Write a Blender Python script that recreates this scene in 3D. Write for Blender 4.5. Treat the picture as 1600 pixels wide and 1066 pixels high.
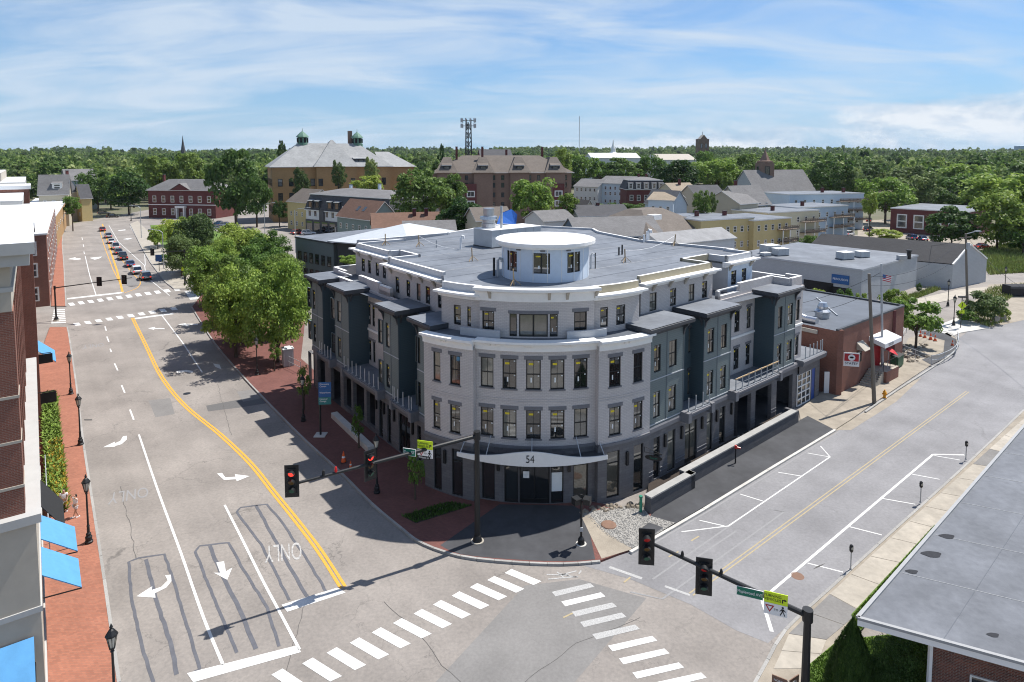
import bpy, bmesh, math, random
from mathutils import Vector, Matrix
import numpy as np
R = math.radians
sc = bpy.context.scene
for o in list(bpy.data.objects): bpy.data.objects.remove(o)
# ---------------------------------------------------------------- camera
FPX, PITCH, CAMZ = 1000.0, R(4.3), 25.0
CX, CY = 800.0, 245 + FPX*math.tan(PITCH)
cam_d = bpy.data.cameras.new('camera'); cam = bpy.data.objects.new('camera', cam_d); sc.collection.objects.link(cam)
cam.location = (0, 0, CAMZ); cam.rotation_euler = (R(90)-PITCH, 0, 0)
cam_d.sensor_width = 36; cam_d.lens = 36*FPX/1600; cam_d.shift_y = -(533-CY)/1600
cam_d.clip_start = 0.5; cam_d.clip_end = 30000
sc.camera = cam
# ---------------------------------------------------------------- sky and sun
SUN_AZ, SUN_EL = R(57), R(60)
world = bpy.data.worlds.new('World'); sc.world = world; world.use_nodes = True
nt = world.node_tree; nt.nodes.clear()
def N(t, typ, **kw):
    n = t.nodes.new(typ)
    for k, v in kw.items():
        if k.startswith('_'): setattr(n, k[1:], v)
        else: n.inputs[k.replace('__', ' ')].default_value = v
    return n
def L(t, a, ao, b, bi): t.links.new(a.outputs[ao], b.inputs[bi])
def M_(t, op, a, b=None, c=None, clamp=False):
    n = t.nodes.new('ShaderNodeMath'); n.operation = op; n.use_clamp = clamp
    for i, v in enumerate((a, b, c)):
        if v is None: continue
        if isinstance(v, (int, float)): n.inputs[i].default_value = v
        else: t.links.new(v, n.inputs[i])
    return n.outputs[0]
sky = N(nt, 'ShaderNodeTexSky', _sky_type='NISHITA', _sun_disc=False, _sun_elevation=SUN_EL, _sun_rotation=SUN_AZ, _altitude=20, _air_density=1.0, _dust_density=0.2, _ozone_density=1.5)
tc = N(nt, 'ShaderNodeTexCoord'); sep = N(nt, 'ShaderNodeSeparateXYZ'); L(nt, tc, 'Generated', sep, 0)
X, Y, Z = sep.outputs
zc = M_(nt, 'MAXIMUM', Z, 0.0)
den = M_(nt, 'ADD', zc, 0.20)
com = N(nt, 'ShaderNodeCombineXYZ')
nt.links.new(M_(nt, 'DIVIDE', X, den), com.inputs[0]); nt.links.new(M_(nt, 'DIVIDE', Y, den), com.inputs[1])
# high thin cirrus, streaked
mp = N(nt, 'ShaderNodeMapping', Rotation=(0, 0, R(-24)), Scale=(1.1, 2.3, 1), Location=(1.7, 0.65, 0)); L(nt, com, 0, mp, 0)
n1 = N(nt, 'ShaderNodeTexNoise', Scale=1.0, Detail=9.0, Roughness=0.56, Distortion=0.9); L(nt, mp, 0, n1, 'Vector')
mp2 = N(nt, 'ShaderNodeMapping', Rotation=(0, 0, R(14)), Scale=(0.5, 1.0, 1), Location=(4.3, 2.2, 0)); L(nt, com, 0, mp2, 0)
n2 = N(nt, 'ShaderNodeTexNoise', Scale=1.0, Detail=4.0, Roughness=0.5, Distortion=0.3); L(nt, mp2, 0, n2, 'Vector')
ci = M_(nt, 'MULTIPLY_ADD', n1.outputs[0], 0.62, M_(nt, 'MULTIPLY', n2.outputs[0], 0.5))
ci = M_(nt, 'MULTIPLY', M_(nt, 'SMOOTHSTEP' if False else 'POWER', M_(nt, 'MULTIPLY_ADD', ci, 4.4, -1.95, clamp=True), 1.3), 0.85)
# low cumulus bank near the horizon
az = M_(nt, 'ARCTAN2', X, Y)
com2 = N(nt, 'ShaderNodeCombineXYZ'); nt.links.new(az, com2.inputs[0]); nt.links.new(M_(nt, 'MULTIPLY', Z, 2.1), com2.inputs[1])
mp3 = N(nt, 'ShaderNodeMapping', Location=(0.4, 0.05, 0)); L(nt, com2, 0, mp3, 0)
n3 = N(nt, 'ShaderNodeTexNoise', Scale=9.0, Detail=9.0, Roughness=0.6, Distortion=0.2); L(nt, mp3, 0, n3, 'Vector')
mp4 = N(nt, 'ShaderNodeMapping', Location=(0.4, 0.02, 0)); L(nt, com2, 0, mp4, 0)
n3b = N(nt, 'ShaderNodeTexNoise', Scale=9.0, Detail=9.0, Roughness=0.6, Distortion=0.2); L(nt, mp4, 0, n3b, 'Vector')
top = M_(nt, 'MULTIPLY_ADD', M_(nt, 'SINE', M_(nt, 'MULTIPLY', az, 1.5)), 0.085, 0.028)          # how high the bank reaches
band = M_(nt, 'MULTIPLY_ADD', M_(nt, 'SUBTRACT', top, Z), 7.0, 0.0)
band = M_(nt, 'MINIMUM', band, 0.27)
cu = M_(nt, 'MULTIPLY_ADD', M_(nt, 'ADD', M_(nt, 'SUBTRACT', n3.outputs[0], 0.62), band), 4.5, 0.0, clamp=True)
shade = M_(nt, 'MULTIPLY_ADD', M_(nt, 'SUBTRACT', n3.outputs[0], n3b.outputs[0]), 4.5, 0.6, clamp=True)
ccol = N(nt, 'ShaderNodeMix', _data_type='RGBA'); nt.links.new(shade, ccol.inputs[0])
ccol.inputs[6].default_value = (4.2, 5.4, 7.0, 1); ccol.inputs[7].default_value = (8.0, 8.4, 8.9, 1)
hz = M_(nt, 'MULTIPLY', M_(nt, 'POWER', M_(nt, 'SUBTRACT', 1.0, zc), 6.0), 0.92)     # air whitens evenly towards the horizon
mixH = N(nt, 'ShaderNodeMix', _data_type='RGBA'); nt.links.new(hz, mixH.inputs[0]); mt = N(nt, 'ShaderNodeMix', _data_type='RGBA', _blend_type='MULTIPLY'); mt.inputs[0].default_value = 1; L(nt, sky, 0, mt, 6); mt.inputs[7].default_value = (0.66, 0.92, 1.20, 1); nt.links.new(mt.outputs[2], mixH.inputs[6]); mixH.inputs[7].default_value = (3.3, 5.1, 7.3, 1)
mixA = N(nt, 'ShaderNodeMix', _data_type='RGBA'); nt.links.new(ci, mixA.inputs[0]); nt.links.new(mixH.outputs[2], mixA.inputs[6]); mixA.inputs[7].default_value = (6.0, 7.0, 8.2, 1)
mixB = N(nt, 'ShaderNodeMix', _data_type='RGBA'); nt.links.new(M_(nt, 'MULTIPLY', cu, 0.85), mixB.inputs[0]); nt.links.new(mixA.outputs[2], mixB.inputs[6]); nt.links.new(ccol.outputs[2], mixB.inputs[7])
bg = N(nt, 'ShaderNodeBackground', Strength=0.08); nt.links.new(mixB.outputs[2], bg.inputs[0])
wo = N(nt, 'ShaderNodeOutputWorld'); L(nt, bg, 0, wo, 0)
sd = bpy.data.lights.new('sun', 'SUN'); sd.energy = 4.9; sd.angle = R(0.53); sd.color = (1.0, 0.955, 0.89)
so = bpy.data.objects.new('sun', sd); sc.collection.objects.link(so)
SUNV = Vector((math.sin(SUN_AZ)*math.cos(SUN_EL), math.cos(SUN_AZ)*math.cos(SUN_EL), math.sin(SUN_EL)))
so.rotation_euler = SUNV.to_track_quat('Z', 'Y').to_euler(); so.location = SUNV*200
vs = sc.view_settings; vs.view_transform = 'Standard'; vs.look = 'None'; vs.exposure = 0.45; vs.gamma = 1.0; vs.use_curve_mapping = False
sc.cycles.use_denoising = True; sc.cycles.filter_width = 1.1; sc.cycles.max_bounces = 6; sc.cycles.diffuse_bounces = 3; sc.cycles.glossy_bounces = 3; sc.cycles.transmission_bounces = 3; sc.cycles.volume_bounces = 0
sc.cycles.caustics_reflective = False; sc.cycles.caustics_refractive = False
# ---------------------------------------------------------------- measuring: where a sight line meets a height or a distance
_F = Vector((0, math.cos(PITCH), -math.sin(PITCH))); _U = Vector((0, math.sin(PITCH), math.cos(PITCH))); _R = Vector((1, 0, 0)); _C = Vector((0, 0, CAMZ))
def ray(x, y): return _F + _R*((x-CX)/FPX) + _U*((CY-y)/FPX)
def G(x, y, z=0.0):
    d = ray(x, y); t = (z-CAMZ)/d.z; return _C + d*t
def AT(x, y, Yd):
    d = ray(x, y); return _C + d*(Yd/d.y)
# ---------------------------------------------------------------- materials
MATS = {}
def mat(name, col, rough=0.8, var=0.12, scale=3.0, bump=0.0, bscale=None, metal=0.0, spec=0.4, col2=None, big=None, island=0.0, obj=0.0, stretch=None):
    """plain surface: colour varied by two noises, optional bump"""
    if name in MATS: return MATS[name]
    m = bpy.data.materials.new(name); m.use_nodes = True; t = m.node_tree; b = t.nodes['Principled BSDF']
    b.inputs['Roughness'].default_value = rough; b.inputs['Metallic'].default_value = metal; b.inputs['Specular IOR Level'].default_value = spec
    c = (*col, 1); c2 = (*(col2 if col2 else [v*(1-2*var) for v in col]), 1)
    tcn = N(t, 'ShaderNodeTexCoord'); vec = tcn.outputs['Object']
    if stretch:
        mm = N(t, 'ShaderNodeMapping', Scale=stretch); t.links.new(vec, mm.inputs[0]); vec = mm.outputs[0]
    n = N(t, 'ShaderNodeTexNoise', Scale=scale, Detail=6.0, Roughness=0.65); t.links.new(vec, n.inputs['Vector'])
    r = N(t, 'ShaderNodeMapRange', **{'From__Min': 0.3, 'From__Max': 0.7}); L(t, n, 0, r, 0)
    mx = N(t, 'ShaderNodeMix', _data_type='RGBA'); L(t, r, 0, mx, 0); mx.inputs[6].default_value = c; mx.inputs[7].default_value = c2
    out = mx.outputs[2]
    def hsv(out, fac_socket, amt):
        h = N(t, 'ShaderNodeHueSaturation'); t.links.new(out, h.inputs['Color'])
        t.links.new(M_(t, 'MULTIPLY_ADD', fac_socket, 2*amt, 1-amt), h.inputs['Value'])
        return h.outputs[0]
    if big:
        n5 = N(t, 'ShaderNodeTexNoise', Scale=big[0], Detail=4.0, Roughness=0.6); t.links.new(tcn.outputs['Object'], n5.inputs['Vector'])
        r5 = N(t, 'ShaderNodeMapRange', **{'From__Min': 0.32, 'From__Max': 0.68}); L(t, n5, 0, r5, 0)
        out = hsv(out, r5.outputs[0], big[1])
    if island:
        ge = N(t, 'ShaderNodeNewGeometry'); out = hsv(out, ge.outputs['Random Per Island'], island)
    if obj:
        oi = N(t, 'ShaderNodeObjectInfo'); out = hsv(out, oi.outputs['Random'], obj)
    t.links.new(out, b.inputs['Base Color'])
    if bump:
        nb = N(t, 'ShaderNodeTexNoise', Scale=bscale or scale*4, Detail=5.0); t.links.new(vec, nb.inputs['Vector'])
        bp = N(t, 'ShaderNodeBump', Strength=bump, Distance=0.03); L(t, nb, 0, bp, 'Height'); L(t, bp, 0, b, 'Normal')
    MATS[name] = m; return m
def tile(name, c1, c2, mortar, bw, rh, ms=0.008, rough=0.85, bump=0.4, off=0.5, big=(0.5, 0.12), bias=0.0, rotz=0):
    """brick, block, shingle or siding courses laid in metres on the surface's own UV"""
    if name in MATS: return MATS[name]
    m = bpy.data.materials.new(name); m.use_nodes = True; t = m.node_tree; b = t.nodes['Principled BSDF']; b.inputs['Roughness'].default_value = rough; b.inputs['Specular IOR Level'].default_value = 0.3
    uv = N(t, 'ShaderNodeUVMap'); vec = uv.outputs[0]
    if rotz:
        mm = N(t, 'ShaderNodeMapping', Rotation=(0, 0, rotz)); t.links.new(vec, mm.inputs[0]); vec = mm.outputs[0]
    br = N(t, 'ShaderNodeTexBrick', _offset=off, Scale=1.0, **{'Mortar__Size': ms, 'Mortar__Smooth': 0.1, 'Brick__Width': bw, 'Row__Height': rh, 'Bias': bias}); t.links.new(vec, br.inputs['Vector'])
    br.inputs['Color1'].default_value = (*c1, 1); br.inputs['Color2'].default_value = (*c2, 1); br.inputs['Mortar'].default_value = (*mortar, 1)
    tcn = N(t, 'ShaderNodeTexCoord'); n5 = N(t, 'ShaderNodeTexNoise', Scale=big[0], Detail=6.0, Roughness=0.65); t.links.new(tcn.outputs['Object'], n5.inputs['Vector'])
    h = N(t, 'ShaderNodeHueSaturation'); L(t, br, 0, h, 'Color'); t.links.new(M_(t, 'MULTIPLY_ADD', n5.outputs[0], 4*big[1], 1-2*big[1]), h.inputs['Value'])
    L(t, h, 0, b, 'Base Color')
    if bump:
        bp = N(t, 'ShaderNodeBump', Strength=bump, Distance=0.012, _invert=True); L(t, br, 1, bp, 'Height'); L(t, bp, 0, b, 'Normal')
    MATS[name] = m; return m
def leafmat(name, c1, c2, island=0.45):
    m = bpy.data.materials.new(name); m.use_nodes = True; t = m.node_tree; b = t.nodes['Principled BSDF']; b.inputs['Roughness'].default_value = 0.55; b.inputs['Specular IOR Level'].default_value = 0.25
    ge = N(t, 'ShaderNodeNewGeometry'); mx = N(t, 'ShaderNodeMix', _data_type='RGBA'); L(t, ge, 'Random Per Island', mx, 0); mx.inputs[6].default_value = (*c1, 1); mx.inputs[7].default_value = (*c2, 1)
    oi = N(t, 'ShaderNodeObjectInfo'); h = N(t, 'ShaderNodeHueSaturation', Saturation=0.95); t.links.new(mx.outputs[2], h.inputs['Color'])
    t.links.new(M_(t, 'MULTIPLY_ADD', oi.outputs['Random'], 0.9, 0.55), h.inputs['Value'])
    t.links.new(M_(t, 'MULTIPLY_ADD', oi.outputs['Random'], -0.045, 0.52), h.inputs['Hue'])
    L(t, h, 0, b, 'Base Color')
    tr = N(t, 'ShaderNodeBsdfTranslucent'); L(t, h, 0, tr, 0); ms = N(t, 'ShaderNodeMixShader', Fac=0.4)
    L(t, b, 0, ms, 1); L(t, tr, 0, ms, 2); L(t, ms, 0, t.nodes['Material Output'], 0)
    MATS[name] = m; return m
def glass(name, col, rough=0.04, spec=0.6, obj=0.5):
    m = mat(name, col, rough=rough, var=0.3, scale=0.6, spec=spec, obj=obj); m.node_tree.nodes['Principled BSDF'].inputs['IOR'].default_value = 2.0; return m
# ground surfaces
mat('asphalt', (0.285, 0.257, 0.232), 0.9, 0.10, 5.0, 0.25, 60, col2=(0.21, 0.192, 0.177), big=(0.16, 0.17))
mat('asphalt_new', (0.25, 0.246, 0.252), 0.88, 0.08, 5.0, 0.2, 60, col2=(0.195, 0.192, 0.198), big=(0.2, 0.15))
def wear(name, ang, amt, cracks=0.35, cscale=0.3):
    """traffic polish along the street and fine map cracking"""
    t = MATS[name].node_tree; b = t.nodes['Principled BSDF']; src = b.inputs['Base Color'].links[0].from_socket; tcn = N(t, 'ShaderNodeTexCoord')
    mp_ = N(t, 'ShaderNodeMapping', Rotation=(0, 0, ang)); L(t, tcn, 'Object', mp_, 0); ms_ = N(t, 'ShaderNodeMapping', Scale=(0.75, 0.045, 1)); L(t, mp_, 0, ms_, 0)
    n = N(t, 'ShaderNodeTexNoise', Scale=1.0, Detail=4.0, Roughness=0.6); L(t, ms_, 0, n, 'Vector')
    h = N(t, 'ShaderNodeHueSaturation'); t.links.new(src, h.inputs['Color']); t.links.new(M_(t, 'MULTIPLY_ADD', n.outputs[0], 2*amt, 1-amt), h.inputs['Value']); out = h.outputs[0]
    nd = N(t, 'ShaderNodeTexNoise', Scale=0.6, Detail=5.0, Roughness=0.7); L(t, tcn, 'Object', nd, 'Vector'); va = N(t, 'ShaderNodeVectorMath', _operation='MULTIPLY_ADD'); t.links.new(nd.outputs['Color'], va.inputs[0]); va.inputs[1].default_value = (2.6, 2.6, 0); L(t, tcn, 'Object', va, 2)
    vo = N(t, 'ShaderNodeTexVoronoi', Scale=cscale, _feature='DISTANCE_TO_EDGE'); L(t, va, 0, vo, 'Vector')
    cr = M_(t, 'SUBTRACT', 1.0, M_(t, 'MULTIPLY', vo.outputs['Distance'], 75.0, clamp=True)); nm = N(t, 'ShaderNodeTexNoise', Scale=0.17, Detail=3.0); L(t, tcn, 'Object', nm, 'Vector')
    cr = M_(t, 'MULTIPLY', cr, M_(t, 'MULTIPLY_ADD', nm.outputs[0], 4.0, -1.75, clamp=True)); cr = M_(t, 'MULTIPLY', cr, cracks)
    mx = N(t, 'ShaderNodeMix', _data_type='RGBA'); t.links.new(cr, mx.inputs[0]); t.links.new(out, mx.inputs[6]); mx.inputs[7].default_value = (0.06, 0.058, 0.055, 1); t.links.new(mx.outputs[2], b.inputs['Base Color'])
wear('asphalt', R(-37.6), 0.16, 0.7); wear('asphalt_new', R(49.4), 0.13, 0.25, 0.2)
mat('asphalt_patch', (0.222, 0.214, 0.206), 0.9, 0.1, 6.0, 0.2, 60, big=(0.3, 0.12))
mat('asphalt_darker', (0.135, 0.132, 0.13), 0.9, 0.1, 5.0, 0.2, 60)  # one small road sheet, darker than the others
mat('asphalt_dark', (0.058, 0.06, 0.066), 0.8, 0.12, 1.3, 0.2, 50, col2=(0.042, 0.043, 0.048), big=(0.25, 0.25))
mat('sealant', (0.125, 0.128, 0.145), 0.6, 0.2, 1.5, col2=(0.09, 0.092, 0.105))
mat('crack', (0.105, 0.10, 0.095), 0.9)
mat('paint_white', (0.72, 0.72, 0.70), 0.7, 0.1, 14, col2=(0.55, 0.545, 0.53), big=(0.7, 0.1))
mat('paint_worn', (0.50, 0.50, 0.49), 0.8, 0.1, 14, col2=(0.27, 0.265, 0.26))
mat('paint_faded', (0.52, 0.515, 0.50), 0.8, 0.1, 5, col2=(0.25, 0.24, 0.23))
mat('paint_ghost', (0.285, 0.283, 0.285), 0.9, 0.1, 9)
mat('paint_yellow', (0.70, 0.36, 0.045), 0.7, 0.1, 12, col2=(0.60, 0.31, 0.05))
mat('paint_yellow_pale', (0.44, 0.35, 0.19), 0.8, 0.1, 6, col2=(0.32, 0.27, 0.18))
mat('concrete', (0.42, 0.38, 0.32), 0.9, 0.1, 2.5, 0.2, 40, col2=(0.33, 0.30, 0.255), big=(0.5, 0.12), obj=0.07)
mat('concrete_grey', (0.36, 0.355, 0.34), 0.9, 0.08, 2.5, 0.15, 40, big=(0.5, 0.1))
mat('concrete_pale', (0.56, 0.54, 0.50), 0.9, 0.08, 2.5, 0.15, 40, big=(0.5, 0.1))
mat('granite', (0.40, 0.39, 0.37), 0.85, 0.2, 25, 0.2, 60, obj=0.12)
mat('dirt', (0.36, 0.315, 0.255), 0.95, 0.15, 2.0, 0.6, 14, col2=(0.24, 0.21, 0.17), big=(0.5, 0.15))
mat('gravel', (0.40, 0.385, 0.355), 0.95, 0.2, 22, 0.9, 26, col2=(0.25, 0.24, 0.225))
mat('rubble', (0.27, 0.23, 0.18), 0.95, 0.2, 2.0, 0.4, 9, obj=0.3, island=0.3)
mat('ground', (0.10, 0.115, 0.06), 0.95, 0.2, 0.05, 0.0, col2=(0.16, 0.14, 0.10))
mat('lawn', (0.13, 0.21, 0.035), 0.95, 0.15, 1.2, 0.6, 40, col2=(0.085, 0.15, 0.028), big=(0.4, 0.2))
mat('grass_blades', (0.19, 0.29, 0.045), 0.8, 0.2, 2, island=0.45)
mat('wild_grass', (0.22, 0.30, 0.06), 0.85, 0.2, 0.4, island=0.4, col2=(0.30, 0.31, 0.10))
mat('mulch', (0.055, 0.042, 0.034), 0.95, 0.2, 4, 0.7, 20)
tile('brick_paving', (0.37, 0.15, 0.095), (0.29, 0.115, 0.075), (0.20, 0.13, 0.10), 0.2, 0.1, 0.006, 0.9, 0.2, big=(0.6, 0.16))
tile('brick_paving_shaded', (0.185, 0.075, 0.062), (0.145, 0.06, 0.052), (0.10, 0.07, 0.06), 0.2, 0.1, 0.006, 0.9, 0.2, big=(0.6, 0.16))  # darker, purpler copy of the paving; building shade put into its colour
# the corner building
tile('white_brick', (0.56, 0.525, 0.505), (0.51, 0.475, 0.46), (0.42, 0.39, 0.38), 0.3, 0.115, 0.012, 0.8, 0.4, big=(0.4, 0.05))
tile('grey_block', (0.165, 0.16, 0.165), (0.135, 0.132, 0.138), (0.105, 0.102, 0.105), 0.6, 0.2, 0.008, 0.8, 0.35, big=(0.8, 0.1))
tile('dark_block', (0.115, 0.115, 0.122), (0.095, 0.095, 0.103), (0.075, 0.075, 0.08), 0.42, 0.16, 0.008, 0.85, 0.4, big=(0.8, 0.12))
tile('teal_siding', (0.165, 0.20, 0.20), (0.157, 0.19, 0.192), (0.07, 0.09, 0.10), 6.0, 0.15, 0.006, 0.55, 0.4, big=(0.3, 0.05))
tile('teal_siding_shaded', (0.06, 0.09, 0.105), (0.056, 0.085, 0.10), (0.03, 0.045, 0.056), 6.0, 0.15, 0.006, 0.5, 0.4, big=(0.3, 0.06))  # darker copy of the teal siding, shade of bay sides and recesses painted in
mat('teal_panel', (0.105, 0.135, 0.15), 0.5, 0.06, 1.0)
mat('trim_white', (0.85, 0.845, 0.83), 0.55, 0.04, 2.0)
mat('trim_dark', (0.055, 0.06, 0.07), 0.5, 0.06, 2.0)
mat('lintel_grey', (0.18, 0.18, 0.195), 0.75, 0.08, 4)
mat('roof_membrane', (0.175, 0.19, 0.215), 0.6, 0.1, 1.2, col2=(0.125, 0.137, 0.158), big=(0.22, 0.2))
mat('edge_grey', (0.33, 0.335, 0.34), 0.6, 0.06, 2.0); mat('roof_pale', (0.27, 0.27, 0.275), 0.8, 0.1, 1.0, big=(0.4, 0.12)); mat('roof_stain', (0.05, 0.052, 0.058), 0.95, 0.1, 3, spec=0.1)
mat('roof_weathered', (0.165, 0.175, 0.195), 0.85, 0.1, 2.2, 0.15, 6, col2=(0.125, 0.133, 0.15), big=(0.3, 0.17))
mat('roof_dark', (0.10, 0.115, 0.14), 0.6, 0.1, 0.9, big=(0.3, 0.12))
mat('parapet_grey', (0.46, 0.48, 0.51), 0.6, 0.06, 1.5)
mat('sheathing', (0.42, 0.37, 0.26), 0.8, 0.08, 2.0)
mat('plywood', (0.50, 0.36, 0.21), 0.85, 0.15, 3.0, stretch=(1, 12, 1), obj=0.2)
mat('housewrap', (0.62, 0.70, 0.80), 0.6, 0.05, 1.5)
mat('black_metal', (0.014, 0.015, 0.017), 0.45, 0.1, 3, spec=0.4)
mat('steel', (0.55, 0.57, 0.60), 0.35, 0.08, 3, metal=0.9)
mat('galvanised', (0.48, 0.50, 0.52), 0.5, 0.12, 3, metal=0.3)
mat('unit_grey', (0.50, 0.52, 0.53), 0.5, 0.08, 1.0)
mat('window_frame_black', (0.012, 0.013, 0.014), 0.4)
mat('window_frame_white', (0.78, 0.77, 0.74), 0.5)
glass('glass_dark', (0.022, 0.026, 0.028)); glass('glass_pale', (0.19, 0.185, 0.155), 0.06); glass('glass_far', (0.05, 0.06, 0.07), 0.08, 0.5)
mat('sticker_yellow', (0.80, 0.62, 0.03), 0.5, 0.05); mat('sticker_white', (0.82, 0.85, 0.84), 0.5, 0.03)
mat('blue_door', (0.03, 0.09, 0.36), 0.4)
# other buildings
tile('red_brick', (0.235, 0.088, 0.062), (0.18, 0.068, 0.05), (0.25, 0.185, 0.15), 0.21, 0.075, 0.008, 0.85, 0.4, big=(0.5, 0.12))
tile('maroon_brick', (0.14, 0.038, 0.037), (0.115, 0.032, 0.031), (0.13, 0.08, 0.075), 0.25, 0.1, 0.008, 0.85, 0.3, big=(0.3, 0.12))
tile('tan_brick', (0.40, 0.25, 0.12), (0.35, 0.215, 0.10), (0.34, 0.22, 0.12), 0.4, 0.15, 0.01, 0.85, 0.2, big=(0.2, 0.12))
tile('brown_brick', (0.235, 0.155, 0.12), (0.20, 0.13, 0.10), (0.20, 0.15, 0.12), 0.4, 0.15, 0.01, 0.85, 0.2, big=(0.2, 0.1))
tile('mixed_brick', (0.20, 0.068, 0.045), (0.085, 0.035, 0.03), (0.22, 0.18, 0.15), 0.215, 0.07, 0.009, 0.85, 0.5, big=(1.0, 0.2))
mat('stone_beige', (0.44, 0.40, 0.34), 0.8, 0.06, 1.0)
mat('cornice_grey', (0.46, 0.455, 0.44), 0.7, 0.05, 1.0)
mat('roof_white', (0.74, 0.75, 0.76), 0.6, 0.06, 0.7, big=(0.3, 0.06))
mat('awning_blue', (0.095, 0.30, 0.56), 0.8, 0.07, 0.9, 0.3, 3, big=(1.2, 0.06)); mat('awning_black', (0.02, 0.021, 0.023), 0.8)
for nm, c in (('clap_white', (0.68, 0.68, 0.66)), ('clap_yellow', (0.56, 0.45, 0.22)), ('clap_blue', (0.40, 0.50, 0.60)), ('clap_paleblue', (0.55, 0.64, 0.72)), ('clap_grey', (0.40, 0.43, 0.44)), ('clap_cream', (0.58, 0.54, 0.40)), ('clap_green', (0.22, 0.27, 0.25)), ('clap_tan', (0.47, 0.42, 0.32)), ('clap_slate', (0.26, 0.31, 0.36)), ('clap_navy', (0.09, 0.14, 0.20))):
    tile(nm, c, [v*0.97 for v in c], [v*0.7 for v in c], 8.0, 0.16, 0.012, 0.7, 0.35, big=(0.3, 0.05))
for nm, c in (('shingle_grey', (0.19, 0.185, 0.185)), ('shingle_dark', (0.085, 0.085, 0.092)), ('shingle_black', (0.05, 0.05, 0.054)), ('shingle_brown', (0.20, 0.115, 0.082)), ('shingle_taupe', (0.165, 0.14, 0.12)), ('slate', (0.34, 0.345, 0.345)), ('shingle_tan', (0.33, 0.27, 0.20))):
    tile(nm, c, [v*0.82 for v in c], [v*0.6 for v in c], 0.6, 0.28, 0.02, 0.85, 0.3, big=(0.25, 0.16))
mat('metal_roof', (0.52, 0.55, 0.57), 0.45, 0.06, 1.0); mat('copper_green', (0.13, 0.25, 0.19), 0.7, 0.15, 2); mat('block_grey', (0.42, 0.43, 0.44), 0.8, 0.06, 0.8)
tile('painted_block', (0.44, 0.455, 0.475), (0.42, 0.435, 0.455), (0.33, 0.34, 0.36), 0.5, 0.25, 0.012, 0.8, 0.3, big=(0.25, 0.08))
mat('sign_blue', (0.012, 0.10, 0.30), 0.4, 0.04); mat('sign_green', (0.0, 0.16, 0.10), 0.4, 0.04); mat('sign_lime', (0.62, 0.80, 0.02), 0.4, 0.03); mat('sign_white', (0.80, 0.80, 0.80), 0.4, 0.03); mat('ink', (0.01, 0.01, 0.012), 0.6); mat('sign_red', (0.45, 0.02, 0.03), 0.4); mat('sign_teal', (0.02, 0.20, 0.21), 0.4)
mat('canopy_white', (0.80, 0.79, 0.76), 0.5, 0.03); mat('cone_orange', (0.80, 0.13, 0.03), 0.6); mat('hydrant', (0.75, 0.34, 0.02), 0.5); mat('bin_green', (0.02, 0.10, 0.05), 0.5); mat('pipe_green', (0.03, 0.26, 0.16), 0.5); mat('rust', (0.22, 0.13, 0.09), 0.8); mat('porch_wood', (0.20, 0.155, 0.12), 0.85, 0.15, 3.0); mat('tarp_blue', (0.03, 0.14, 0.50), 0.5); mat('flag_red', (0.55, 0.03, 0.05), 0.7); mat('umbrella_red', (0.55, 0.02, 0.03), 0.7)
mat('wood_pole', (0.22, 0.19, 0.155), 0.9, 0.15, 3, stretch=(6, 6, 0.4)); mat('bark', (0.10, 0.075, 0.055), 0.95, 0.2, 4, 0.6, 20)
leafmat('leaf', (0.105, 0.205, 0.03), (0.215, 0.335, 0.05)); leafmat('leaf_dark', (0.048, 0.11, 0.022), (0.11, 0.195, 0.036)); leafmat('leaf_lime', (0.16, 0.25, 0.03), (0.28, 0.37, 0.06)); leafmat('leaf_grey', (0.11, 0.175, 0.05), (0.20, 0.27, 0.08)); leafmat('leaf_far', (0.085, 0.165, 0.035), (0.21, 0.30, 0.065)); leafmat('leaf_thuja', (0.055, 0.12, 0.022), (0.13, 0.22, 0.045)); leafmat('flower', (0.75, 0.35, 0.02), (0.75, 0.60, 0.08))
mat('lens_red', (0.6, 0.02, 0.02), 0.3); mat('lens_amber', (0.15, 0.08, 0.02), 0.3); mat('lens_green', (0.02, 0.10, 0.06), 0.3); mat('lamp_glass', (0.62, 0.60, 0.52), 0.15)
def emis(name, col, s):
    m = bpy.data.materials.new(name); m.use_nodes = True; b = m.node_tree.nodes['Principled BSDF']; b.inputs['Base Color'].default_value = (*[c*.6 for c in col], 1); b.inputs['Emission Color'].default_value = (*col, 1); b.inputs['Emission Strength'].default_value = s; MATS[name] = m
emis('lens_red_lit', (1.0, 0.06, 0.04), 0.9); emis('lens_green_lit', (0.1, 0.8, 0.55), 0.9); emis('tail_lit', (1.0, 0.05, 0.03), 0.7)
mat('skin', (0.50, 0.30, 0.21), 0.6); mat('cloth_white', (0.78, 0.78, 0.80), 0.9); mat('hair_dark', (0.02, 0.014, 0.01), 0.6); mat('cloth_dark', (0.03, 0.03, 0.035), 0.9)
mat('tyre', (0.012, 0.012, 0.012), 0.8); mat('rim', (0.5, 0.5, 0.52), 0.3, metal=0.8); glass('car_glass', (0.015, 0.018, 0.02), 0.03, 0.6)
for nm, c in (('white', (0.75, 0.75, 0.75)), ('silver', (0.42, 0.43, 0.44)), ('black', (0.015, 0.015, 0.017)), ('blue', (0.02, 0.05, 0.16)), ('red', (0.22, 0.02, 0.02)), ('grey', (0.10, 0.105, 0.11)), ('lightblue', (0.12, 0.30, 0.55))):
    mm = mat('car_'+nm, c, 0.25, 0.03, 1, spec=0.6)
    mm.node_tree.nodes['Principled BSDF'].inputs['Coat Weight'].default_value = 0.6
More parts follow.
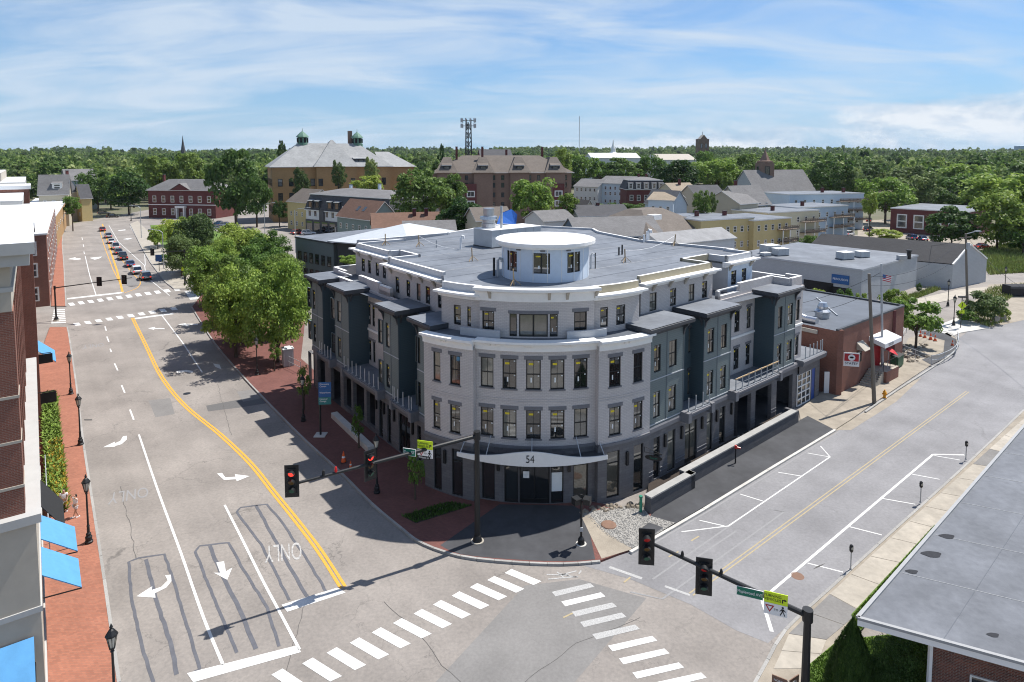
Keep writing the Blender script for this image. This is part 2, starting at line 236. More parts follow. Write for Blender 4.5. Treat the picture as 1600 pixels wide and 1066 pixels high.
# ---------------------------------------------------------------- helpers
COL = sc.collection
ORG = {}
rnd = random.Random(7)
def V(*a): return Vector(a)
class MB:
    """collects faces and links them as ONE mesh object"""
    def __init__(s, M=None): s.v = []; s.f = []; s.mi = []; s.uv = []; s.mats = []; s.M = M or Matrix.Identity(4)
    def k(s, m):
        if m not in s.mats: s.mats.append(m)
        return s.mats.index(m)
    def face(s, pts, m, uv=None):
        b = len(s.v); s.v += [s.M @ Vector(p) for p in pts]; s.f.append(tuple(range(b, b+len(pts)))); s.mi.append(s.k(m)); s.uv.append(uv)
    def box(s, x0, x1, y0, y1, z0, z1, m, top=None, skip=''):
        a, b, c, d = (x0, y0), (x1, y0), (x1, y1), (x0, y1)
        s.prism([a, b, c, d], z0, z1, m, top)
    def prism(s, poly, z0, z1, m, top=None, bot=True):
        n = len(poly)
        for i in range(n):
            p, q = poly[i], poly[(i+1) % n]
            s.face([(p[0], p[1], z0), (q[0], q[1], z0), (q[0], q[1], z1), (p[0], p[1], z1)], m)
        s.face([(p[0], p[1], z1) for p in poly], top or m)
        if bot: s.face([(p[0], p[1], z0) for p in reversed(poly)], m)
    def sheet(s, poly, z, m): s.face([(p[0], p[1], z) for p in poly], m)
    def bar(s, p, q, w, h, m):
        p, q = Vector(p), Vector(q); d = (q-p).normalized(); up = V(0, 0, 1)
        if abs(d.z) > 0.95: up = V(0, 1, 0)
        x = d.cross(up).normalized()*w/2; z = x.cross(d).normalized()*h/2
        c = [p-x-z, p+x-z, p+x+z, p-x+z, q-x-z, q+x-z, q+x+z, q-x+z]
        for i in ((0, 1, 2, 3), (4, 5, 6, 7), (0, 1, 5, 4), (1, 2, 6, 5), (2, 3, 7, 6), (3, 0, 4, 7)): s.face([c[j] for j in i], m)
    def tube(s, pts, r, m, n=8, r2=None, caps=True):
        pts = [Vector(p) for p in pts]; rings = []
        for i, p in enumerate(pts):
            d = (pts[min(i+1, len(pts)-1)]-pts[max(i-1, 0)]).normalized(); up = V(0, 0, 1) if abs(d.z) < 0.9 else V(1, 0, 0)
            x = d.cross(up).normalized(); y = x.cross(d); rr = r if r2 is None else r+(r2-r)*i/(len(pts)-1)
            if isinstance(r, (list, tuple)): rr = r[i]
            rings.append([p+(x*math.cos(2*math.pi*j/n)+y*math.sin(2*math.pi*j/n))*rr for j in range(n)])
        for a, b in zip(rings, rings[1:]):
            for j in range(n): s.face([a[j], a[(j+1) % n], b[(j+1) % n], b[j]], m)
        if caps: s.face(rings[0][::-1], m); s.face(rings[-1], m)
    def lathe(s, c, prof, m, n=16, a0=0, a1=2*math.pi):
        c = Vector(c); full = abs(a1-a0-2*math.pi) < 1e-6
        A = [a0+(a1-a0)*j/n for j in range(n+1)]
        for (r0, z0), (r1, z1) in zip(prof, prof[1:]):
            for j in range(n):
                p = [(r0, z0, A[j]), (r0, z0, A[j+1]), (r1, z1, A[j+1]), (r1, z1, A[j])]
                if r0 < 1e-6: p = p[1:]
                elif r1 < 1e-6: p = p[:3]
                s.face([c+V(r*math.cos(a), r*math.sin(a), z) for r, z, a in p], m)
    def build(s, name, parent=None, smooth=False, merge=False):
        me = bpy.data.meshes.new(name); o0 = ORG.get(parent.name, V(0, 0, 0)) if parent else V(0, 0, 0)
        me.from_pydata([tuple(v-o0) for v in s.v], [], s.f)
        for m in s.mats: me.materials.append(MATS[m])
        me.polygons.foreach_set('material_index', s.mi)
        ul = me.uv_layers.new(name='UVMap'); dat = []
        for f, uv in zip(s.f, s.uv):
            if uv: dat += [c for q in uv for c in q]; continue
            p = [s.v[i] for i in f]; n = (p[1]-p[0]).cross(p[2]-p[0])
            if n.length < 1e-9 and len(p) > 3: n = (p[2]-p[0]).cross(p[3]-p[0])
            n = n.normalized() if n.length > 1e-9 else V(0, 0, 1)
            if abs(n.z) < 0.97:
                t = V(-n.y, n.x, 0).normalized(); w = n.cross(t)
                if w.z < 0: w = -w
                for q in p: dat += [q.dot(t), q.dot(w)]
            else:
                for q in p: dat += [q.x, q.y]
        ul.data.foreach_set('uv', dat)
        if merge:
            bm = bmesh.new(); bm.from_mesh(me); bmesh.ops.remove_doubles(bm, verts=bm.verts, dist=1e-4); bm.to_mesh(me); bm.free()
        if smooth: me.polygons.foreach_set('use_smooth', [True]*len(me.polygons))
        me.update(); o = link(name, me, parent); ORG[o.name] = o0; return o
class Multi:
    """like MB, but every strip, prism, bar or panel becomes an object of its own"""
    def __init__(s): s.L = []
    def new(s): s.L.append(MB()); return s.L[-1]
    def face(s, *a): (s.L[-1] if s.L else s.new()).face(*a)
    def prism(s, *a, **k): s.new().prism(*a, **k)
    def bar(s, *a): s.new().bar(*a)
    def build(s, name, parent): return [b.build(name, parent) for b in s.L if b.f]
def link(name, me, parent=None):
    o = bpy.data.objects.new(name, me); COL.objects.link(o)
    if parent: o.parent = parent
    return o
def tag(o, label=None, cat=None, group=None, kind=None):
    if label: o['label'] = label
    if cat: o['category'] = cat
    if group: o['group'] = group
    if kind: o['kind'] = kind
    return o
def thing(name, label, cat, loc=(0, 0, 0), group=None, rz=None):
    """an Empty at the thing's base that parents its parts"""
    o = bpy.data.objects.new(name, None); COL.objects.link(o); o.location = loc; o.empty_display_size = 0.2
    if rz is None: ORG[o.name] = Vector(loc)
    else: o.rotation_euler = (0, 0, rz)
    return tag(o, label, cat, group)
def copy_tree(o, parent=None):
    c = o.copy(); COL.objects.link(c); c.parent = parent
    for ch in list(o.children): copy_tree(ch, c)
    return c
def place(proto, loc, rz=0, label=None, scale=None, first=[]):
    if proto.name in first: o = copy_tree(proto)
    else: o = proto; first.append(proto.name)
    o.location = loc; o.rotation_euler = (0, 0, rz)
    if label: o['label'] = label
    if scale: o.scale = scale if hasattr(scale, '__len__') else (scale,)*3
    return o
def struct(name, mb, parent=None, **k):
    o = mb.build(name, parent, **k)
    if not parent: tag(o, kind='structure')
    return o
# wall mappings: fn(s, d, z), s along the wall in metres, d inwards
def linefn(P, az, side):
    dx, dy = math.sin(az), math.cos(az); nx, ny = (-dy, dx) if side > 0 else (dy, -dx)     # inward
    def fn(s, d, z): return V(P[0]+dx*s+nx*d, P[1]+dy*s+ny*d, z)
    fn.n = lambda s: V(-nx, -ny, 0); return fn
def arcfn(C, Rr):
    def fn(s, d, z): t = s/Rr; return V(C[0]+(Rr-d)*math.sin(t), C[1]-(Rr-d)*math.cos(t), z)
    fn.n = lambda s: V(math.sin(s/Rr), -math.cos(s/Rr), 0); return fn
def pxof(P):
    v = Vector(P)-_C; return CX+FPX*v.dot(_R)/v.dot(_F)
def SX(fn, d, z, px, lo=-3, hi=45):
    inc = pxof(fn(hi, d, z)) > pxof(fn(lo, d, z))
    for _ in range(40):
        m = (lo+hi)/2
        if (pxof(fn(m, d, z)) < px) == inc: lo = m
        else: hi = m
    return m
def panel(mb, fn, s0, s1, z0, z1, ops, m, d=0.0, reveal=0.14, rm=None, ds=None):
    """wall with real openings and reveals"""
    if isinstance(mb, Multi): mb = mb.new()
    S = {s0, s1}; Zs = {z0, z1}
    for a, b, c, e in ops: S |= {a, b}; Zs |= {c, e}
    if ds:
        k = max(1, int((s1-s0)/ds)); S |= {s0+(s1-s0)*i/k for i in range(k+1)}
    S = sorted(x for x in S if s0-1e-6 <= x <= s1+1e-6); Zs = sorted(x for x in Zs if z0-1e-6 <= x <= z1+1e-6)
    for a, b in zip(S, S[1:]):
        if b-a < 1e-4: continue
        for c, e in zip(Zs, Zs[1:]):
            if e-c < 1e-4: continue
            ms, mz = (a+b)/2, (c+e)/2
            if any(o[0] < ms < o[1] and o[2] < mz < o[3] for o in ops): continue
            mb.face([fn(a, d, c), fn(b, d, c), fn(b, d, e), fn(a, d, e)], m, [(a, c), (b, c), (b, e), (a, e)])
    rm = rm or m
    for a, b, c, e in ops:
        for (p, q) in (((a, c), (b, c)), ((b, c), (b, e)), ((b, e), (a, e)), ((a, e), (a, c))):
            mb.face([fn(p[0], d, p[1]), fn(q[0], d, q[1]), fn(q[0], d+reveal, q[1]), fn(p[0], d+reveal, p[1])], rm)
WIN = {}
def win_mesh(style, w, h):
    key = (style, round(w, 2), round(h, 2))
    if key in WIN: return WIN[key]
    fm = 'window_frame_white' if 'white' in style else 'window_frame_black'
    f = MB(); p = MB(); t = min(0.07, w*0.09); gm = 'glass_far' if 'far' in style else ('glass_pale' if 'pale' in style else 'glass_dark')
    if 'far' in style: t = max(0.12, w*0.12)
    for (x0, x1, z0, z1) in ((-w/2, -w/2+t, 0, h), (w/2-t, w/2, 0, h), (-w/2+t, w/2-t, 0, t), (-w/2+t, w/2-t, h-t, h)): f.box(x0, x1, -0.05, 0.03, z0, z1, fm)
    if 'sash' in style:
        f.box(-w/2+t, w/2-t, -0.035, 0.02, h*0.5-t/2, h*0.5+t/2, fm)
        if w > 0.75 and 'far' not in style: f.box(-0.014, 0.014, -0.02, 0.01, t, h-t, fm)
    if 'shop' in style: f.box(-w/2+t, w/2-t, -0.04, 0.02, h*0.73, h*0.73+t, fm)
    if 'door' in style:
        f.box(-w/2+t, w/2-t, -0.04, 0.02, h*0.74, h*0.74+t, fm); f.box(-0.05, 0.05, -0.045, 0.02, t, h-t, fm); f.box(-w/2+t, w/2-t, -0.04, 0.02, t, t+0.25, fm)
    if 'slider' in style: f.box(-0.06, 0.06, -0.04, 0.02, t, h-t, fm)
    p.face([(-w/2+t/2, 0, t/2), (w/2-t/2, 0, t/2), (w/2-t/2, 0, h-t/2), (-w/2+t/2, 0, h-t/2)], gm)
    st = None
    if 'sticker' in style:
        st = MB(); st.face([(-w*0.33, -0.008, h*0.80), (w*0.0, -0.008, h*0.80), (w*0.0, -0.008, h*0.87), (-w*0.33, -0.008, h*0.87)], 'sticker_yellow')
        st.face([(w*0.30, -0.008, h*0.90), (w*0.40, -0.008, h*0.90), (w*0.40, -0.008, h*0.94), (w*0.30, -0.008, h*0.94)], 'sticker_white')
        st.face([(w*0.30, -0.008, h*0.42), (w*0.40, -0.008, h*0.42), (w*0.40, -0.008, h*0.46), (w*0.30, -0.008, h*0.46)], 'sticker_white')
        st.face([(-w*0.2, -0.008, h*0.22), (-w*0.1, -0.008, h*0.22), (-w*0.1, -0.008, h*0.38), (-w*0.2, -0.008, h*0.38)], 'sticker_white')
    def raw(b, nm):
        o = b.build(nm); me = o.data; bpy.data.objects.remove(o); return me
    WIN[key] = (raw(f, 'window'), raw(p, 'pane'), raw(st, 'sticker') if st else None); return WIN[key]
def window(parent, P, n, w, h, style, name='window', deep=True):
    fm, pm, st = win_mesh(style, w, h); n = Vector(n).normalized()
    o = link(name, fm, parent); o.location = Vector(P)-ORG.get(parent.name, V(0, 0, 0)); o.rotation_euler = (0, 0, math.atan2(n.x, -n.y))
    if deep:
        link('pane', pm, o)
        if st: tag(link('sticker', st, o), kind='stuff')
    return o
def fnwin(parent, fn, a, b, z0, z1, style, d=0.1, name='window'):
    if 'sash_sticker' in style:
        if rnd.random() < .25: style = style.replace('_sticker', '')
        if rnd.random() < .22 and 'pale' not in style: style += '_pale'
    return window(parent, (fn(a, d, z0)+fn(b, d, z0))/2, fn.n((a+b)/2), (fn(b, d, 0)-fn(a, d, 0)).length-0.01, z1-z0-0.01, style, name)
def strip(mb, fn, S, prof, m, ms=None, caps=True):
    """sweep a (d, z) profile along a wall"""
    if isinstance(mb, Multi): mb = mb.new()
    n = len(prof)
    for a, b in zip(S, S[1:]):
        for i in range(n):
            p, q = prof[i], prof[(i+1) % n]
            mb.face([fn(a, p[0], p[1]), fn(b, p[0], p[1]), fn(b, q[0], q[1]), fn(a, q[0], q[1])], ms[i] if ms else m)
    if caps:
        for a in (S[0], S[-1]): mb.face([fn(a, d, z) for d, z in prof], m)
def rng(a, b, step):
    k = max(1, int(math.ceil(abs(b-a)/step))); return [a+(b-a)*i/k for i in range(k+1)]
def text_mesh(mb_name, txt, size, m, parent, M, extrude=0.004, sx=1.0, align='CENTER'):
    """flat lettering as a mesh part, laid in the plane of M (x right, y up)"""
    cu = bpy.data.curves.new(mb_name, 'FONT'); cu.body = txt; cu.size = size; cu.extrude = extrude; cu.align_x = align; cu.align_y = 'CENTER'
    t = bpy.data.objects.new(mb_name, cu); COL.objects.link(t)
    dg = bpy.context.evaluated_depsgraph_get(); me = bpy.data.meshes.new_from_object(t.evaluated_get(dg)); bpy.data.objects.remove(t); bpy.data.curves.remove(cu)
    o0 = Matrix.Translation(-ORG.get(parent.name, V(0, 0, 0))) if parent else Matrix.Identity(4)
    me.transform(o0 @ M @ Matrix.Diagonal((sx, 1, 1, 1))); me.name = mb_name; me.materials.clear(); me.materials.append(MATS[m])
    return link(mb_name, me, parent)
def plane_M(P, right, up):
    r = Vector(right).normalized(); u = Vector(up).normalized(); n = r.cross(u); u = n.cross(r)
    M = Matrix.Identity(4)
    for i in range(3): M[i][0] = r[i]; M[i][1] = u[i]; M[i][2] = n[i]; M[i][3] = P[i]
    return M
# ---------------------------------------------------------------- ground, roads, pavements
def hill(x, y):
    r = math.hypot(x, y); t = max(0, min(1, (r-700)/1900)); t = t*t*(3-2*t); a = math.atan2(x, y)
    return t*(23+7*math.sin(a*5+1)+4*math.sin(a*13+r*0.004)+3*math.sin(a*29)) - 0.06
mb = MB()
rads = [1, 60, 150, 300, 500, 700, 850, 1000, 1200, 1400, 1700, 2000, 2300, 2600, 3000]
NA = 96
for r0, r1 in zip(rads, rads[1:]):
    for j in range(NA):
        a0, a1 = 2*math.pi*j/NA, 2*math.pi*(j+1)/NA
        def gp(r, a): x, y = r*math.sin(a), 50+r*math.cos(a); return V(x, y, hill(x, y-50))
        mb.face([gp(r0, a0), gp(r1, a0), gp(r1, a1), gp(r0, a1)], 'ground')
struct('ground', mb, smooth=True, merge=True)
def gpoly(pts, z=0.0): return [tuple(G(x, y, z))[:2] for x, y in pts]
def sheet(name, pts, z, m, parent=None, px=True):
    b = MB(); b.sheet(gpoly(pts, z) if px else pts, z, m); return struct(name, b, parent)
AZR, AZL = R(49.4), R(-37.6)
u2 = V(math.sin(AZR), math.cos(AZR), 0); v2 = V(-u2.y, u2.x, 0)
# asphalt of the two streets and their junctions: one sheet under everything
road = struct('road', (lambda b: (b.sheet([(-60, -5), (70, -5), (120, 60), (175, 190), (60, 215), (-40, 330), (-175, 330), (-160, 190), (-110, 90)], 0.0, 'asphalt'), b)[1])(MB()))
newer = [(880, 875), (955, 872), (1000, 846), (1300, 680), (1420, 590), (1500, 525), (1535, 500), (1600, 445), (1700, 470), (1640, 640), (1560, 690), (1500, 740), (1200, 1005), (1150, 985), (1080, 945), (985, 905)]
sheet('newer_asphalt', newer, 0.006, 'asphalt_new', road)
sheet('asphalt_patch', [(640, 1110), (820, 915), (905, 905), (1010, 935), (860, 1110)], 0.004, 'asphalt_patch', road)
for i, q in enumerate(([(322, 634), (376, 624), (410, 612), (450, 618), (418, 630), (374, 637), (325, 643)], [(232, 626), (266, 622), (273, 647), (243, 652)], [(180, 432), (262, 426), (300, 440), (200, 447)], [(370, 612), (420, 606), (440, 616), (380, 628)])):
    sheet('asphalt_patch', q, 0.0045+.0008*i, 'asphalt_patch' if i else 'asphalt_darker', road)
mk = {'n': 0}
def mark(name, pts, m='paint_white', z=0.011, parent=None):
    return sheet(name, pts, z, m, parent or road)
def line(name, pts, w, m='paint_white', z=0.011, parent=None, jag=0):
    """painted line of width w metres along ground points given as sight lines"""
    P = [G(x, y, z) for x, y in pts]; b = MB()
    if jag:
        Q = [P[0]]
        for p, q in zip(P, P[1:]):
            k = max(2, int((q-p).length/0.5)); n_ = (q-p).cross(V(0, 0, 1)).normalized()
            Q += [p+(q-p)*(i/k)+n_*rnd.uniform(-jag, jag) for i in range(1, k)]+[q]
        P = Q
    for i in range(len(P)-1):
        d = (P[min(i+2, len(P)-1)]-P[max(i-1, 0)]) if False else (P[i+1]-P[i]); n = d.cross(V(0, 0, 1)).normalized()*w/2
        d0 = (P[i+1]-P[max(i-1, 0)]).cross(V(0, 0, 1)).normalized()*w/2; d1 = (P[min(i+2, len(P)-1)]-P[i]).cross(V(0, 0, 1)).normalized()*w/2
        b.face([P[i]-d0, P[i]+d0, P[i+1]+d1, P[i+1]-d1], m)
    return b.build(name, parent or road)
def curve(pts, k=6):
    """Catmull-Rom through pixel points"""
    out = []
    for i in range(len(pts)-1):
        p0, p1, p2, p3 = [Vector((*pts[max(0, min(len(pts)-1, i+j))], 0)) for j in (-1, 0, 1, 2)]
        for t in range(k):
            t /= k; q = 0.5*((2*p1)+(p2-p0)*t+(2*p0-5*p1+4*p2-p3)*t*t+(3*p1-p0-3*p2+p3)*t**3); out.append((q.x, q.y))
    return out+[pts[-1]]
# centre line of the left street (double yellow)
yl = curve([(207, 497), (228, 540), (253, 590), (290, 635), (345, 680), (392, 725), (428, 770), (462, 812), (500, 862), (536, 918)], 5)
for o in (-0.13, 0.13):
    P = [G(x, y) for x, y in yl]; b = MB()
    for i in range(len(P)-1):
        da = (P[i+1]-P[max(i-1, 0)]).cross(V(0, 0, 1)).normalized(); db = (P[min(i+2, len(P)-1)]-P[i]).cross(V(0, 0, 1)).normalized()
        b.face([P[i]+da*(o-.09)+V(0, 0, .011), P[i]+da*(o+.09)+V(0, 0, .011), P[i+1]+db*(o+.09)+V(0, 0, .011), P[i+1]+db*(o-.09)+V(0, 0, .011)], 'paint_yellow')
    b.build('yellow_line', road)
line('yellow_line', [(160, 350), (172, 390), (182, 420), (192, 458)], 0.35, 'paint_yellow'); line('yellow_line', [(155, 358), (163, 385), (176, 420), (186, 440)], 0.15, 'paint_yellow')
line('yellow_line', curve([(170, 384), (187, 402), (208, 428), (219, 440), (214, 450), (194, 458)]), 0.15, 'paint_yellow')
# lane lines on the left street
line('lane_line', curve([(217, 679), (248, 770), (283, 865), (318, 965), (349, 1040)]), 0.15)
line('lane_line', curve([(351, 789), (382, 850), (412, 910), (440, 962), (468, 1015)]), 0.15)
line('lane_line', [(253, 493), (285, 535), (316, 582)], 0.15); line('lane_line', [(133, 400), (140, 430), (150, 461)], 0.15)
for a, b_ in (((164, 510), (166, 517)), ((167, 526), (170, 534)), ((172, 545), (174, 550)), ((179, 568), (184, 579)), ((190, 602), (195, 614)), ((203, 640), (209, 656)), ((128, 371), (129, 375)), ((130, 382), (131, 386)), ((131, 393), (132, 397))): line('lane_dash', [a, b_], 0.15)
line('lane_line', [(170, 352), (185, 378), (226, 415), (228, 432), (265, 462)], 0.14)
line('edge_line', [(203, 353), (226, 394), (227, 415)], 0.13)
# stop lines
for q in ([(440, 945), (528, 918), (540, 926), (449, 956)], [(292, 1052), (466, 1008), (470, 1019), (302, 1066)], [(210, 497), (270, 489), (272, 491), (211, 499)], [(105, 466), (193, 456), (194, 458), (105, 468)]): mark('stop_line', q)
# crosswalk across the left street: bars
BAR = [G(*q, .011)-G(577, 1013, .011) for q in ((546.5, 1004.5), (561.5, 996), (608, 1022.5), (591, 1030.5))]
for (x, y) in ((455, 1064), (503, 1046), (541, 1029), (577, 1013), (611, 996.5), (644, 981.5), (676, 966.5), (706, 952), (735, 938), (763, 924.5), (790, 913), (817, 901.5)):
    b = MB(); o_ = G(x, y, .011); b.sheet([tuple((o_+s_)[:2]) for s_ in BAR], .011, 'paint_white'); b.build('crosswalk_bar', road)
# crosswalk across the right street, some bars worn
for i, (x, y) in enumerate(((895, 920), (911, 935), (928, 951), (942, 967), (962, 986), (988, 1004), (1006, 1024), (1028, 1046), (1062, 1062))):
    k = 1+i*0.03; mark('crosswalk_bar', [(x-33*k, y+5), (x+27*k, y-9*k), (x+34*k, y-3), (x-27*k, y+12*k)], 'paint_worn' if i in (0, 2, 3, 4) else 'paint_white')
# far crosswalks
for i in range(12):
    t = i/11; x, y = 111+(275-111)*t, 476+(453-476)*t; mark('crosswalk_bar', [(x-5, y-2.3), (x+3, y-3.2), (x+7, y+1.0), (x-1, y+2.0)])
    if i < 10: x, y = 120+(276-120)*i/9.3, 507+(482-507)*i/9.3; mark('crosswalk_bar', [(x-6, y-1.8), (x+3, y-2.8), (x+7, y+1.4), (x-2, y+2.2)])
for i in range(8):
    t = i/7; mark('crosswalk_bar', [(80+4*t, 504-20*t), (103-2*t, 503-20*t), (103-2*t, 504.6-20*t), (80+4*t, 505.6-20*t)])
    mark('crosswalk_bar', [(288+8*t, 455+12*t), (312+8*t, 454+12*t), (313+8*t, 455.2+12*t), (289+8*t, 456.4+12*t)])
# arrows and worn lettering
def arrow(pts, m='paint_white'): mark('turn_arrow', pts, m)
arrow([(213, 932), (238, 916), (237, 922), (252, 917), (262, 907), (258, 899), (267, 898), (268, 908), (260, 918), (242, 927), (243, 934)])
arrow([(338, 879), (350, 877), (353, 893), (363, 887), (355, 906), (334, 895), (344, 895)])
arrow([(161, 699), (180, 690), (179, 693), (188, 689), (192, 682), (198, 681), (198, 687), (190, 694), (180, 697), (180, 698)])
arrow([(339, 740), (347, 739), (352, 746), (368, 745), (367, 741), (390, 744), (370, 752), (369, 749), (350, 750)])
arrow([(231, 513), (242, 511), (242, 512.5), (257, 513), (257, 514.5), (242, 514), (240, 515.5)]); arrow([(278, 507), (290, 505), (290, 506), (309, 506), (309, 508), (293, 507.5), (296, 510.5), (290, 509.5)])
arrow([(275, 580), (292, 578), (302, 580), (300, 583), (290, 581), (277, 583)], 'paint_white'); arrow([(333, 568), (343, 570), (346, 577), (340, 575), (336, 573)])
arrow([(106, 405), (118, 402), (118, 403.5), (126, 404), (126, 405.5), (118, 406)]); arrow([(140, 403), (150, 402), (160, 401), (155, 404), (148, 406), (144, 404.5)])
arrow([(192, 374), (200, 372), (207, 372.5), (200, 374.5)]); arrow([(184, 360), (196, 358.6), (196, 360), (186, 361)])
def road_text(txt, q, m):
    """worn lettering on the asphalt spread between four corner sight lines (left-top, right-top, right-bottom, left-bottom as read)"""
    c = [G(x, y, 0.011) for x, y in q]; cu = bpy.data.curves.new('t', 'FONT'); cu.body = txt; cu.size = 1; t = bpy.data.objects.new('t', cu); COL.objects.link(t)
    me = bpy.data.meshes.new_from_object(t.evaluated_get(bpy.context.evaluated_depsgraph_get())); bpy.data.objects.remove(t)
    xs = [w.co.x for w in me.vertices]; ys = [w.co.y for w in me.vertices]
    for w in me.vertices:
        a = (w.co.x-min(xs))/(max(xs)-min(xs)); b_ = (w.co.y-min(ys))/(max(ys)-min(ys))
        w.co = (c[3]*(1-a)+c[2]*a)*(1-b_)+(c[0]*(1-a)+c[1]*a)*b_
    me.materials.clear(); me.materials.append(MATS[m]); return link('road_lettering', me, road)
road_text('ONLY', [(472, 874), (414, 880), (414, 853), (470, 847)], 'paint_faded'); road_text('ONLY', [(232, 776), (168, 789), (172, 770), (231, 761)], 'paint_ghost')
road_text('ONLY', [(162, 541), (128, 546), (130, 540), (162, 536)], 'paint_ghost')
# loop sealant and cracks
def seal(pts, w=0.16): line('crack_sealant', pts, w, 'sealant', 0.008, jag=0.03)
seal([(240, 1066), (222, 1010), (205, 930), (201, 878), (216, 872), (257, 866), (270, 905), (312, 1045), (300, 1052)]); seal([(228, 874), (245, 940), (268, 1010), (276, 1054)], 0.2)
seal([(370, 1020), (332, 930), (305, 862), (312, 853), (357, 848), (380, 890), (418, 950), (436, 1010)]); seal([(328, 853), (345, 895), (378, 960), (400, 1014)], 0.22)
seal([(452, 938), (408, 850), (370, 800), (376, 793), (417, 788), (440, 815), (480, 875), (512, 928)]); seal([(400, 790), (425, 835), (455, 890), (482, 935)], 0.2)
for pts in ([(600, 940), (650, 985), (690, 1040), (720, 1066)], [(480, 930), (465, 990), (440, 1066)], [(820, 1066), (900, 1005), (1000, 965)], [(188, 760), (205, 830), (213, 872)], [(340, 600), (350, 640), (362, 680)]):
    line('asphalt_crack', pts, 0.03, 'crack', 0.0085, jag=0.07)
def manhole(x, y, m='rust', r=0.36):
    c = G(x, y, 0.008); b = MB(); b.lathe(c, [(0, 0.006), (r*0.86, 0.006), (r*0.88, 0.002), (r, 0.005), (r+0.02, 0)], m, 20); b.build('manhole_cover', road)
for q in ((292, 615), (1246, 900), (1306, 653), (660, 775)): manhole(*q, 'rust' if q[0] == 1246 else 'black_metal')
for q in (((131, 655), (144, 655), (144, 657), (132, 657)), ((1276, 885), (1290, 880), (1282, 885), (1270, 890))): mark('drain_grate', q, 'crack')
# right street markings
for o in (-0.12, 0.12):
    a, b_ = G(1080, 929), G(1512, 612); n = (b_-a).cross(V(0, 0, 1)).normalized()*o
    bb = MB(); w = n.normalized()*0.04; z = V(0, 0, .0115); bb.face([a+n-w+z, a+n+w+z, b_+n+w+z, b_+n-w+z], 'paint_yellow_pale'); bb.build('yellow_line', road)
line('parking_line', [(1205, 924), (1458, 710), (1462, 710), (1507, 711)], 0.16); line('parking_line', [(1460, 712), (1500, 719)], 0.1)
for a, b_ in (((1425, 741), (1468, 749)), ((1379, 779), (1430, 788)), ((1327, 823), (1378, 836)), ((1262, 880), (1317, 894))): line('parking_tick', [a, b_], 0.1)
line('parking_line', [(1065, 831), (1138, 822), (1297, 714), (1282, 697)], 0.1)
for a, b_ in (((1093, 813), (1132, 822)), ((1156, 772), (1192, 783)), ((1216, 738), (1252, 744)), ((1262, 708), (1296, 714))): line('parking_tick', [a, b_], 0.09)
line('edge_line', [(1206, 987), (1190, 935), (1212, 938)], 0.2)
line('ghost_line', [(952, 886), (1003, 904)], 0.22, 'paint_worn'); line('ghost_line', [(1039, 916), (1078, 930)], 0.18, 'paint_worn')
for pts in ([(985, 925), (1035, 936), (1225, 800), (1200, 795)], [(1020, 905), (1200, 780)], [(1060, 890), (1150, 830)]): line('ghost_line', pts, 0.12, 'paint_ghost', 0.010)
for q in (((880, 965), (895, 958)), ((1045, 870), (1060, 862)), ((1080, 845), (1092, 838)), ((975, 910), (985, 902))): line('survey_mark', q, 0.1, 'paint_yellow_pale')
for i in range(9): line('survey_mark', [(848+rnd.uniform(-3, 60), 905-rnd.uniform(0, 12)), (850+rnd.uniform(3, 66), 903-rnd.uniform(0, 12))], 0.09, 'paint_worn')
# ---- pavements
KZ = 0.14
def slabwalk(name, pts, m, z=KZ, px=True, zpx=None):
    P = gpoly(pts, z if zpx is None else zpx) if px else pts
    b = MB(); b.prism(P, -0.05, z, m, bot=False); return struct(name, b)
def kerb(parent, pts, w=0.16, z=KZ+0.012, m='granite', px=True, seg=1.9):
    """granite kerb stones butted end to end"""
    P = [G(x, y, z) for x, y in pts] if px else [Vector(p) for p in pts]
    for p, q in zip(P, P[1:]):
        k = max(1, int((q-p).length/seg)); n = (q-p).cross(V(0, 0, 1)).normalized()*w/2
        for i in range(k):
            a = p+(q-p)*(i/k); c = p+(q-p)*((i+1)/k); g_ = (c-a).normalized()*0.012; b = MB()
            b.prism([tuple((a+g_-n)[:2]), tuple((c-g_-n)[:2]), tuple((c-g_+n)[:2]), tuple((a+g_+n)[:2])], -0.05, z+rnd.uniform(-.006, .006), m, bot=False); b.build('kerb_stone', parent)
lw = slabwalk('brick_sidewalk', [(194, 1110), (186, 1066), (163, 905), (143, 775), (130, 690), (119, 600), (107, 520), (104, 511), (78, 511), (60, 560), (20, 700), (-60, 800), (-60, 1110)], 'brick_paving')
kerb(lw, curve([(194, 1100), (186, 1066), (163, 905), (143, 775), (130, 690), (119, 600), (107, 520), (104, 511)], 2))
lw2 = slabwalk('brick_sidewalk', [(103, 478), (100, 420), (97, 380), (100, 350), (88, 350), (80, 478)], 'brick_paving'); kerb(lw2, [(103, 478), (100, 420), (97, 380), (100, 350)], seg=4)
CK = curve([(300, 480), (335, 535), (380, 588), (430, 640), (480, 690), (530, 735), (580, 785), (628, 825), (660, 848), (720, 868), (800, 877), (880, 880), (938, 876)], 3)
mw = slabwalk('corner_sidewalk', CK+[(985, 858), (1010, 835), (1018, 800), (900, 780), (700, 740), (560, 640), (470, 560), (480, 470), (330, 440)], 'brick_paving_shaded')
kerb(mw, CK)
def over(name, pts, m, z=KZ+0.005, parent=mw): return sheet(name, pts, z, m, parent)
over('asphalt_apron', curve([(688, 852), (720, 866), (800, 874), (880, 877), (930, 874)], 3)+[(915, 800), (895, 790), (780, 788)], 'asphalt_dark')
over('planting_bed', [(627, 806), (700, 784), (738, 790), (650, 818)], 'mulch')
over('dirt_patch', [(905, 800), (915, 797), (945, 830), (988, 858), (940, 873)], 'dirt', KZ+0.009)
GB = [(912, 802), (960, 792), (1002, 790), (1015, 806), (1055, 817), (988, 857), (945, 835)]
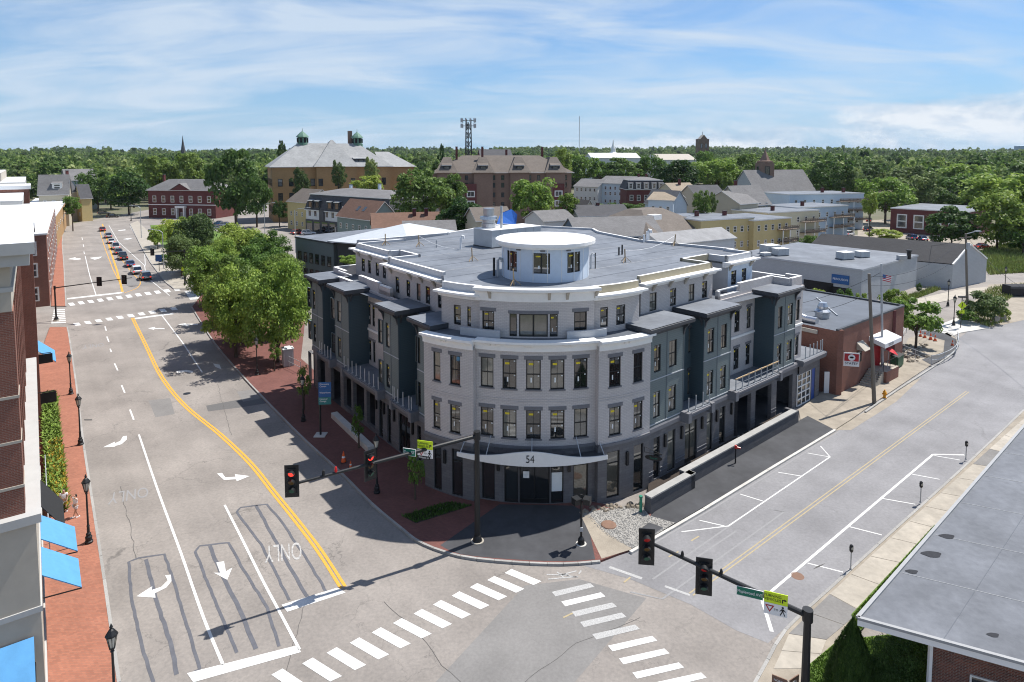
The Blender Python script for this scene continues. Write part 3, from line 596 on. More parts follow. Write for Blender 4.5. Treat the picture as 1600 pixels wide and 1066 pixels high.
over('gravel_bed', [(912, 802), (960, 792), (1002, 790), (1015, 806), (1055, 817), (988, 857), (945, 835)], 'gravel', KZ+0.006)
c_ = G(951, 820, KZ+.03); b = MB(); b.lathe(c_, [(0, .05), (.42, .05), (.5, .03), (.55, -.05)], 'rust', 18); b.build('manhole_cover', mw)
b = MB(); P = gpoly([(1001, 828), (1014, 818), (1036, 826), (1022, 836)], KZ+.02); b.prism(P, 0, KZ+.1, 'concrete_pale', 'asphalt_dark'); b.build('drain_frame', mw)
for i in range(34):
    t = rnd.random(); x, y = 915+95*t+rnd.uniform(-6, 6), 797-10*t+rnd.uniform(-3, 5); c = G(x, y, KZ); r = rnd.uniform(.10, .22); b = MB()
    b.lathe(c, [(0, r*.7), (r*.6, r*.6), (r, r*.1), (r*1.1, -.05)], 'rubble', 6); o = b.build('soil_clod', mw)
# concrete kerb and dark asphalt walk in front of the right facade
aw = slabwalk('asphalt_walk', [(1016, 806), (1055, 818), (1305, 672), (1262, 650), (1080, 748)], 'asphalt_dark', 0.12)
kerb(aw, [(985, 862), (1100, 795), (1200, 734), (1305, 671)], 0.22, 0.15, 'concrete_pale', seg=3)
line('gutter_edge', [(1000, 862), (1110, 797), (1210, 737), (1312, 674)], 0.12, 'paint_ghost')
dl = slabwalk('dirt_lot', [(1252, 664), (1305, 671), (1330, 655), (1365, 630), (1440, 580), (1490, 548), (1497, 530), (1480, 520), (1420, 535), (1395, 560), (1300, 600), (1248, 640)], 'dirt', 0.10)
kerb(dl, curve([(1352, 643), (1400, 610), (1450, 578), (1490, 550), (1497, 532), (1478, 518), (1440, 517)], 3), 0.18, 0.14, 'granite')
sheet('dirt_spill', [(1305, 672), (1352, 643), (1420, 598), (1440, 590), (1400, 628), (1330, 672)], 0.012, 'dirt', dl)
# right pavement by the flat-roofed building: concrete flags one by one
rp = slabwalk('concrete_base', [(1175, 1075), (1200, 1030), (1225, 985), (1290, 925), (1400, 825), (1500, 735), (1600, 640), (1625, 648), (1345, 975), (1300, 1075)], 'dirt', 0.115)
ka = curve([(1175, 1075), (1200, 1030), (1228, 983), (1290, 925), (1400, 825), (1500, 735), (1600, 640)], 2); kerb(rp, ka, 0.16, 0.14, 'granite')
A = [(1208, 1045), (1232, 990), (1296, 928), (1360, 869), (1420, 814), (1470, 770), (1520, 725), (1570, 680), (1610, 645)]
Bp = [(1275, 1045), (1292, 1000), (1345, 955), (1410, 880), (1462, 825), (1508, 777), (1552, 730), (1592, 688), (1630, 650)]
for i in range(len(A)-1):
    for j in range(2):
        t0, t1 = j/2, (j+1)/2
        a0, a1, b0, b1 = [G(*p, 0.13) for p in (A[i], A[i+1], Bp[i], Bp[i+1])]
        q = [a0.lerp(a1, t0), a0.lerp(b0, 1).lerp(a1.lerp(b1, 1), t0), b0.lerp(b1, t1), a0.lerp(a1, t1)]
        cen = sum(q, V(0, 0, 0))/4; q = [p+(cen-p).normalized()*0.03 for p in q]
        b = MB(); b.prism([tuple(p[:2]) for p in q], 0.05, 0.13, 'asphalt_patch' if i == 1 or (i == 6 and j == 0) else 'concrete', bot=False); b.build('paving_flag', rp)
lawn = sheet('lawn', [(1330, 960), (1460, 820), (1475, 826), (1345, 985)], 0.16, 'lawn'); lawn2 = sheet('lawn', [(1262, 1090), (1262, 1040), (1310, 1000), (1400, 990), (1480, 1010), (1500, 1090)], 0.16, 'lawn')
# side street running off to the right and the far pavements
sw1 = slabwalk('far_sidewalk', [(203, 350), (222, 388), (235, 410), (258, 440), (272, 451), (320, 450), (315, 430), (270, 400), (240, 370), (215, 345)], 'concrete', 0.13); kerb(sw1, [(203, 350), (222, 388), (235, 410), (258, 440), (272, 451), (312, 451)], seg=4)
sheet('lawn', [(240, 372), (270, 402), (315, 432), (420, 440), (400, 380), (300, 350), (235, 352)], 0.10, 'lawn')
sw2 = slabwalk('far_sidewalk', [(1435, 520), (1500, 495), (1548, 512), (1500, 520), (1440, 545)], 'concrete_pale', 0.10)
slabwalk('far_sidewalk', [(1440, 478), (1480, 470), (1560, 447), (1500, 452), (1420, 470)], 'concrete', 0.08)
sheet('parking_lot', [(345, 360), (470, 360), (440, 420), (400, 400), (330, 352)], 0.03, 'asphalt'); sheet('side_street', [(388, 338), (470, 338), (480, 420), (450, 440), (395, 360)], 0.02, 'asphalt')
sheet('side_street', [(1440, 510), (1480, 470), (1600, 415), (1720, 395), (1720, 450), (1600, 450), (1535, 500), (1497, 530)], 0.014, 'asphalt')
sheet('dirt_yard', [(1500, 495), (1545, 445), (1600, 440), (1700, 440), (1700, 480), (1600, 500), (1548, 512)], 0.022, 'dirt')
sheet('parking_lot', [(1340, 395), (1340, 345), (1460, 340), (1560, 380), (1540, 400)], 0.02, 'dirt')
sheet('parking_lot', [(1150, 410), (1400, 480), (1420, 540), (1260, 560), (1100, 480)], 0.015, 'asphalt')
# ---------------------------------------------------------------- the corner building
AC = (2.0, 57.0); RF, RC = 13.3, 12.8
PR = (10.4, 46.3); PL = (-6.13, 47.17)
fR = linefn(PR, AZR, 1); fL = linefn(PL, AZL, -1); aF = arcfn(AC, RF); aC = arcfn(AC, RC)
D_ = R(1)
TL, T1, T2, TR = -40.2*D_, -21*D_, 18.2*D_, 38.7*D_
bld = thing('corner_building', 'four storey pale brick corner building with rounded front, teal bays and rooftop cupola', 'building', (AC[0], 52, 0))
Z1, Z2, Z3 = 4.3, 11.3, 12.05
def aS(fn, px, z, Rr): return SX(fn, 0, z, px, -0.75*Rr, 0.75*Rr)
gw = Multi(); uw = Multi(); trim = Multi(); lint = Multi(); belt = Multi()
def arcwin(fn, Rr, pxs, rows, style, mbw, lintel=True):
    ops = []
    for (x0, x1) in pxs:
        for (z0, z1) in rows:
            a, b = aS(fn, x0, (z0+z1)/2, Rr), aS(fn, x1, (z0+z1)/2, Rr); ops.append((a, b, z0, z1))
            stl = style+('_pale' if rnd.random() < 0.22 else '')
            fnwin(bld, fn, a, b, z0, z1, stl, 0.11)
            if lintel:
                strip(lint, fn, rng(a-0.14, b+0.14, 0.4), [(-0.035, z1), (0.05, z1), (0.05, z1+0.26), (-0.035, z1+0.26)], 'lintel_grey')
                strip(lint, fn, rng(a-0.08, b+0.08, 0.4), [(-0.06, z0-0.1), (0.05, z0-0.1), (0.05, z0), (-0.06, z0)], 'lintel_grey')
    return ops
rows = [(4.95, 7.05), (8.55, 10.72)]
cw = [(751, 771), (785, 807), (822, 845), (860, 882), (897, 918)]
segs = [(aF, RF, TL*RF, T1*RF, [(677, 688), (703, 719)]), (aC, RC, T1*RC, T2*RC, cw), (aF, RF, T2*RF, TR*RF, [(952, 970), (990, 1004)])]
for fn, Rr, s0, s1, px in segs:
    ops = arcwin(fn, Rr, px, rows, 'sash_sticker', uw)
    panel(uw, fn, s0, s1, Z1, Z2+.3, ops, 'white_brick', ds=0.7)
    for zb in (7.62, 7.8): strip(belt, fn, rng(s0+.02, s1-.02, .7), [(-0.025, zb), (0, zb), (0, zb+.04), (-0.025, zb+.04)], 'white_brick', caps=False)
    # cornice
    strip(trim, fn, rng(s0, s1, 0.6), [(-0.12, Z2), (0.3, Z2), (0.3, Z3), (-0.5, Z3), (-0.5, Z3-0.16), (-0.2, Z3-0.3), (-0.12, Z2+0.25)], 'trim_white')
    strip(belt, fn, rng(s0, s1, 0.6), [(-0.10, Z1-.08), (0.2, Z1-.08), (0.2, Z1+0.12), (-0.10, Z1+.12)], 'trim_white' if False else 'lintel_grey')
# returns between the flanks and the recessed middle
for t in (T1, T2):
    uw.new().face([aF(t*RF, 0, Z1), aF(t*RF, .5, Z1), aF(t*RF, .5, Z2+.3), aF(t*RF, 0, Z2+.3)], 'white_brick'); gw.new().face([aF(t*RF, 0, 0), aF(t*RF, .5, 0), aF(t*RF, .5, Z1), aF(t*RF, 0, Z1)], 'grey_block')
# white brackets in pairs under the arc cornice
for px in (694, 770, 827, 888, 978):
    fn, Rr = (aC, RC) if 735 < px < 930 else (aF, RF); s = aS(fn, px, Z2+.4, Rr)
    for o in (-.2, .2): strip(trim, fn, [s+o-.09, s+o+.09], [(-.12, Z2+.30), (-.12, Z3-.16), (-.42, Z3-.16), (-.3, Z2+.4)], 'trim_white')
# ground floor arc
def shop(fn, Rr, s0, s1, pxs, zt, m='grey_block'):
    ops = []
    for x0, x1, zb, st in pxs:
        a, b = aS(fn, x0, 2, Rr), aS(fn, x1, 2, Rr); ops.append((a, b, zb, zt)); fnwin(bld, fn, a, b, zb, zt, st, 0.14, 'entrance_door' if 'door' in st else 'shop_window')
    panel(gw, fn, s0, s1, 0, Z1, ops, m, ds=0.7, reveal=.2)
shop(aF, RF, TL*RF, T1*RF, [(678, 690, .25, 'shop'), (706, 723, .25, 'shop')], 3.75)
shop(aC, RC, T1*RC, T2*RC, [(753, 773, .2, 'shop'), (788, 810, .15, 'shop'), (811.5, 859, .15, 'door'), (860.5, 880.5, .15, 'shop'), (896, 919, .25, 'shop_pale')], 3.75)
shop(aF, RF, T2*RF, TR*RF, [(948, 968, .3, 'shop_pale'), (990, 1005, .2, 'shop')], 3.75)
# wings: bays, recesses, storeys
def wing(fn, ext, bays, recs, far_end, W2=(5.2, 7.25), W3=(8.75, 10.85)):
    for (s0, s1, wins) in bays:
        b = MB(); ops = []
        for (x0, x1) in wins:
            for (z0, z1) in (W2, W3):
                a, c = sorted((SX(fn, .4, 8, x0), SX(fn, .4, 8, x1))); ops.append((a, c, z0, z1)); fnwin(bld, fn, a, c, z0, z1, 'sash_sticker'+('_pale' if rnd.random() < .3 else ''), .52)
        panel(b, fn, s0, s1, Z1+.3, 11.75, ops, 'teal_siding', d=.4)
        for s in (s0, s1): b.face([fn(s, .4, Z1+.3), fn(s, 3, Z1+.3), fn(s, 3, 11.75), fn(s, .4, 11.75)], 'teal_siding_shaded')
        # panel battens
        for zb in (4.75, 8.2): strip(b, fn, [s0-.02, s1+.02], [(.36, zb), (.4, zb), (.4, zb+.07), (.36, zb+.07)], 'parapet_grey')
        for s in (s0+.05, s1-.05, (s0+s1)/2): strip(b, fn, [s-.05, s+.05], [(.375, Z1+.3), (.4, Z1+.3), (.4, 11.7), (.375, 11.7)], 'teal_panel')
        b.build('bay_wall', bld)
        r = MB()   # overhanging slab roof with brackets
        strip(r, fn, [s0-.55, s1+.55], [(-.15, 12.05), (3.1, 12.05), (3.1, 12.42), (-.15, 12.42), (-.15, 12.36), (-.22, 12.34), (-.22, 12.12)], 'trim_dark', ['trim_dark', 'trim_dark', 'roof_membrane', 'trim_dark', 'trim_dark', 'trim_dark', 'trim_dark'])
        strip(r, fn, [s0-.12, s1+.12], [(.28, 11.72), (3, 11.72), (3, 12.05), (.28, 12.05)], 'trim_dark')
        r.build('bay_roof', bld)
        for s in (s0+.12, s1-.12):
            k = MB(); strip(k, fn, [s-.08, s+.08], [(.36, 11.05), (.36, 12.05), (-.1, 12.05), (-.08, 11.9), (.2, 11.6)], 'trim_dark'); k.build('bracket', bld)
        for s, sg in ((s0, -1), (s1, 1)):
            k = MB(); q = [(0, 11.2), (0, 12.05), (.48, 12.05), (.46, 11.9), (.15, 11.6)]
            for d0 in (.55,):
                k.face([fn(s+sg*a, d0, z) for a, z in q], 'trim_dark'); k.face([fn(s+sg*a, d0+.14, z) for a, z in q], 'trim_dark')
                for (p, w) in zip(q, q[1:]+q[:1]): k.face([fn(s+sg*p[0], d0, p[1]), fn(s+sg*w[0], d0, w[1]), fn(s+sg*w[0], d0+.14, w[1]), fn(s+sg*p[0], d0+.14, p[1])], 'trim_dark')
            k.build('bracket', bld)
    for (s0, s1, d, m, wins) in recs:
        b = MB(); ops = []
        for (x0, x1) in wins:
            for (z0, z1) in (W2, W3):
                a, c = sorted((SX(fn, d, 8, x0), SX(fn, d, 8, x1))); ops.append((a, c, z0, z1)); fnwin(bld, fn, a, c, z0, z1, 'sash_sticker', d+.12)
                strip(lint, fn, [a-.12, c+.12], [(d-.05, z1), (d, z1), (d, z1+.22), (d-.05, z1+.22)], 'lintel_grey' if m == 'white_brick' else 'trim_dark')
        panel(b, fn, s0, s1, Z1+.3, 12.3 if m == 'white_brick' else 12.0, ops, m, d=d)
        b.build('recess_wall', bld)
        if m == 'white_brick':
            strip(belt, fn, [s0, s1], [(d-.1, 8.2), (d, 8.2), (d, 8.4), (d-.1, 8.4)], 'trim_white'); strip(belt, fn, [s0, s1], [(d-.12, 11.95), (d, 11.95), (d, 12.2), (d-.12, 12.2)], 'white_brick')
rb = [(.05, 4.55, [(1021.5, 1032), (1045, 1057)]), (7.3, 11.45, [(1105, 1115), (1126, 1135)]), (19.0, 23.2, [(1215, 1221.5), (1230, 1238)])]
wing(fR, 0, rb, [(4.55, 7.3, 1.6, 'teal_siding_shaded', [(1075, 1089)]), (11.45, 19.0, 2.4, 'white_brick', [(1147, 1155), (1166, 1172.5)]), (23.2, 25.3, .7, 'white_brick', [(1243, 1248.5)])], 25.3)
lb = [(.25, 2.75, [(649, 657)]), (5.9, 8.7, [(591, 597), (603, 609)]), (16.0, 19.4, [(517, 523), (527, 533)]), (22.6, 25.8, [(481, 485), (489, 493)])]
wing(fL, 0, lb, [(2.75, 5.9, 2.2, 'teal_siding_shaded', []), (8.7, 16.0, 2.4, 'white_brick', [(574, 579.5), (582, 586)]), (19.4, 22.6, 1.8, 'teal_siding_shaded', [(505, 514)])], 25.8)
def eave(z): pass
# wing ground floors
def base(fn, s0, s1, ops, m='grey_block', rv=.35):
    panel(gw, fn, s0, s1, 0, Z1+.0, [o[:4] for o in ops], m, d=.45, reveal=rv)
    for o in ops:
        if o[4]: fnwin(bld, fn, o[0], o[1], o[2], o[3], o[4], .45+.16, 'entrance_door' if 'door' in o[4] else 'shop_window')
    strip(belt, fn, [s0, s1], [(.3, 4.2), (.6, 4.2), (.6, 4.62), (.36, 4.62), (.3, 4.5)], 'lintel_grey')
    for zb in (.75, 1.05):
        cuts = sorted(o for o in ops if o[2] < zb); s = s0
        for o in cuts+[(s1, s1)]:
            if o[0]-s > .1: strip(belt, fn, [s, o[0]], [(.41, zb), (.45, zb), (.45, zb+.05), (.41, zb+.05)], 'lintel_grey')
            s = o[1]
def ox(fn, x0, x1, z0, z1, st): a, b = sorted((SX(fn, .45, 2, x0), SX(fn, .45, 2, x1))); return (a, b, z0, z1, st)
opR = [ox(fR, 1021, 1031, .35, 3.6, 'shop'), ox(fR, 1043, 1055, .35, 3.6, 'shop_pale'), ox(fR, 1070, 1089, .2, 3.6, 'door_pale'), ox(fR, 1104, 1113, .3, 3.6, 'shop_pale'), ox(fR, 1124, 1133, .3, 3.6, 'shop')]
opR += [ox(fR, 1147, 1173, .15, 3.65, None), ox(fR, 1180, 1205, .15, 3.65, None), ox(fR, 1213, 1238, .15, 3.65, None)]
base(fR, .1, 24.2, opR)
opL = [ox(fL, 652, 658, .2, 3.6, 'shop'), ox(fL, 623, 641, .2, 3.6, 'door'), ox(fL, 605, 611, .2, 3.6, 'shop'), ox(fL, 592, 598, .2, 3.6, 'shop')]
opL += [ox(fL, 573, 586, .5, 3.65, None), ox(fL, 552, 569, .5, 3.65, None), ox(fL, 537, 549, .5, 3.65, None), ox(fL, 517, 532, .1, 3.65, None), ox(fL, 496, 508, .1, 3.65, None), ox(fL, 482, 492, .1, 3.65, None)]
base(fL, .1, 25.8, opL)
# dark carport interior behind the open bays: side walls, columns and a back wall with real depth
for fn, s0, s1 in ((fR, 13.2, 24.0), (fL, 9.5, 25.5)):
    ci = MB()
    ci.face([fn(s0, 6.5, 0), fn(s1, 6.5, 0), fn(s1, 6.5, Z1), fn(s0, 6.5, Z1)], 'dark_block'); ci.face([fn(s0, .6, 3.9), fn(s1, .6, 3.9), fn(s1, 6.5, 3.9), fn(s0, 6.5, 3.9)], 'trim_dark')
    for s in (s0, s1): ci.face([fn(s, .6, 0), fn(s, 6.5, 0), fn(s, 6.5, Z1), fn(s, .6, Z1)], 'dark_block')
    ci.face([fn(s0, .46, .16), fn(s1, .46, .16), fn(s1, 6.5, .16), fn(s0, 6.5, .16)], 'asphalt_dark')  # near-black floor colour stands in for the shade inside
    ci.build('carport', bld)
# wall lights between the openings
for fn, pxs in ((fR, (1038, 1064, 1096, 1119, 1142)), (fL, (646, 617, 601, 589))):
    for x in pxs:
        s = SX(fn, .45, 3, x); k = MB(); strip(k, fn, [s-.1, s+.1], [(.28, 2.6), (.44, 2.6), (.44, 3.6), (.28, 3.6)], 'black_metal'); k.build('wall_light', bld)
for fn, Rr, xs in ((aF, RF, (696, 979)), (aC, RC, (779, 889))):
    for x in xs: s = aS(fn, x, 2.9, Rr); k = MB(); strip(k, fn, [s-.1, s+.1], [(-.17, 2.5), (-.01, 2.5), (-.01, 3.5), (-.17, 3.5)], 'black_metal'); k.build('wall_light', bld)
# balconies over the recesses: slab, fascia and bare posts
def balcony(fn, s0, s1, dr, posts, rails=False, steel='galvanised'):
    b = MB(); strip(b, fn, [s0, s1], [(-.25, 4.45), (dr, 4.45), (dr, 4.86), (-.25, 4.86), (-.25, 4.8), (-.34, 4.78), (-.34, 4.66), (-.2, 4.55)], 'lintel_grey', ['lintel_grey', 'lintel_grey', 'roof_membrane']+['lintel_grey']*5)
    for s in (s0+.2, s1-.2): strip(b, fn, [s-.22, s+.22], [(-.4, 4.1), (.44, 4.1), (.44, 4.9), (-.4, 4.9)], 'lintel_grey')
    o = b.build('balcony', bld)
    for s in posts:
        k = MB(); k.bar(fn(s, -.1, 4.86), fn(s, -.1, 6.0), .07, .07, steel); k.bar(fn(s, -.1, 4.86)-V(0, 0, 0), fn(s, -.1, 4.9), .2, .2, steel); k.build('railing_post', o)
    if rails:
        k = MB(); k.bar(fn(s0+.3, -.1, 5.9), fn(s1-.3, -.1, 5.9), .09, .09, 'plywood'); k.bar(fn(s0+.3, -.1, 5.45), fn(s1-.3, -.1, 5.45), .04, .04, steel); k.build('railing_bar', o)
balcony(fR, 4.2, 7.9, 1.5, [4.6, 5.6, 6.6, 7.5]); balcony(fR, 11.2, 19.4, 2.3, rng(11.6, 19.1, 1.1), True)
balcony(fL, 2.5, 6.2, 2.1, [2.9, 3.3, 4.3, 5.2, 5.8, 6.05]); balcony(fL, 8.4, 16.3, 2.3, rng(8.8, 16.1, .95)); balcony(fL, 19.1, 22.9, 1.7, [19.4, 20.2, 21.0, 21.8, 22.4])
# right end: end wall, lower garage extension with terrace
ew = MB(); ew.face([fR(25.3, .7, 4.3), fR(25.3, 14, 4.3), fR(25.3, 14, 12.3), fR(25.3, .7, 12.3)], 'white_brick'); ew.face([fR(24.2, .45, 0), fR(24.2, 1, 0), fR(24.2, 1, Z1), fR(24.2, .45, Z1)], 'grey_block')
ew.face([fL(25.8, .4, 4.3), fL(25.8, 14, 4.3), fL(25.8, 14, 12.3), fL(25.8, .4, 12.3)], 'teal_siding'); ew.face([fL(25.8, .45, 0), fL(25.8, 14, 0), fL(25.8, 14, 4.3), fL(25.8, .45, 4.3)], 'grey_block')
ew.build('end_wall', bld)
ga = MB(); a0, a1 = SX(fR, .3, 2, 1247), SX(fR, .3, 2, 1267); b0, b1 = SX(fR, .3, 2, 1268), SX(fR, .3, 2, 1273.5)
panel(ga, fR, 24.2, 28.8, 0, 4.35, [(a0, a1, 0.05, 3.3), (b0, b1, .05, 3.3)], 'grey_block', d=.3)
ga.face([fR(28.8, .3, 0), fR(28.8, 9, 0), fR(28.8, 9, 4.35), fR(28.8, .3, 4.35)], 'grey_block')
strip(ga, fR, [24.0, 29.2], [(-.15, 4.3), (8, 4.3), (8, 4.86), (-.15, 4.86), (-.25, 4.75), (-.2, 4.45)], 'lintel_grey', ['lintel_grey', 'lintel_grey', 'roof_membrane', 'lintel_grey', 'lintel_grey', 'lintel_grey'])
for zb in (.8,): strip(ga, fR, [b1+.1, 28.8], [(.25, zb), (.3, zb), (.3, zb+.07), (.25, zb+.07)], 'lintel_grey')
gaO = ga.build('garage_extension', bld)
gd = MB(); gd.face([fR(a0, .42, .05), fR(a1, .42, .05), fR(a1, .42, 3.3), fR(a0, .42, 3.3)], 'glass_dark')
for i in range(4): s = a0+(a1-a0)*i/3; gd.bar(fR(s, .38, .05), fR(s, .38, 3.3), .1, .08, 'trim_white')
for i in range(6): z = .08+3.2*i/5; gd.bar(fR(a0, .38, z), fR(a1, .38, z), .08, .1, 'trim_white')
gd.build('garage_door', gaO); gd = MB(); strip(gd, fR, [b0, b1], [(.36, .05), (.42, .05), (.42, 3.3), (.36, 3.3)], 'blue_door'); gd.build('blue_door', gaO)
for s in (25.0, 26.0, 26.8, 27.6, 28.4, 28.8): k = MB(); k.bar(fR(s, .1, 4.86), fR(s, .1, 6.1), .07, .07, 'galvanised'); k.build('railing_post', gaO)
# ---- top storey
F4a = arcfn(AC, 11.9); F4b = arcfn(AC, 11.45)
U1, U2 = -21.5*D_, 19.5*D_
w4 = Multi()
def f4win(fn, a, b, z0, z1, st, lin=False):
    fnwin(bld, fn, a, b, z0, z1, st, .1)
    if lin: strip(lint, fn, rng(a-.15, b+.15, .4), [(-.03, z1), (.05, z1), (.05, z1+.25), (-.03, z1+.25)], 'lintel_grey')
ops = []
for x0, x1, z0, z1, st in ((753.5, 772, 12.35, 13.85, 'sash_sticker'), (796, 807.5, 12.1, 13.75, 'plain'), (811, 856, 12.1, 13.75, 'slider_pale'), (859, 871.5, 12.1, 13.75, 'plain_sticker'), (897, 917, 12.35, 13.85, 'sash_sticker')):
    a, b = aS(F4a, x0, 13, 11.9), aS(F4a, x1, 13, 11.9); ops.append((a, b, z0, z1)); f4win(F4a, a, b, z0, z1, st, 'sash' in st)
a, b = aS(F4a, 794, 13.8, 11.9), aS(F4a, 873, 13.8, 11.9); strip(lint, F4a, rng(a, b, .4), [(-.03, 13.76), (.05, 13.76), (.05, 13.98), (-.03, 13.98)], 'lintel_grey')
panel(w4, F4a, U1*11.9, U2*11.9, 12.0, 15.0, ops, 'white_brick', ds=.7)
for t in (U1, U2): w4.new().face([F4a(t*11.9, 0, 12), F4a(t*11.9, 1.2, 12), F4a(t*11.9, 1.2, 15.3), F4a(t*11.9, 0, 15.3)], 'white_brick')
strip(trim, F4a, rng(U1*11.9-.3, U2*11.9+.3, .6), [(-.06, 14.62), (.2, 14.62), (.2, 15.6), (-.55, 15.6), (-.55, 15.42), (-.12, 15.25)], 'trim_white')
for px in (766, 858, 886, 930): s = aS(F4a, px, 15, 11.9); strip(trim, F4a, [s-.1, s+.1], [(-.06, 14.75), (-.06, 15.4), (-.46, 15.42), (-.22, 15.1)], 'stone_beige')
def f4wing(fn, segs, m):
    for s0, s1, d, wins in segs:
        ops = []
        for x0, x1 in wins:
            a, c = sorted((SX(fn, d, 13.2, x0), SX(fn, d, 13.2, x1))); ops.append((a, c, 12.45, 13.95)); fnwin(bld, fn, a, c, 12.45, 13.95, 'sash_sticker', d+.1)
        panel(w4, fn, s0, s1, 12.0, 14.7, ops, m, d=d)
ends = {}
R4d, L4d = 3.2, 3.3
fl0, fl1 = U2*11.45, aS(F4b, 1000.5, 13, 11.45)
ops = []
for x0, x1 in ((938, 950), (963, 977)): a, c = aS(F4b, x0, 13.2, 11.45), aS(F4b, x1, 13.2, 11.45); ops.append((a, c, 12.4, 13.9)); f4win(F4b, a, c, 12.4, 13.9, 'sash_sticker')
panel(w4, F4b, fl0, fl1, 12.0, 14.6, ops, 'white_brick', ds=.7)
fm0, fm1 = aS(F4b, 690, 13, 11.45), U1*11.45
ops = []
for x0, x1 in ((709, 720), (730, 736)): a, c = aS(F4b, x0, 13.2, 11.45), aS(F4b, x1, 13.2, 11.45); ops.append((a, c, 12.4, 13.9)); f4win(F4b, a, c, 12.4, 13.9, 'sash_sticker')
panel(w4, F4b, fm0, fm1, 12.0, 14.6, ops, 'white_brick', ds=.7)
sR0 = SX(fR, R4d, 13, 1001); sR1 = SX(fR, R4d, 13, 1113)
sL0 = SX(fL, L4d, 13, 690); sL1 = SX(fL, L4d, 13, 606)
f4wing(fR, [(sR0, sR1, R4d, [(1015, 1026), (1047, 1056.5), (1076, 1085), (1097, 1105)])], 'white_brick')
f4wing(fL, [(sL0, sL1, L4d, [(618, 624), (635, 641), (651, 657), (665, 672), (684, 690)])], 'white_brick')
for fn, s, d in ((fR, sR1, R4d), (fL, sL1, L4d), (fR, sR0, R4d), (fL, sL0, L4d)): w4.new().face([fn(s, d, 12), fn(s, d+5, 12), fn(s, d+5, 15.2), fn(s, d, 15.2)], 'white_brick')
# far blocks of the top storey
def farblock(fn, s0, s1, d, wins, dep=9):
    b = MB(); ops = []
    for x0, x1 in wins:
        a, c = sorted((SX(fn, d, 13.2, x0), SX(fn, d, 13.2, x1))); ops.append((a, c, 12.6, 14.0)); fnwin(bld, fn, a, c, 12.6, 14.0, 'sash_sticker', d+.1)
    panel(b, fn, s0, s1, 12, 14.9, ops, 'housewrap' if fn is fR else 'white_brick', d=d)
    for s in (s0, s1): b.face([fn(s, d, 12), fn(s, d+dep, 12), fn(s, d+dep, 15.2), fn(s, d, 15.2)], 'parapet_grey')
    b.build('top_block', bld)
sRb0, sRb1, dRb = SX(fR, 4.2, 13, 1137), SX(fR, 4.2, 13, 1175), 4.2
sLb0, sLb1, dLb = SX(fL, 5.2, 13, 607), SX(fL, 5.2, 13, 556), 5.2
farblock(fR, sRb0, sRb1, dRb, [(1142.5, 1150.5), (1159, 1166)]); farblock(fL, sLb0, sLb1, dLb, [(565, 570), (575, 579.5), (587, 592), (598, 603)])
# cornices and parapets of the wings
cor = Multi(); par = Multi()
CP = lambda d: [(d-.05, 14.45), (d+.3, 14.45), (d+.3, 14.95), (d-.62, 14.95), (d-.62, 14.8), (d-.1, 14.62)]
for fn, S, d in ((fR, [sR0-.2, sR1+.5], R4d), (fL, [sL0-.2, sL1+.5], L4d), (fR, [sRb0-.5, sRb1+.5], dRb), (fL, [sLb0-.3, sLb1+.5], dLb)): strip(cor, fn, S, CP(d), 'trim_white')
strip(cor, F4b, rng(fl0, fl1+.3, .6), CP(0), 'trim_white'); strip(cor, F4b, rng(fm0-.3, fm1, .6), CP(0), 'trim_white')
for fn, d, xs in ((fR, R4d, (1020, 1046, 1070, 1100)), (fL, L4d, (612, 642, 660, 680)), (fR, dRb, (1140, 1172)), (fL, dLb, (562, 580, 604))):
    for x in xs:
        s = SX(fn, d, 14.5, x); strip(cor, fn, [s-.12, s+.12], [(d-.05, 14.1), (d-.05, 14.8), (d-.5, 14.8), (d-.25, 14.45)], 'stone_beige')
def ppt(P, z0=14.9, z1=15.5, w=.28, m='parapet_grey', cap='trim_white'):
    P = [Vector((p[0], p[1], 0)) for p in P]
    for a, b in zip(P, P[1:]):
        n = (b-a).cross(V(0, 0, 1)).normalized()*w/2; e = (b-a).normalized()*w/2
        par.prism([tuple((a-e-n)[:2]), tuple((b+e-n)[:2]), tuple((b+e+n)[:2]), tuple((a-e+n)[:2])], z0, z1, m, cap)
q = lambda fn, s, d: tuple(fn(s, d, 0)[:2])
e1 = F4b(fl1, .3, 0); e0 = F4b(fl0+1.0, .35, 0)
bk = [G(1150, 392, 15.3), G(1000, 377, 15.3), G(935, 364, 15.3), G(926, 359, 15.3), G(784, 352, 15.3), G(700, 366, 15.3), G(560, 378, 15.3)]
rimR = [F4b(s, .35, 0) for s in rng(fl0+.4, fl1, 1)]; rimL = [F4b(s, .35, 0) for s in rng(fm0, fm1-.4, 1)]
rw = [q(fR, sR0+.1, R4d+.25), q(fR, sR1-.1, R4d+.25), q(fR, sR1-.1, 6.4), q(fR, sRb0, 6.4), q(fR, sRb0, dRb+.2), q(fR, sRb1-.1, dRb+.2), q(fR, sRb1-.1, dRb+3)]
lw_ = [q(fL, sL0+.1, L4d+.25), q(fL, sL1-.1, L4d+.25), q(fL, sL1-.1, 6.6), q(fL, sLb0+.1, 6.6), q(fL, sLb0+.1, dLb+.2), q(fL, sLb1-.1, dLb+.2), q(fL, sLb1-.1, dLb+6)]
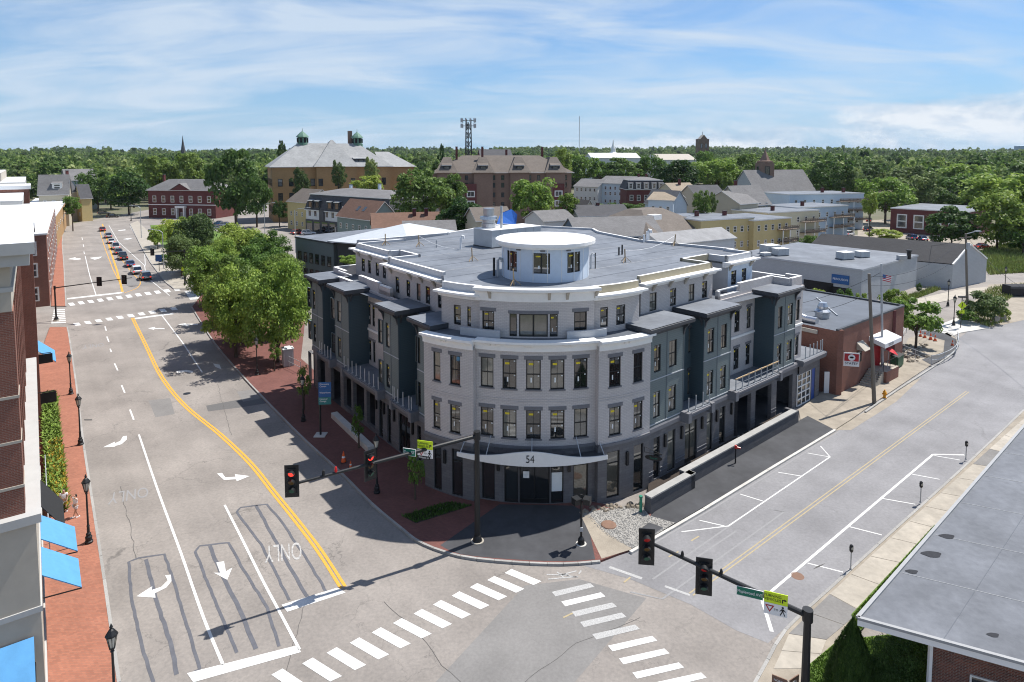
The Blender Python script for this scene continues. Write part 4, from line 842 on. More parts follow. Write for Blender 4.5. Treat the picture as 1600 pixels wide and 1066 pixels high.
strip(par, F4b, rng(fl0+.2, fl1+.1, .5), [(.15, 14.9), (.45, 14.9), (.45, 15.5), (.15, 15.5)], 'sheathing', ['sheathing', 'parapet_grey', 'trim_white', 'sheathing']); ppt(rw[:4], m='sheathing'); ppt(rw[3:]+[tuple(bk[0][:2]), tuple(bk[1][:2]), tuple(bk[2][:2]), tuple(bk[3][:2]), tuple(bk[4][:2]), tuple(bk[5][:2])]); strip(par, F4b, rng(fm0-.1, fm1-.2, .5), [(.15, 14.9), (.45, 14.9), (.45, 15.5), (.15, 15.5)], 'parapet_grey', ['parapet_grey', 'parapet_grey', 'trim_white', 'parapet_grey']); ppt(lw_+[tuple(bk[6][:2]), tuple(bk[5][:2])])
deck = [tuple(F4a(s, .12, 0)[:2]) for s in rng(U1*11.9-.2, U2*11.9+.2, .6)]+[tuple(p[:2]) for p in rimR]+rw+[tuple(p[:2]) for p in bk[:6]]+lw_[::-1]+[tuple(p[:2]) for p in rimL]
def inside(p):
    k = False
    for (x0, y0), (x1, y1) in zip(deck, deck[1:]+deck[:1]):
        if (y0 > p[1]) != (y1 > p[1]) and p[0] < (x1-x0)*(p[1]-y0)/(y1-y0)+x0: k = not k
    return k and math.hypot(p[0]-2.75, p[1]-52.6) > 3.8 and math.hypot(p[0]-AC[0], p[1]-AC[1]) < 60
for i in range(14):
    run = []
    for j in range(140):
        p = V(AC[0], AC[1], 15.246)+u2*(j*.4-16)+v2*(i*2.6-12.6)
        if inside(p) and math.hypot(p.x-AC[0], p.y-AC[1]) > 1 and (p-V(AC[0], AC[1], 15.246)).length > 0 and not (math.hypot(p.x-AC[0], p.y-AC[1]) > 9.3 and p.y < 50): run.append(p)
        elif run:
            if len(run) > 4: sm = MB(); sm.bar(run[0], run[-1], .09, .012, 'edge_grey' if i % 3 == 0 else 'roof_dark'); sm.build('membrane_seam', bld)
            run = []
dk = MB(); dk.prism(deck, 14.7, 15.24, 'roof_membrane', 'roof_membrane'); roofO = dk.build('roof_deck', bld)
rim = MB()   # raised round rim of the middle part
S_ = rng(U1*11.9-.3, U2*11.9+.3, .6)
for a, b in zip(S_, S_[1:]): rim.face([F4a(a, -.5, 15.61), F4a(b, -.5, 15.61), F4a(b, .2, 15.61), F4a(a, .2, 15.61)], 'trim_white'); rim.face([F4a(a, .2, 15.6), F4a(b, .2, 15.6), F4a(b, 2.4, 15.25), F4a(a, 2.4, 15.25)], 'roof_membrane')
rim.build('roof_rim', bld)
# terraces at level 12 with brick parapets beyond the top storey
te = MB(); 
pol = [aF(s, .1, 0) for s in rng(TL*RF, TR*RF, .6)]
te.face([(p.x, p.y, 12.0) for p in pol]+[tuple(fR(1, 6, 12.0)), tuple(fL(1, 6, 12.0))], 'roof_dark')
for fn, s1, c in ((fR, 25.2, .5), (fL, 25.7, .5)): te.face([fn(.1, 2.2, 11.99), fn(s1, .8 if fn is fR else .8, 11.99), fn(s1, 14, 11.99), fn(.1, 14, 11.99)], 'roof_dark')
te.build('terrace_floor', bld)
def bpar(fn, pts, z1, low=12.0):
    for (s0, d0), (s1, d1) in zip(pts, pts[1:]):
        a, b = fn(s0, d0, 0), fn(s1, d1, 0); n = (b-a).cross(V(0, 0, 1)).normalized()*.17
        par.prism([tuple((a-n)[:2]), tuple((b-n)[:2]), tuple((b+n)[:2]), tuple((a+n)[:2])], low, z1, 'white_brick', 'trim_white')
bpar(fR, [(sR1, 2.55), (12.6, 2.55)], 13.0); bpar(fR, [(12.6, 2.55), (16.2, 2.55)], 12.55); bpar(fR, [(16.2, 2.55), (18.4, 2.55)], 13.3); bpar(fR, [(18.4, 2.75), (23.0, 2.75)], 13.2); bpar(fR, [(23.0, .9), (25.1, .9), (25.1, 2.4)], 13.15); bpar(fR, [(25.1, 2.4), (25.1, 13.5)], 12.9); bpar(fR, [(23.0, .9), (23.0, 2.75)], 13.1)
bpar(fL, [(sL1, 2.55), (11.3, 2.55)], 13.0); bpar(fL, [(11.3, 2.55), (13.6, 2.55)], 12.6); bpar(fL, [(13.6, 2.55), (16.2, 2.55)], 13.2); bpar(fL, [(16.2, 3.1), (19.3, 3.1)], 13.0); bpar(fL, [(19.3, 2.2), (22.6, 2.2)], 12.5); bpar(fL, [(22.6, 3.0), (25.6, 3.0), (25.6, 13)], 13.0)
for fn, s0, s1, d in ((fR, 12.6, 16.2, 2.55), (fL, 11.3, 13.6, 2.55), (fL, 19.3, 22.6, 2.2)):
    par.bar(fn(s0, d, 13.05), fn(s1, d, 13.05), .12, .1, 'trim_white')
# dark sill walls on the rounded terrace
for fn, Rr, x0, x1 in ((F4a, 11.9, 724, 783), (F4a, 11.9, 884, 943)):
    a, b = aS(fn, x0, 12.3, 11.9), aS(fn, x1, 12.3, 11.9); strip(par, fn, rng(a, b, .5), [(-.45, 12), (-.2, 12), (-.2, 12.55), (-.45, 12.55)], 'parapet_grey')
gw.build('ground_floor_wall', bld); uw.build('upper_wall', bld); trim.build('cornice', bld); lint.build('lintel', bld); belt.build('belt_course', bld); w4.build('top_storey_wall', bld); cor.build('wing_cornice', bld); par.build('parapet', bld)
# ---- cupola
CU = (2.75, 52.6); CR = 3.6
cu = MB(); cf = arcfn(CU, CR); cops = []
cupO = None
NSEG = 20
pts = []
for x0, x1 in ((792.5, 807.5), (832, 859.5), (886.5, 906.5)):
    a, b = SX(cf, 0, 16.6, x0, -1.5*CR, 1.5*CR), SX(cf, 0, 16.6, x1, -1.5*CR, 1.5*CR); cops.append((a, b, 15.95, 17.55))
for t in (-95, 95, 140, 180, 220): cops.append((R(t)*CR-.55, R(t)*CR+.55, 15.95, 17.55))
panel(cu, cf, -math.pi*CR, math.pi*CR, 15.2, 17.9, [o for o in cops if o[1] < math.pi*CR], 'housewrap', ds=1.13, reveal=.1)
for t in rng(-math.pi, math.pi, math.pi/10): strip(cu, cf, [t*CR-.03, t*CR+.03], [(-.012, 15.25), (0, 15.25), (0, 17.85), (-.012, 17.85)], 'trim_white', caps=False)
cupO = cu.build('cupola', bld)
for o in cops:
    if o[1] < math.pi*CR:
        wq = fnwin(bld, cf, o[0], o[1], o[2], o[3], 'slider_sticker', .08)
cp = MB(); cp.lathe((CU[0], CU[1], 0), [(3.4, 17.8), (3.95, 17.85), (3.98, 18.0), (4.12, 18.02), (4.12, 18.28), (4.0, 18.34), (2.0, 18.44), (0, 18.47)], 'trim_white', 56); cp.build('cupola_roof', cupO)
for t in (-38, -6, 27): s = R(t)*CR; k = MB(); strip(k, cf, [s-.18, s+.18], [(-.12, 17.68), (0, 17.68), (0, 17.78), (-.12, 17.78)], 'lintel_grey'); k.build('soffit_light', cupO)
# ---- entrance canopy with the street number
can = MB(); A0, A1 = aS(aC, 728, 3.9, RC), aS(aC, 936, 3.9, RC)
for i in range(24):
    t0, t1 = i/24, (i+1)/24; s0, s1 = A0+(A1-A0)*t0, A0+(A1-A0)*t1
    hf = lambda t: 4.0+.62*math.exp(-((t-.5)/.24)**2)+.0
    lf = lambda t: 3.72-.16*math.sin(math.pi*t)
    can.face([aC(s0, -1.35, lf(t0)), aC(s1, -1.35, lf(t1)), aC(s1, -1.35, hf(t1)), aC(s0, -1.35, hf(t0))], 'canopy_white')
    can.face([aC(s0, -1.25, lf(t0)), aC(s1, -1.25, lf(t1)), aC(s1, -1.25, hf(t1)), aC(s0, -1.25, hf(t0))], 'canopy_white'); can.face([aC(s0, -1.35, hf(t0)), aC(s1, -1.35, hf(t1)), aC(s1, -1.25, hf(t1)), aC(s0, -1.25, hf(t0))], 'canopy_white')
    can.face([aC(s0, -1.35, lf(t0)), aC(s1, -1.35, lf(t1)), aC(s1, -.02, lf(t1)), aC(s0, -.02, lf(t0))], 'canopy_white'); can.face([aC(s0, -1.25, lf(t0)+.12), aC(s1, -1.25, lf(t1)+.12), aC(s1, -.02, lf(t1)+.12), aC(s0, -.02, lf(t0)+.12)], 'trim_dark')
canO = can.build('canopy', bld)
for t in (.02, .2, .5, .82, .98):
    s = A0+(A1-A0)*t; k = MB(); k.bar(aC(s, -1.2, 4.0), aC(s, .02, 5.0), .05, .05, 'galvanised'); k.build('tie_rod', canO)
sN = aS(aC, 829, 4.1, RC)
text_mesh('street_number', '54', .78, 'ink', bld, plane_M(aC(sN, -1.365, 4.08), (1, -0.02, 0), (0, 0, 1)), sx=.8)['label'] = 'dark number 54 on the white canopy'
# notices on the entrance glass
for x, z0, z1, w in ((871, 1.0, 2.4, .55), (822, 2.0, 2.5, .3)):
    s = aS(aC, x, 1.8, RC); k = MB(); strip(k, aC, [s-w, s+w] if w > .5 else [s-.22, s+.22], [(.10, z0), (.115, z0), (.115, z1), (.10, z1)], 'sticker_white'); k.build('notice', bld)
# roof plant
def roofbox(name, label, P, ang, w, d, h, m, z, ribs=4):
    t = thing(name, label, 'roof unit', (P[0], P[1], z)); Mx = Matrix.Translation(V(P[0], P[1], z)) @ Matrix.Rotation(ang, 4, 'Z')
    b = MB(Mx); b.box(-w/2, w/2, -d/2, d/2, .12, h, m); b.box(-w/2-.04, w/2+.04, -d/2-.04, d/2+.04, 0, .12, 'trim_dark'); b.box(-w/2-.05, w/2+.05, -d/2-.05, d/2+.05, h, h+.06, 'trim_white'); b.build('casing', t)
    for i in range(1, ribs):
        k = MB(Mx); x = -w/2+w*i/ribs; k.box(x-.02, x+.02, -d/2-.02, d/2+.02, .15, h-.02, 'galvanised'); k.build('seam', t)
    return t
c0 = G(752, 388, 15.24); c1 = G(800, 384, 15.24)
ru = roofbox('rooftop_unit', 'long white panelled mechanical unit on the corner building roof', ((c0.x+c1.x)/2+1.2, (c0.y+c1.y)/2+2.2), math.atan2(u2.y, u2.x), 7.2, 3.2, 1.9, 'unit_grey', 15.24, 6)
pz = AT(763, 350, c0.y+1); fan = thing('exhaust_fan', 'stacked silver exhaust fan standing on the rooftop unit', 'exhaust fan', (pz.x, pz.y+1.4, 17.1)); b = MB(); b.lathe((pz.x, pz.y+1.4, 17.15), [(0, 0), (.8, 0), (.8, .55), (.7, .6), (.7, .9), (1.0, 1.0), (.95, 1.3), (.6, 1.35), (.62, 2.2), (0, 2.25)], 'steel', 20); b.build('fan_body', fan); b = MB(); b.tube([(pz.x+1.4, pz.y+1.2, 17.1), (pz.x+1.4, pz.y+1.2, 19.6)], .14, 'galvanised'); b.build('flue', fan)
def vent(x, y, h, r=.09, m='galvanised', hook=False, z=15.24, lab='thin grey vent pipe standing on the corner building roof'):
    P = G(x, y, z); b = MB(); pts = [P, P+V(0, 0, h)]
    if hook: pts += [P+V(.12, 0, h+.15), P+V(.3, 0, h+.1), P+V(.34, 0, h-.15)]
    b.tube(pts, r, m, 8); o = b.build('vent_pipe'); tag(o, lab, 'vent pipe')
vent(772, 431, 1.5, .1, 'black_metal', lab='black vent pipe on the roof just left of the cupola'); vent(778, 432, 1.35, .12, 'galvanised', True, lab='hooked grey vent pipe on the roof just left of the cupola')
vent(923, 420, 1.2, .07, 'galvanised', True, lab='hooked grey pipe on the roof just right of the cupola'); vent(930, 420, 1.4, .05, 'black_metal', lab='thin black pipe on the roof just right of the cupola')
vent(1012, 378, 1.2, .2, 'sign_white', True, lab='hooked white vent pipe near the far roof parapet'); vent(1006, 379, .9, .1, 'sign_white', lab='straight white vent pipe near the far roof parapet'); vent(967, 399, .8, .08, 'black_metal', lab='short black pipe on the open roof right of the cupola'); vent(972, 398, 1.0, .08, 'black_metal', lab='taller black pipe beside the short one on the open roof')
vent(720, 390, 1.3, .12, 'sign_white', True, lab='white gas pipe beside the rooftop unit'); vent(682, 387, .8, .07, 'galvanised', lab='short grey pipe on the roof left of the rooftop unit')
lpost = [(655, 385, 'left of the rooftop unit'), (738, 408, 'in front of the rooftop unit'), (803, 446, 'in front of the cupola by the roof rim'), (977, 410, 'on the open roof right of the cupola'), (1054, 384, 'by the far right parapet'), (602, 383, 'at the far left end of the roof')]
for x, y, w in lpost:
    P = G(x, y, 15.26); t = thing('safety_post', 'pale wooden fall protection post '+w, 'safety post', P)
    b = MB(); b.bar(P, P+V(rnd.uniform(-.1, .1), 0, 1.25), .1, .1, 'plywood'); b.build('post', t)
    for a in range(3): b = MB(); b.bar(P+V(.55*math.cos(a*2.1), .55*math.sin(a*2.1), .03), P+V(0, 0, .5), .06, .04, 'plywood'); b.build('brace', t)
LP = [G(x, y, 15.26)+V(0, 0, 1.1) for x, y, w in lpost]
for i, (a, b_, w) in enumerate(((1, 0, 'left of the cupola'), (3, 4, 'right of the cupola'))):
    b = MB(); b.tube([LP[a].lerp(LP[b_], t)-V(0, 0, .5*math.sin(math.pi*t)) for t in (0, .25, .5, .75, 1)], .02, 'sign_white', 5); tag(b.build('safety_line'), 'white safety line strung between roof posts '+w, 'rope')
# ---- retaining wall and terrace in front of the right facade
rt = thing('retaining_wall', 'dark block retaining wall with pale coping along the right facade', 'wall', (14, 46, 0))
wl = [G(1016.5, 806), G(1081, 770.5), G(1077, 745), G(1252, 666)]
w0 = wl[0]; dW = u2; sA = 5.0
p0 = w0; p1 = w0+dW*5.4; p2 = p1+v2*.55; p3 = p2+u2*17.4
cop = MB(); body = MB()
for a, b_ in ((p0, p1), (p1, p2), (p2-u2*.5, p3)):
    n = (b_-a).cross(V(0, 0, 1)).normalized()
    body.prism([tuple((a)[:2]), tuple((b_)[:2]), tuple((b_-n*.5)[:2]), tuple((a-n*.5)[:2])], -.02, 1.22, 'dark_block'); cop.prism([tuple((a+n*.04)[:2]), tuple((b_+n*.04)[:2]), tuple((b_-n*.55)[:2]), tuple((a-n*.55)[:2])], 1.22, 1.33, 'concrete_grey')
body.prism([tuple(p3[:2]), tuple((p3+v2*1.2)[:2]), tuple((p3+v2*1.2+u2*.4)[:2]), tuple((p3+u2*.4)[:2])], -.02, 1.22, 'dark_block')
body.build('wall_blocks', rt); cop.build('coping', rt)
tf = MB(); tf.face([p0-v2*-.5+V(0, 0, .3), p1+v2*.4+V(0, 0, .3), fR(9, -.4, .3), fR(20.5, -.7, .3), fR(20.5, .4, .3), fR(.3, .4, .3)], 'mulch'); struct('terrace_ground', tf)
for i in range(26):
    P = fR(rnd.uniform(8, 19.5), rnd.uniform(-.5, .25), .3); b = MB(); r = rnd.uniform(.08, .2); b.lathe(P, [(0, r), (r*.7, r*.7), (r, 0)], 'concrete', 6); tag(b.build('rubble_stone'), 'pale rubble stone lying between the retaining wall and the facade', 'stone', 'rubble behind the retaining wall')
# ---------------------------------------------------------------- other buildings
def xat(px, Yd, z): return (px-CX)/FPX*(Yd*math.cos(PITCH)+(CAMZ-z)*math.sin(PITCH))
def house(name, label, xl, Yl, xr, Yr, ye, depth, roof, rise, wall, roofm, rows=(), nf=0, ns=0, side='L', style='sash_far_white', ww=1.0, wh=1.5, chim=(), z=None, over=.4, trimm='window_frame_white', cat='house', doors=(), group=None, z0=0.0, chm='maroon_brick', edge=0.8):
    """walls, roof, windows and chimneys of one building; front runs from sight line xl to xr at distances Yl and Yr, eave height from ye"""
    ze = AT(xl, ye, Yl).z if z is None else z
    a = V(xat(xl, Yl, ze), Yl, 0); b = V(xat(xr, Yr, ze), Yr, 0); t = (b-a).normalized(); n = V(-t.y, t.x, 0); W = (b-a).length
    T = thing(name, label, cat, ((a+b)/2)[:], group)
    Mx = Matrix.Identity(4)
    for i in range(3): Mx[i][0] = t[i]; Mx[i][1] = n[i]; Mx[i][3] = a[i]
    w = MB(Mx); w.prism([(0, 0), (W, 0), (W, depth), (0, depth)], z0-.05, ze, wall, bot=False)
    r = MB(Mx); o = over
    if roof == 'flat':
        r.prism([(-.15, -.15), (W+.15, -.15), (W+.15, depth+.15), (-.15, depth+.15)], ze, ze+.3, trimm, roofm)
    elif roof == 'gx':     # ridge along the front
        h = depth/2; e = ze-rise*o/h
        for q in ([(-o, -o, e), (W+o, -o, e), (W+o, h, ze+rise), (-o, h, ze+rise)], [(W+o, depth+o, e), (-o, depth+o, e), (-o, h, ze+rise), (W+o, h, ze+rise)]):
            r.face(q, roofm); r.face([(p[0], p[1], p[2]+.16) for p in q], roofm)
            for i in range(4): p, s = q[i], q[(i+1) % 4]; r.face([p, s, (s[0], s[1], s[2]+.16), (p[0], p[1], p[2]+.16)], trimm)
        for x in (0, W): w.face([(x, 0, ze), (x, depth, ze), (x, h, ze+rise)], wall)
    elif roof == 'gy':     # gable to the front
        h = W/2; e = ze-rise*o/h
        for q in ([(-o, -o, e), (h, -o, ze+rise), (h, depth+o, ze+rise), (-o, depth+o, e)], [(h, -o, ze+rise), (W+o, -o, e), (W+o, depth+o, e), (h, depth+o, ze+rise)]):
            r.face(q, roofm); r.face([(p[0], p[1], p[2]+.16) for p in q], roofm)
            for i in range(4): p, s = q[i], q[(i+1) % 4]; r.face([p, s, (s[0], s[1], s[2]+.16), (p[0], p[1], p[2]+.16)], trimm)
        for y in (0, depth): w.face([(0, y, ze), (W, y, ze), (h, y, ze+rise)], wall)
    elif roof in ('hip', 'mansard'):
        if roof == 'mansard':
            mi, mh = 1.1, rise*.75
            ring0 = [(-o, -o, ze), (W+o, -o, ze), (W+o, depth+o, ze), (-o, depth+o, ze)]; ring1 = [(mi, mi, ze+mh), (W-mi, mi, ze+mh), (W-mi, depth-mi, ze+mh), (mi, depth-mi, ze+mh)]
            r.prism([p[:2] for p in ring0], ze-.25, ze, trimm)
            for i in range(4): r.face([ring0[i], ring0[(i+1) % 4], ring1[(i+1) % 4], ring1[i]], roofm)
            B = [mi-.3, mi-.3, W-mi+.3, depth-mi+.3, ze+mh, rise-mh]; r.prism([(B[0], B[1]), (B[2], B[1]), (B[2], B[3]), (B[0], B[3])], ze+mh, ze+mh+.2, trimm)
            B[4] += .2; rm2 = 'shingle_grey'
        else: B = [-o, -o, W+o, depth+o, ze, rise]; rm2 = roofm; r.prism([(-o, -o), (W+o, -o), (W+o, depth+o), (-o, depth+o)], ze-.2, ze, trimm)
        x0, y0, x1, y1, zb, rs = B; m = min(x1-x0, y1-y0)/2*edge
        c = [(x0, y0, zb), (x1, y0, zb), (x1, y1, zb), (x0, y1, zb)]; d = [(x0+m, y0+m, zb+rs), (x1-m, y0+m, zb+rs), (x1-m, y1-m, zb+rs), (x0+m, y1-m, zb+rs)]
        for i in range(4): r.face([c[i], c[(i+1) % 4], d[(i+1) % 4], d[i]], rm2)
        r.face(d, rm2)
    w.build('wall', T); ro = r.build('roof', T)
    for (cu_, cv, ct) in chim:
        k = MB(Mx); k.box(W*cu_-.4, W*cu_+.4, depth*cv-.4, depth*cv+.4, ze, ze+ct, chm); k.box(W*cu_-.48, W*cu_+.48, depth*cv-.48, depth*cv+.48, ze+ct, ze+ct+.15, 'shingle_dark'); k.build('chimney', ro)
    for zr in rows:
        for i in range(nf):
            x = W*(i+.7)/(nf+.4)
            if any(abs(x-W*dd) < ww and zr < 1.6 for dd in doors): continue
            window(T, Mx @ V(x, -.02, zr), -n, ww, wh, style)
        for i in range(ns):
            y = depth*(i+.6)/(ns+.2); xs = 0 if side == 'L' else W
            window(T, Mx @ V(xs+(-.02 if side == 'L' else .02), y, zr), (-t if side == 'L' else t), ww, wh, style)
    for dd in doors: window(T, Mx @ V(W*dd, -.03, .05), -n, 1.2, 2.3, 'far_white' if trimm != 'trim_dark' else 'far', 'door')
    T['_'] = 0; del T['_']
    return T, Mx, W, ze
# --- left foreground: long brick building seen along its street face
fW = linefn((-23.35, 30.4), R(-36.9), 1)
lb_ = thing('brick_building', 'long red brick building with pale stone base and cornices along the left edge', 'building', (-27, 38, 0))
def wbox(name, s0, s1, d0, d1, z0, z1, m, top=None, parent=None):
    b = MB(); P = [fW(s0, d0, 0), fW(s1, d0, 0), fW(s1, d1, 0), fW(s0, d1, 0)]; b.prism([tuple(p[:2]) for p in P], z0, z1, m, top, bot=True); return b.build(name, parent or lb_)
wbox('stone_base', -4.2, 23, .1, 14, 0, 9.0, 'stone_beige'); wbox('stone_ledge', -4.35, 23.1, -.1, 14.2, 9.0, 9.4, 'cornice_grey'); wbox('stone_plinth', -4.32, 23.05, .02, 14.1, .02, .7, 'cornice_grey'); wbox('stone_band', -4.26, 23.04, .04, 14.1, 4.9, 5.15, 'cornice_grey')
wbox('brick_wall', -3.7, 22.4, .75, 14, 9.4, 19.3, 'red_brick')
wbox('brick_pier', -3.9, -2.4, .45, 1.9, 9.4, 18.4, 'red_brick'); wbox('brick_pier', -3.95, -3.0, 8.5, 10, 9.4, 18.4, 'red_brick')
wbox('cornice_panel', -3.92, 22.6, .5, 14.2, 18.4, 20.4, 'stone_beige'); wbox('cornice_panel', -3.98, 22.65, .42, 14.25, 19.25, 19.45, 'cornice_grey'); wbox('cornice', -4.5, 23.0, -.2, 14.6, 20.4, 20.9, 'cornice_grey'); wbox('cornice', -4.75, 23.2, -.4, 14.9, 20.9, 21.4, 'cornice_grey', 'roof_white')
wbox('parapet_step', -3.2, 22, 1.5, 13.5, 21.4, 21.65, 'cornice_grey', 'roof_white')
# roof well with raised edges
for s0, s1, d0, d1 in ((-1.0, -.7, 3, 12), (7, 7.3, 3, 12), (-1.0, 7.3, 2.7, 3)): wbox('roof_upstand', s0, s1, d0, d1, 21.65, 22.0, 'cornice_grey', 'roof_white')
def wpil(s, w, z0, z1, d0, d1, m='red_brick', nm='pilaster'): wbox(nm, s, s+w, d0, d1, z0, z1, m)
for i in range(7):
    s = -1.9+i*3.5; wpil(s, .7, 9.4, 18.3, .5, .8)
    for z in (10.4, 14.4):
        if i < 7:
            window(lb_, fW(s+2.1, .73, z), fW.n(0), 1.9, 2.5, 'sash_white'); wbox('window_sill', s+1.05, s+3.15, .6, .8, z-.22, z-.02, 'stone_beige')
for z in (8.0, 12.0, 15.4): pass
wbox('brick_wall', 22.4, 36, 1.2, 15, 0, 20.6, 'red_brick'); wbox('cornice', 22.6, 36.3, .5, 15.2, 20.6, 21.1, 'cornice_grey'); wbox('cornice', 22.4, 36.5, .2, 15.4, 21.1, 21.7, 'cornice_grey', 'roof_white')
wbox('brick_tower', 36, 41, -.2, 12, 0, 22.0, 'red_brick'); wbox('tower_coping', 35.9, 41.1, -.35, 12.1, 22.0, 22.35, 'trim_white')
wbox('brick_wall', 41, 62, .9, 15, 0, 21.5, 'red_brick'); wbox('cornice', 40.9, 62.4, .1, 15.3, 21.5, 22.5, 'cornice_grey', 'roof_white'); wbox('parapet', 44, 62, 2, 15, 22.5, 23.4, 'stone_beige', 'roof_white')
wbox('brick_wall', 62, 78, .4, 15, 0, 17.5, 'red_brick'); wbox('cornice', 61.8, 78.3, -.2, 15.3, 17.5, 18.2, 'cornice_grey', 'roof_white')
wbox('brick_wall', 78, 88, .2, 15, 0, 14, 'red_brick'); wbox('slate_canopy', 77.5, 88.2, -.5, 2, 14, 14.6, 'shingle_grey')
for s0 in (24, 27.6, 31.2):
    wpil(s0, .7, 0, 20.5, .85, 1.25)
    for z in (6.8, 10.2, 13.6, 17): window(lb_, fW(s0+2.1, 1.18, z), fW.n(0), 1.8, 2.3, 'sash_white'); wbox('window_sill', s0+1.1, s0+3.1, 1.0, 1.25, z-.22, z-.02, 'stone_beige')
for s0 in (43, 47.5, 52, 56.5):
    wpil(s0, .8, 0, 21.4, .5, .95)
    for z in (6.8, 10.2, 13.6, 17): window(lb_, fW(s0+2.6, .88, z), fW.n(0), 1.8, 2.3, 'sash_white'); wbox('window_sill', s0+1.6, s0+3.6, .7, .95, z-.22, z-.02, 'stone_beige')
# end wall facing the camera
nE = (fW(-1, 0, 0)-fW(0, 0, 0)).normalized()
for s0, d0, d1, z0, z1 in ((-3.72, 4.4, 6.4, 10, 13), (-3.72, 4.4, 6.4, 14.2, 17.2)): window(lb_, fW(s0-.02, (d0+d1)/2, z0), nE, 1.9, 2.9, 'sash_white')
for z in (10.6, 12.6, 14.6): wbox('stone_band', -3.94, -2.36, .42, 1.94, z, z+.12, 'stone_beige')
# awnings
def awning(pts, m, label):
    """sloping canvas on thin arms: wall edge a-b, outer edge c-d"""
    a, b, c, d = [Vector(p) for p in pts]; T = thing('awning', label, 'awning', ((a+b)/2)[:])
    k = MB(); dn = V(0, 0, -.06); k.face([a, b, c, d], m); k.face([a+dn, b+dn, c+dn, d+dn], m)
    for p, q_ in ((a, b), (b, c), (c, d), (d, a)): k.face([p, q_, q_+dn, p+dn], m)
    k.build('canvas', T)
    for p, q_ in ((d, a), (c, b)): r = MB(); r.bar(p+dn, q_+dn*2-V(0, 0, 1.1), .05, .05, 'black_metal'); r.build('support_arm', T)
def aw(s0, s1, za, zb, out, m, label, d=.05): awning((fW(s0, d, za), fW(s1, d, za), fW(s1, d-out, zb), fW(s0, d-out, zb)), m, label)
sA_ = lambda px, y, z: None
aw(.1, 3.0, 4.2, 2.9, 1.6, 'awning_blue', 'light blue canvas awning nearest the street lamp on the left building'); aw(3.5, 6.4, 4.4, 3.1, 1.6, 'awning_blue', 'light blue canvas awning second along the left building, beside the black one'); aw(6.6, 10.4, 4.9, 3.1, 1.15, 'awning_black', 'black canvas awning above the planted bed on the left building')
awning((fW(-4.3, .4, 3.9), fW(-4.3, 4.6, 3.9), fW(-5.9, 4.6, 2.5), fW(-5.9, .4, 2.5)), 'awning_blue', 'blue awning on the end of the left building at the bottom left corner'); aw(44, 49, 4.9, 3.3, 1.7, 'awning_blue', 'bright blue awning farther up the left building')
for s, z in ((37.5, 6.0), (27.5, 5.2)):
    b = MB(); b.bar(fW(s, .8, z), fW(s, -1.2, z), .06, .06, 'black_metal'); b.box(0, 0.01, 0, 0.01, 0, 0.01, 'black_metal') if False else None
    P = [fW(s, -.2, 0), fW(s+.1, -.2, 0), fW(s+.1, -1.3, 0), fW(s, -1.3, 0)]; b.prism([tuple(p[:2]) for p in P], z-1.0, z-.1, 'ink'); tag(b.build('blade_sign'), 'small black blade sign on the left building '+('near the planted bed' if s < 30 else 'beyond the first one'), 'sign')
gl = MB(); gl.bar(fW(10, -.3, 1.1), fW(24, -.3, 1.1), .05, .05, 'galvanised'); gl.bar(fW(10, -.3, .1), fW(24, -.3, .1), .05, .05, 'galvanised'); [gl.bar(fW(s, -.3, 0), fW(s, -.3, 1.1), .04, .04, 'galvanised') for s in rng(10, 24, 1.2)]
tag(gl.build('railing'), 'low grey metal railing beside the planted bed', 'railing')
# --- right foreground flat-roofed building
RZ = 4.2
k0, k1, k2 = G(1340, 966, RZ), G(1640, 620, RZ), G(1640, 1052, RZ)
uu = (k1-k0).normalized(); nn = (G(1600, 1037, RZ)-k0).normalized(); wn = V(nn.y, -nn.x, 0); k1 = k0+uu*36; k2 = k0+nn*16
fb = thing('flat_roof_building', 'low brick building with wide blue-grey flat roof at lower right', 'building', (k0.x+6, k0.y, 0))
b = MB(); P = [k0, k1, k1+nn*16, k2]; b.prism([tuple(p[:2]) for p in P], RZ-.35, RZ-.02, 'trim_white', 'roof_weathered'); ro = b.build('roof', fb)
for a, c in ((k0, k1), (k0, k2)):
    e = MB(); e.bar(a+V(0, 0, .02), c+V(0, 0, .02), .16, .12, 'edge_grey'); e.build('roof_edge', ro)
for i in range(1, 5):
    e = MB(); e.bar(k0+nn*3.2*i+uu*.2+V(0, 0, -.012), k0+nn*3.2*i+uu*36+V(0, 0, -.017), .03, .01, 'roof_dark'); e.build('roof_seam', ro)
for i in range(1, 7):
    e = MB(); e.bar(k0+uu*5*i+nn*.2+V(0, 0, -.011), k0+uu*5*i+nn*16+V(0, 0, -.0165), .03, .01, 'edge_grey'); e.build('roof_seam', ro)
for (x, y, rx) in ((1425, 893, .3), (1456, 866, .5), (1480, 838, .4), (1552, 992, .25)):
    P = G(x, y, RZ); e = MB(); e.face([P+V(rx*math.cos(t)*(1+.2*math.sin(3*t)), rx*.55*math.sin(t), -.005) for t in rng(0, 2*math.pi-.35, .35)], 'roof_stain'); e.build('roof_patch', ro)
inn = k0+uu*1.1+nn*2.6; inn.z = 0
b = MB(); P = [inn, inn+uu*34, inn+uu*34+nn*13, inn+nn*13]; b.prism([tuple(p[:2]) for p in P], 0, RZ-.35, 'mixed_brick', bot=False); b.build('wall', fb)
e = MB(); e.bar(inn-uu*.1-nn*.05+V(0, 0, .05), inn-uu*.1-nn*.05+V(0, 0, RZ-.35), .14, .14, 'trim_white'); e.build('downpipe', fb)
window(fb, inn+nn*2.2+wn*.03+V(0, 0, .9), wn, 1.6, 1.5, 'sash_white'); window(fb, inn+nn*5.4+wn*.03+V(0, 0, .9), wn, 1.6, 1.5, 'sash_white')
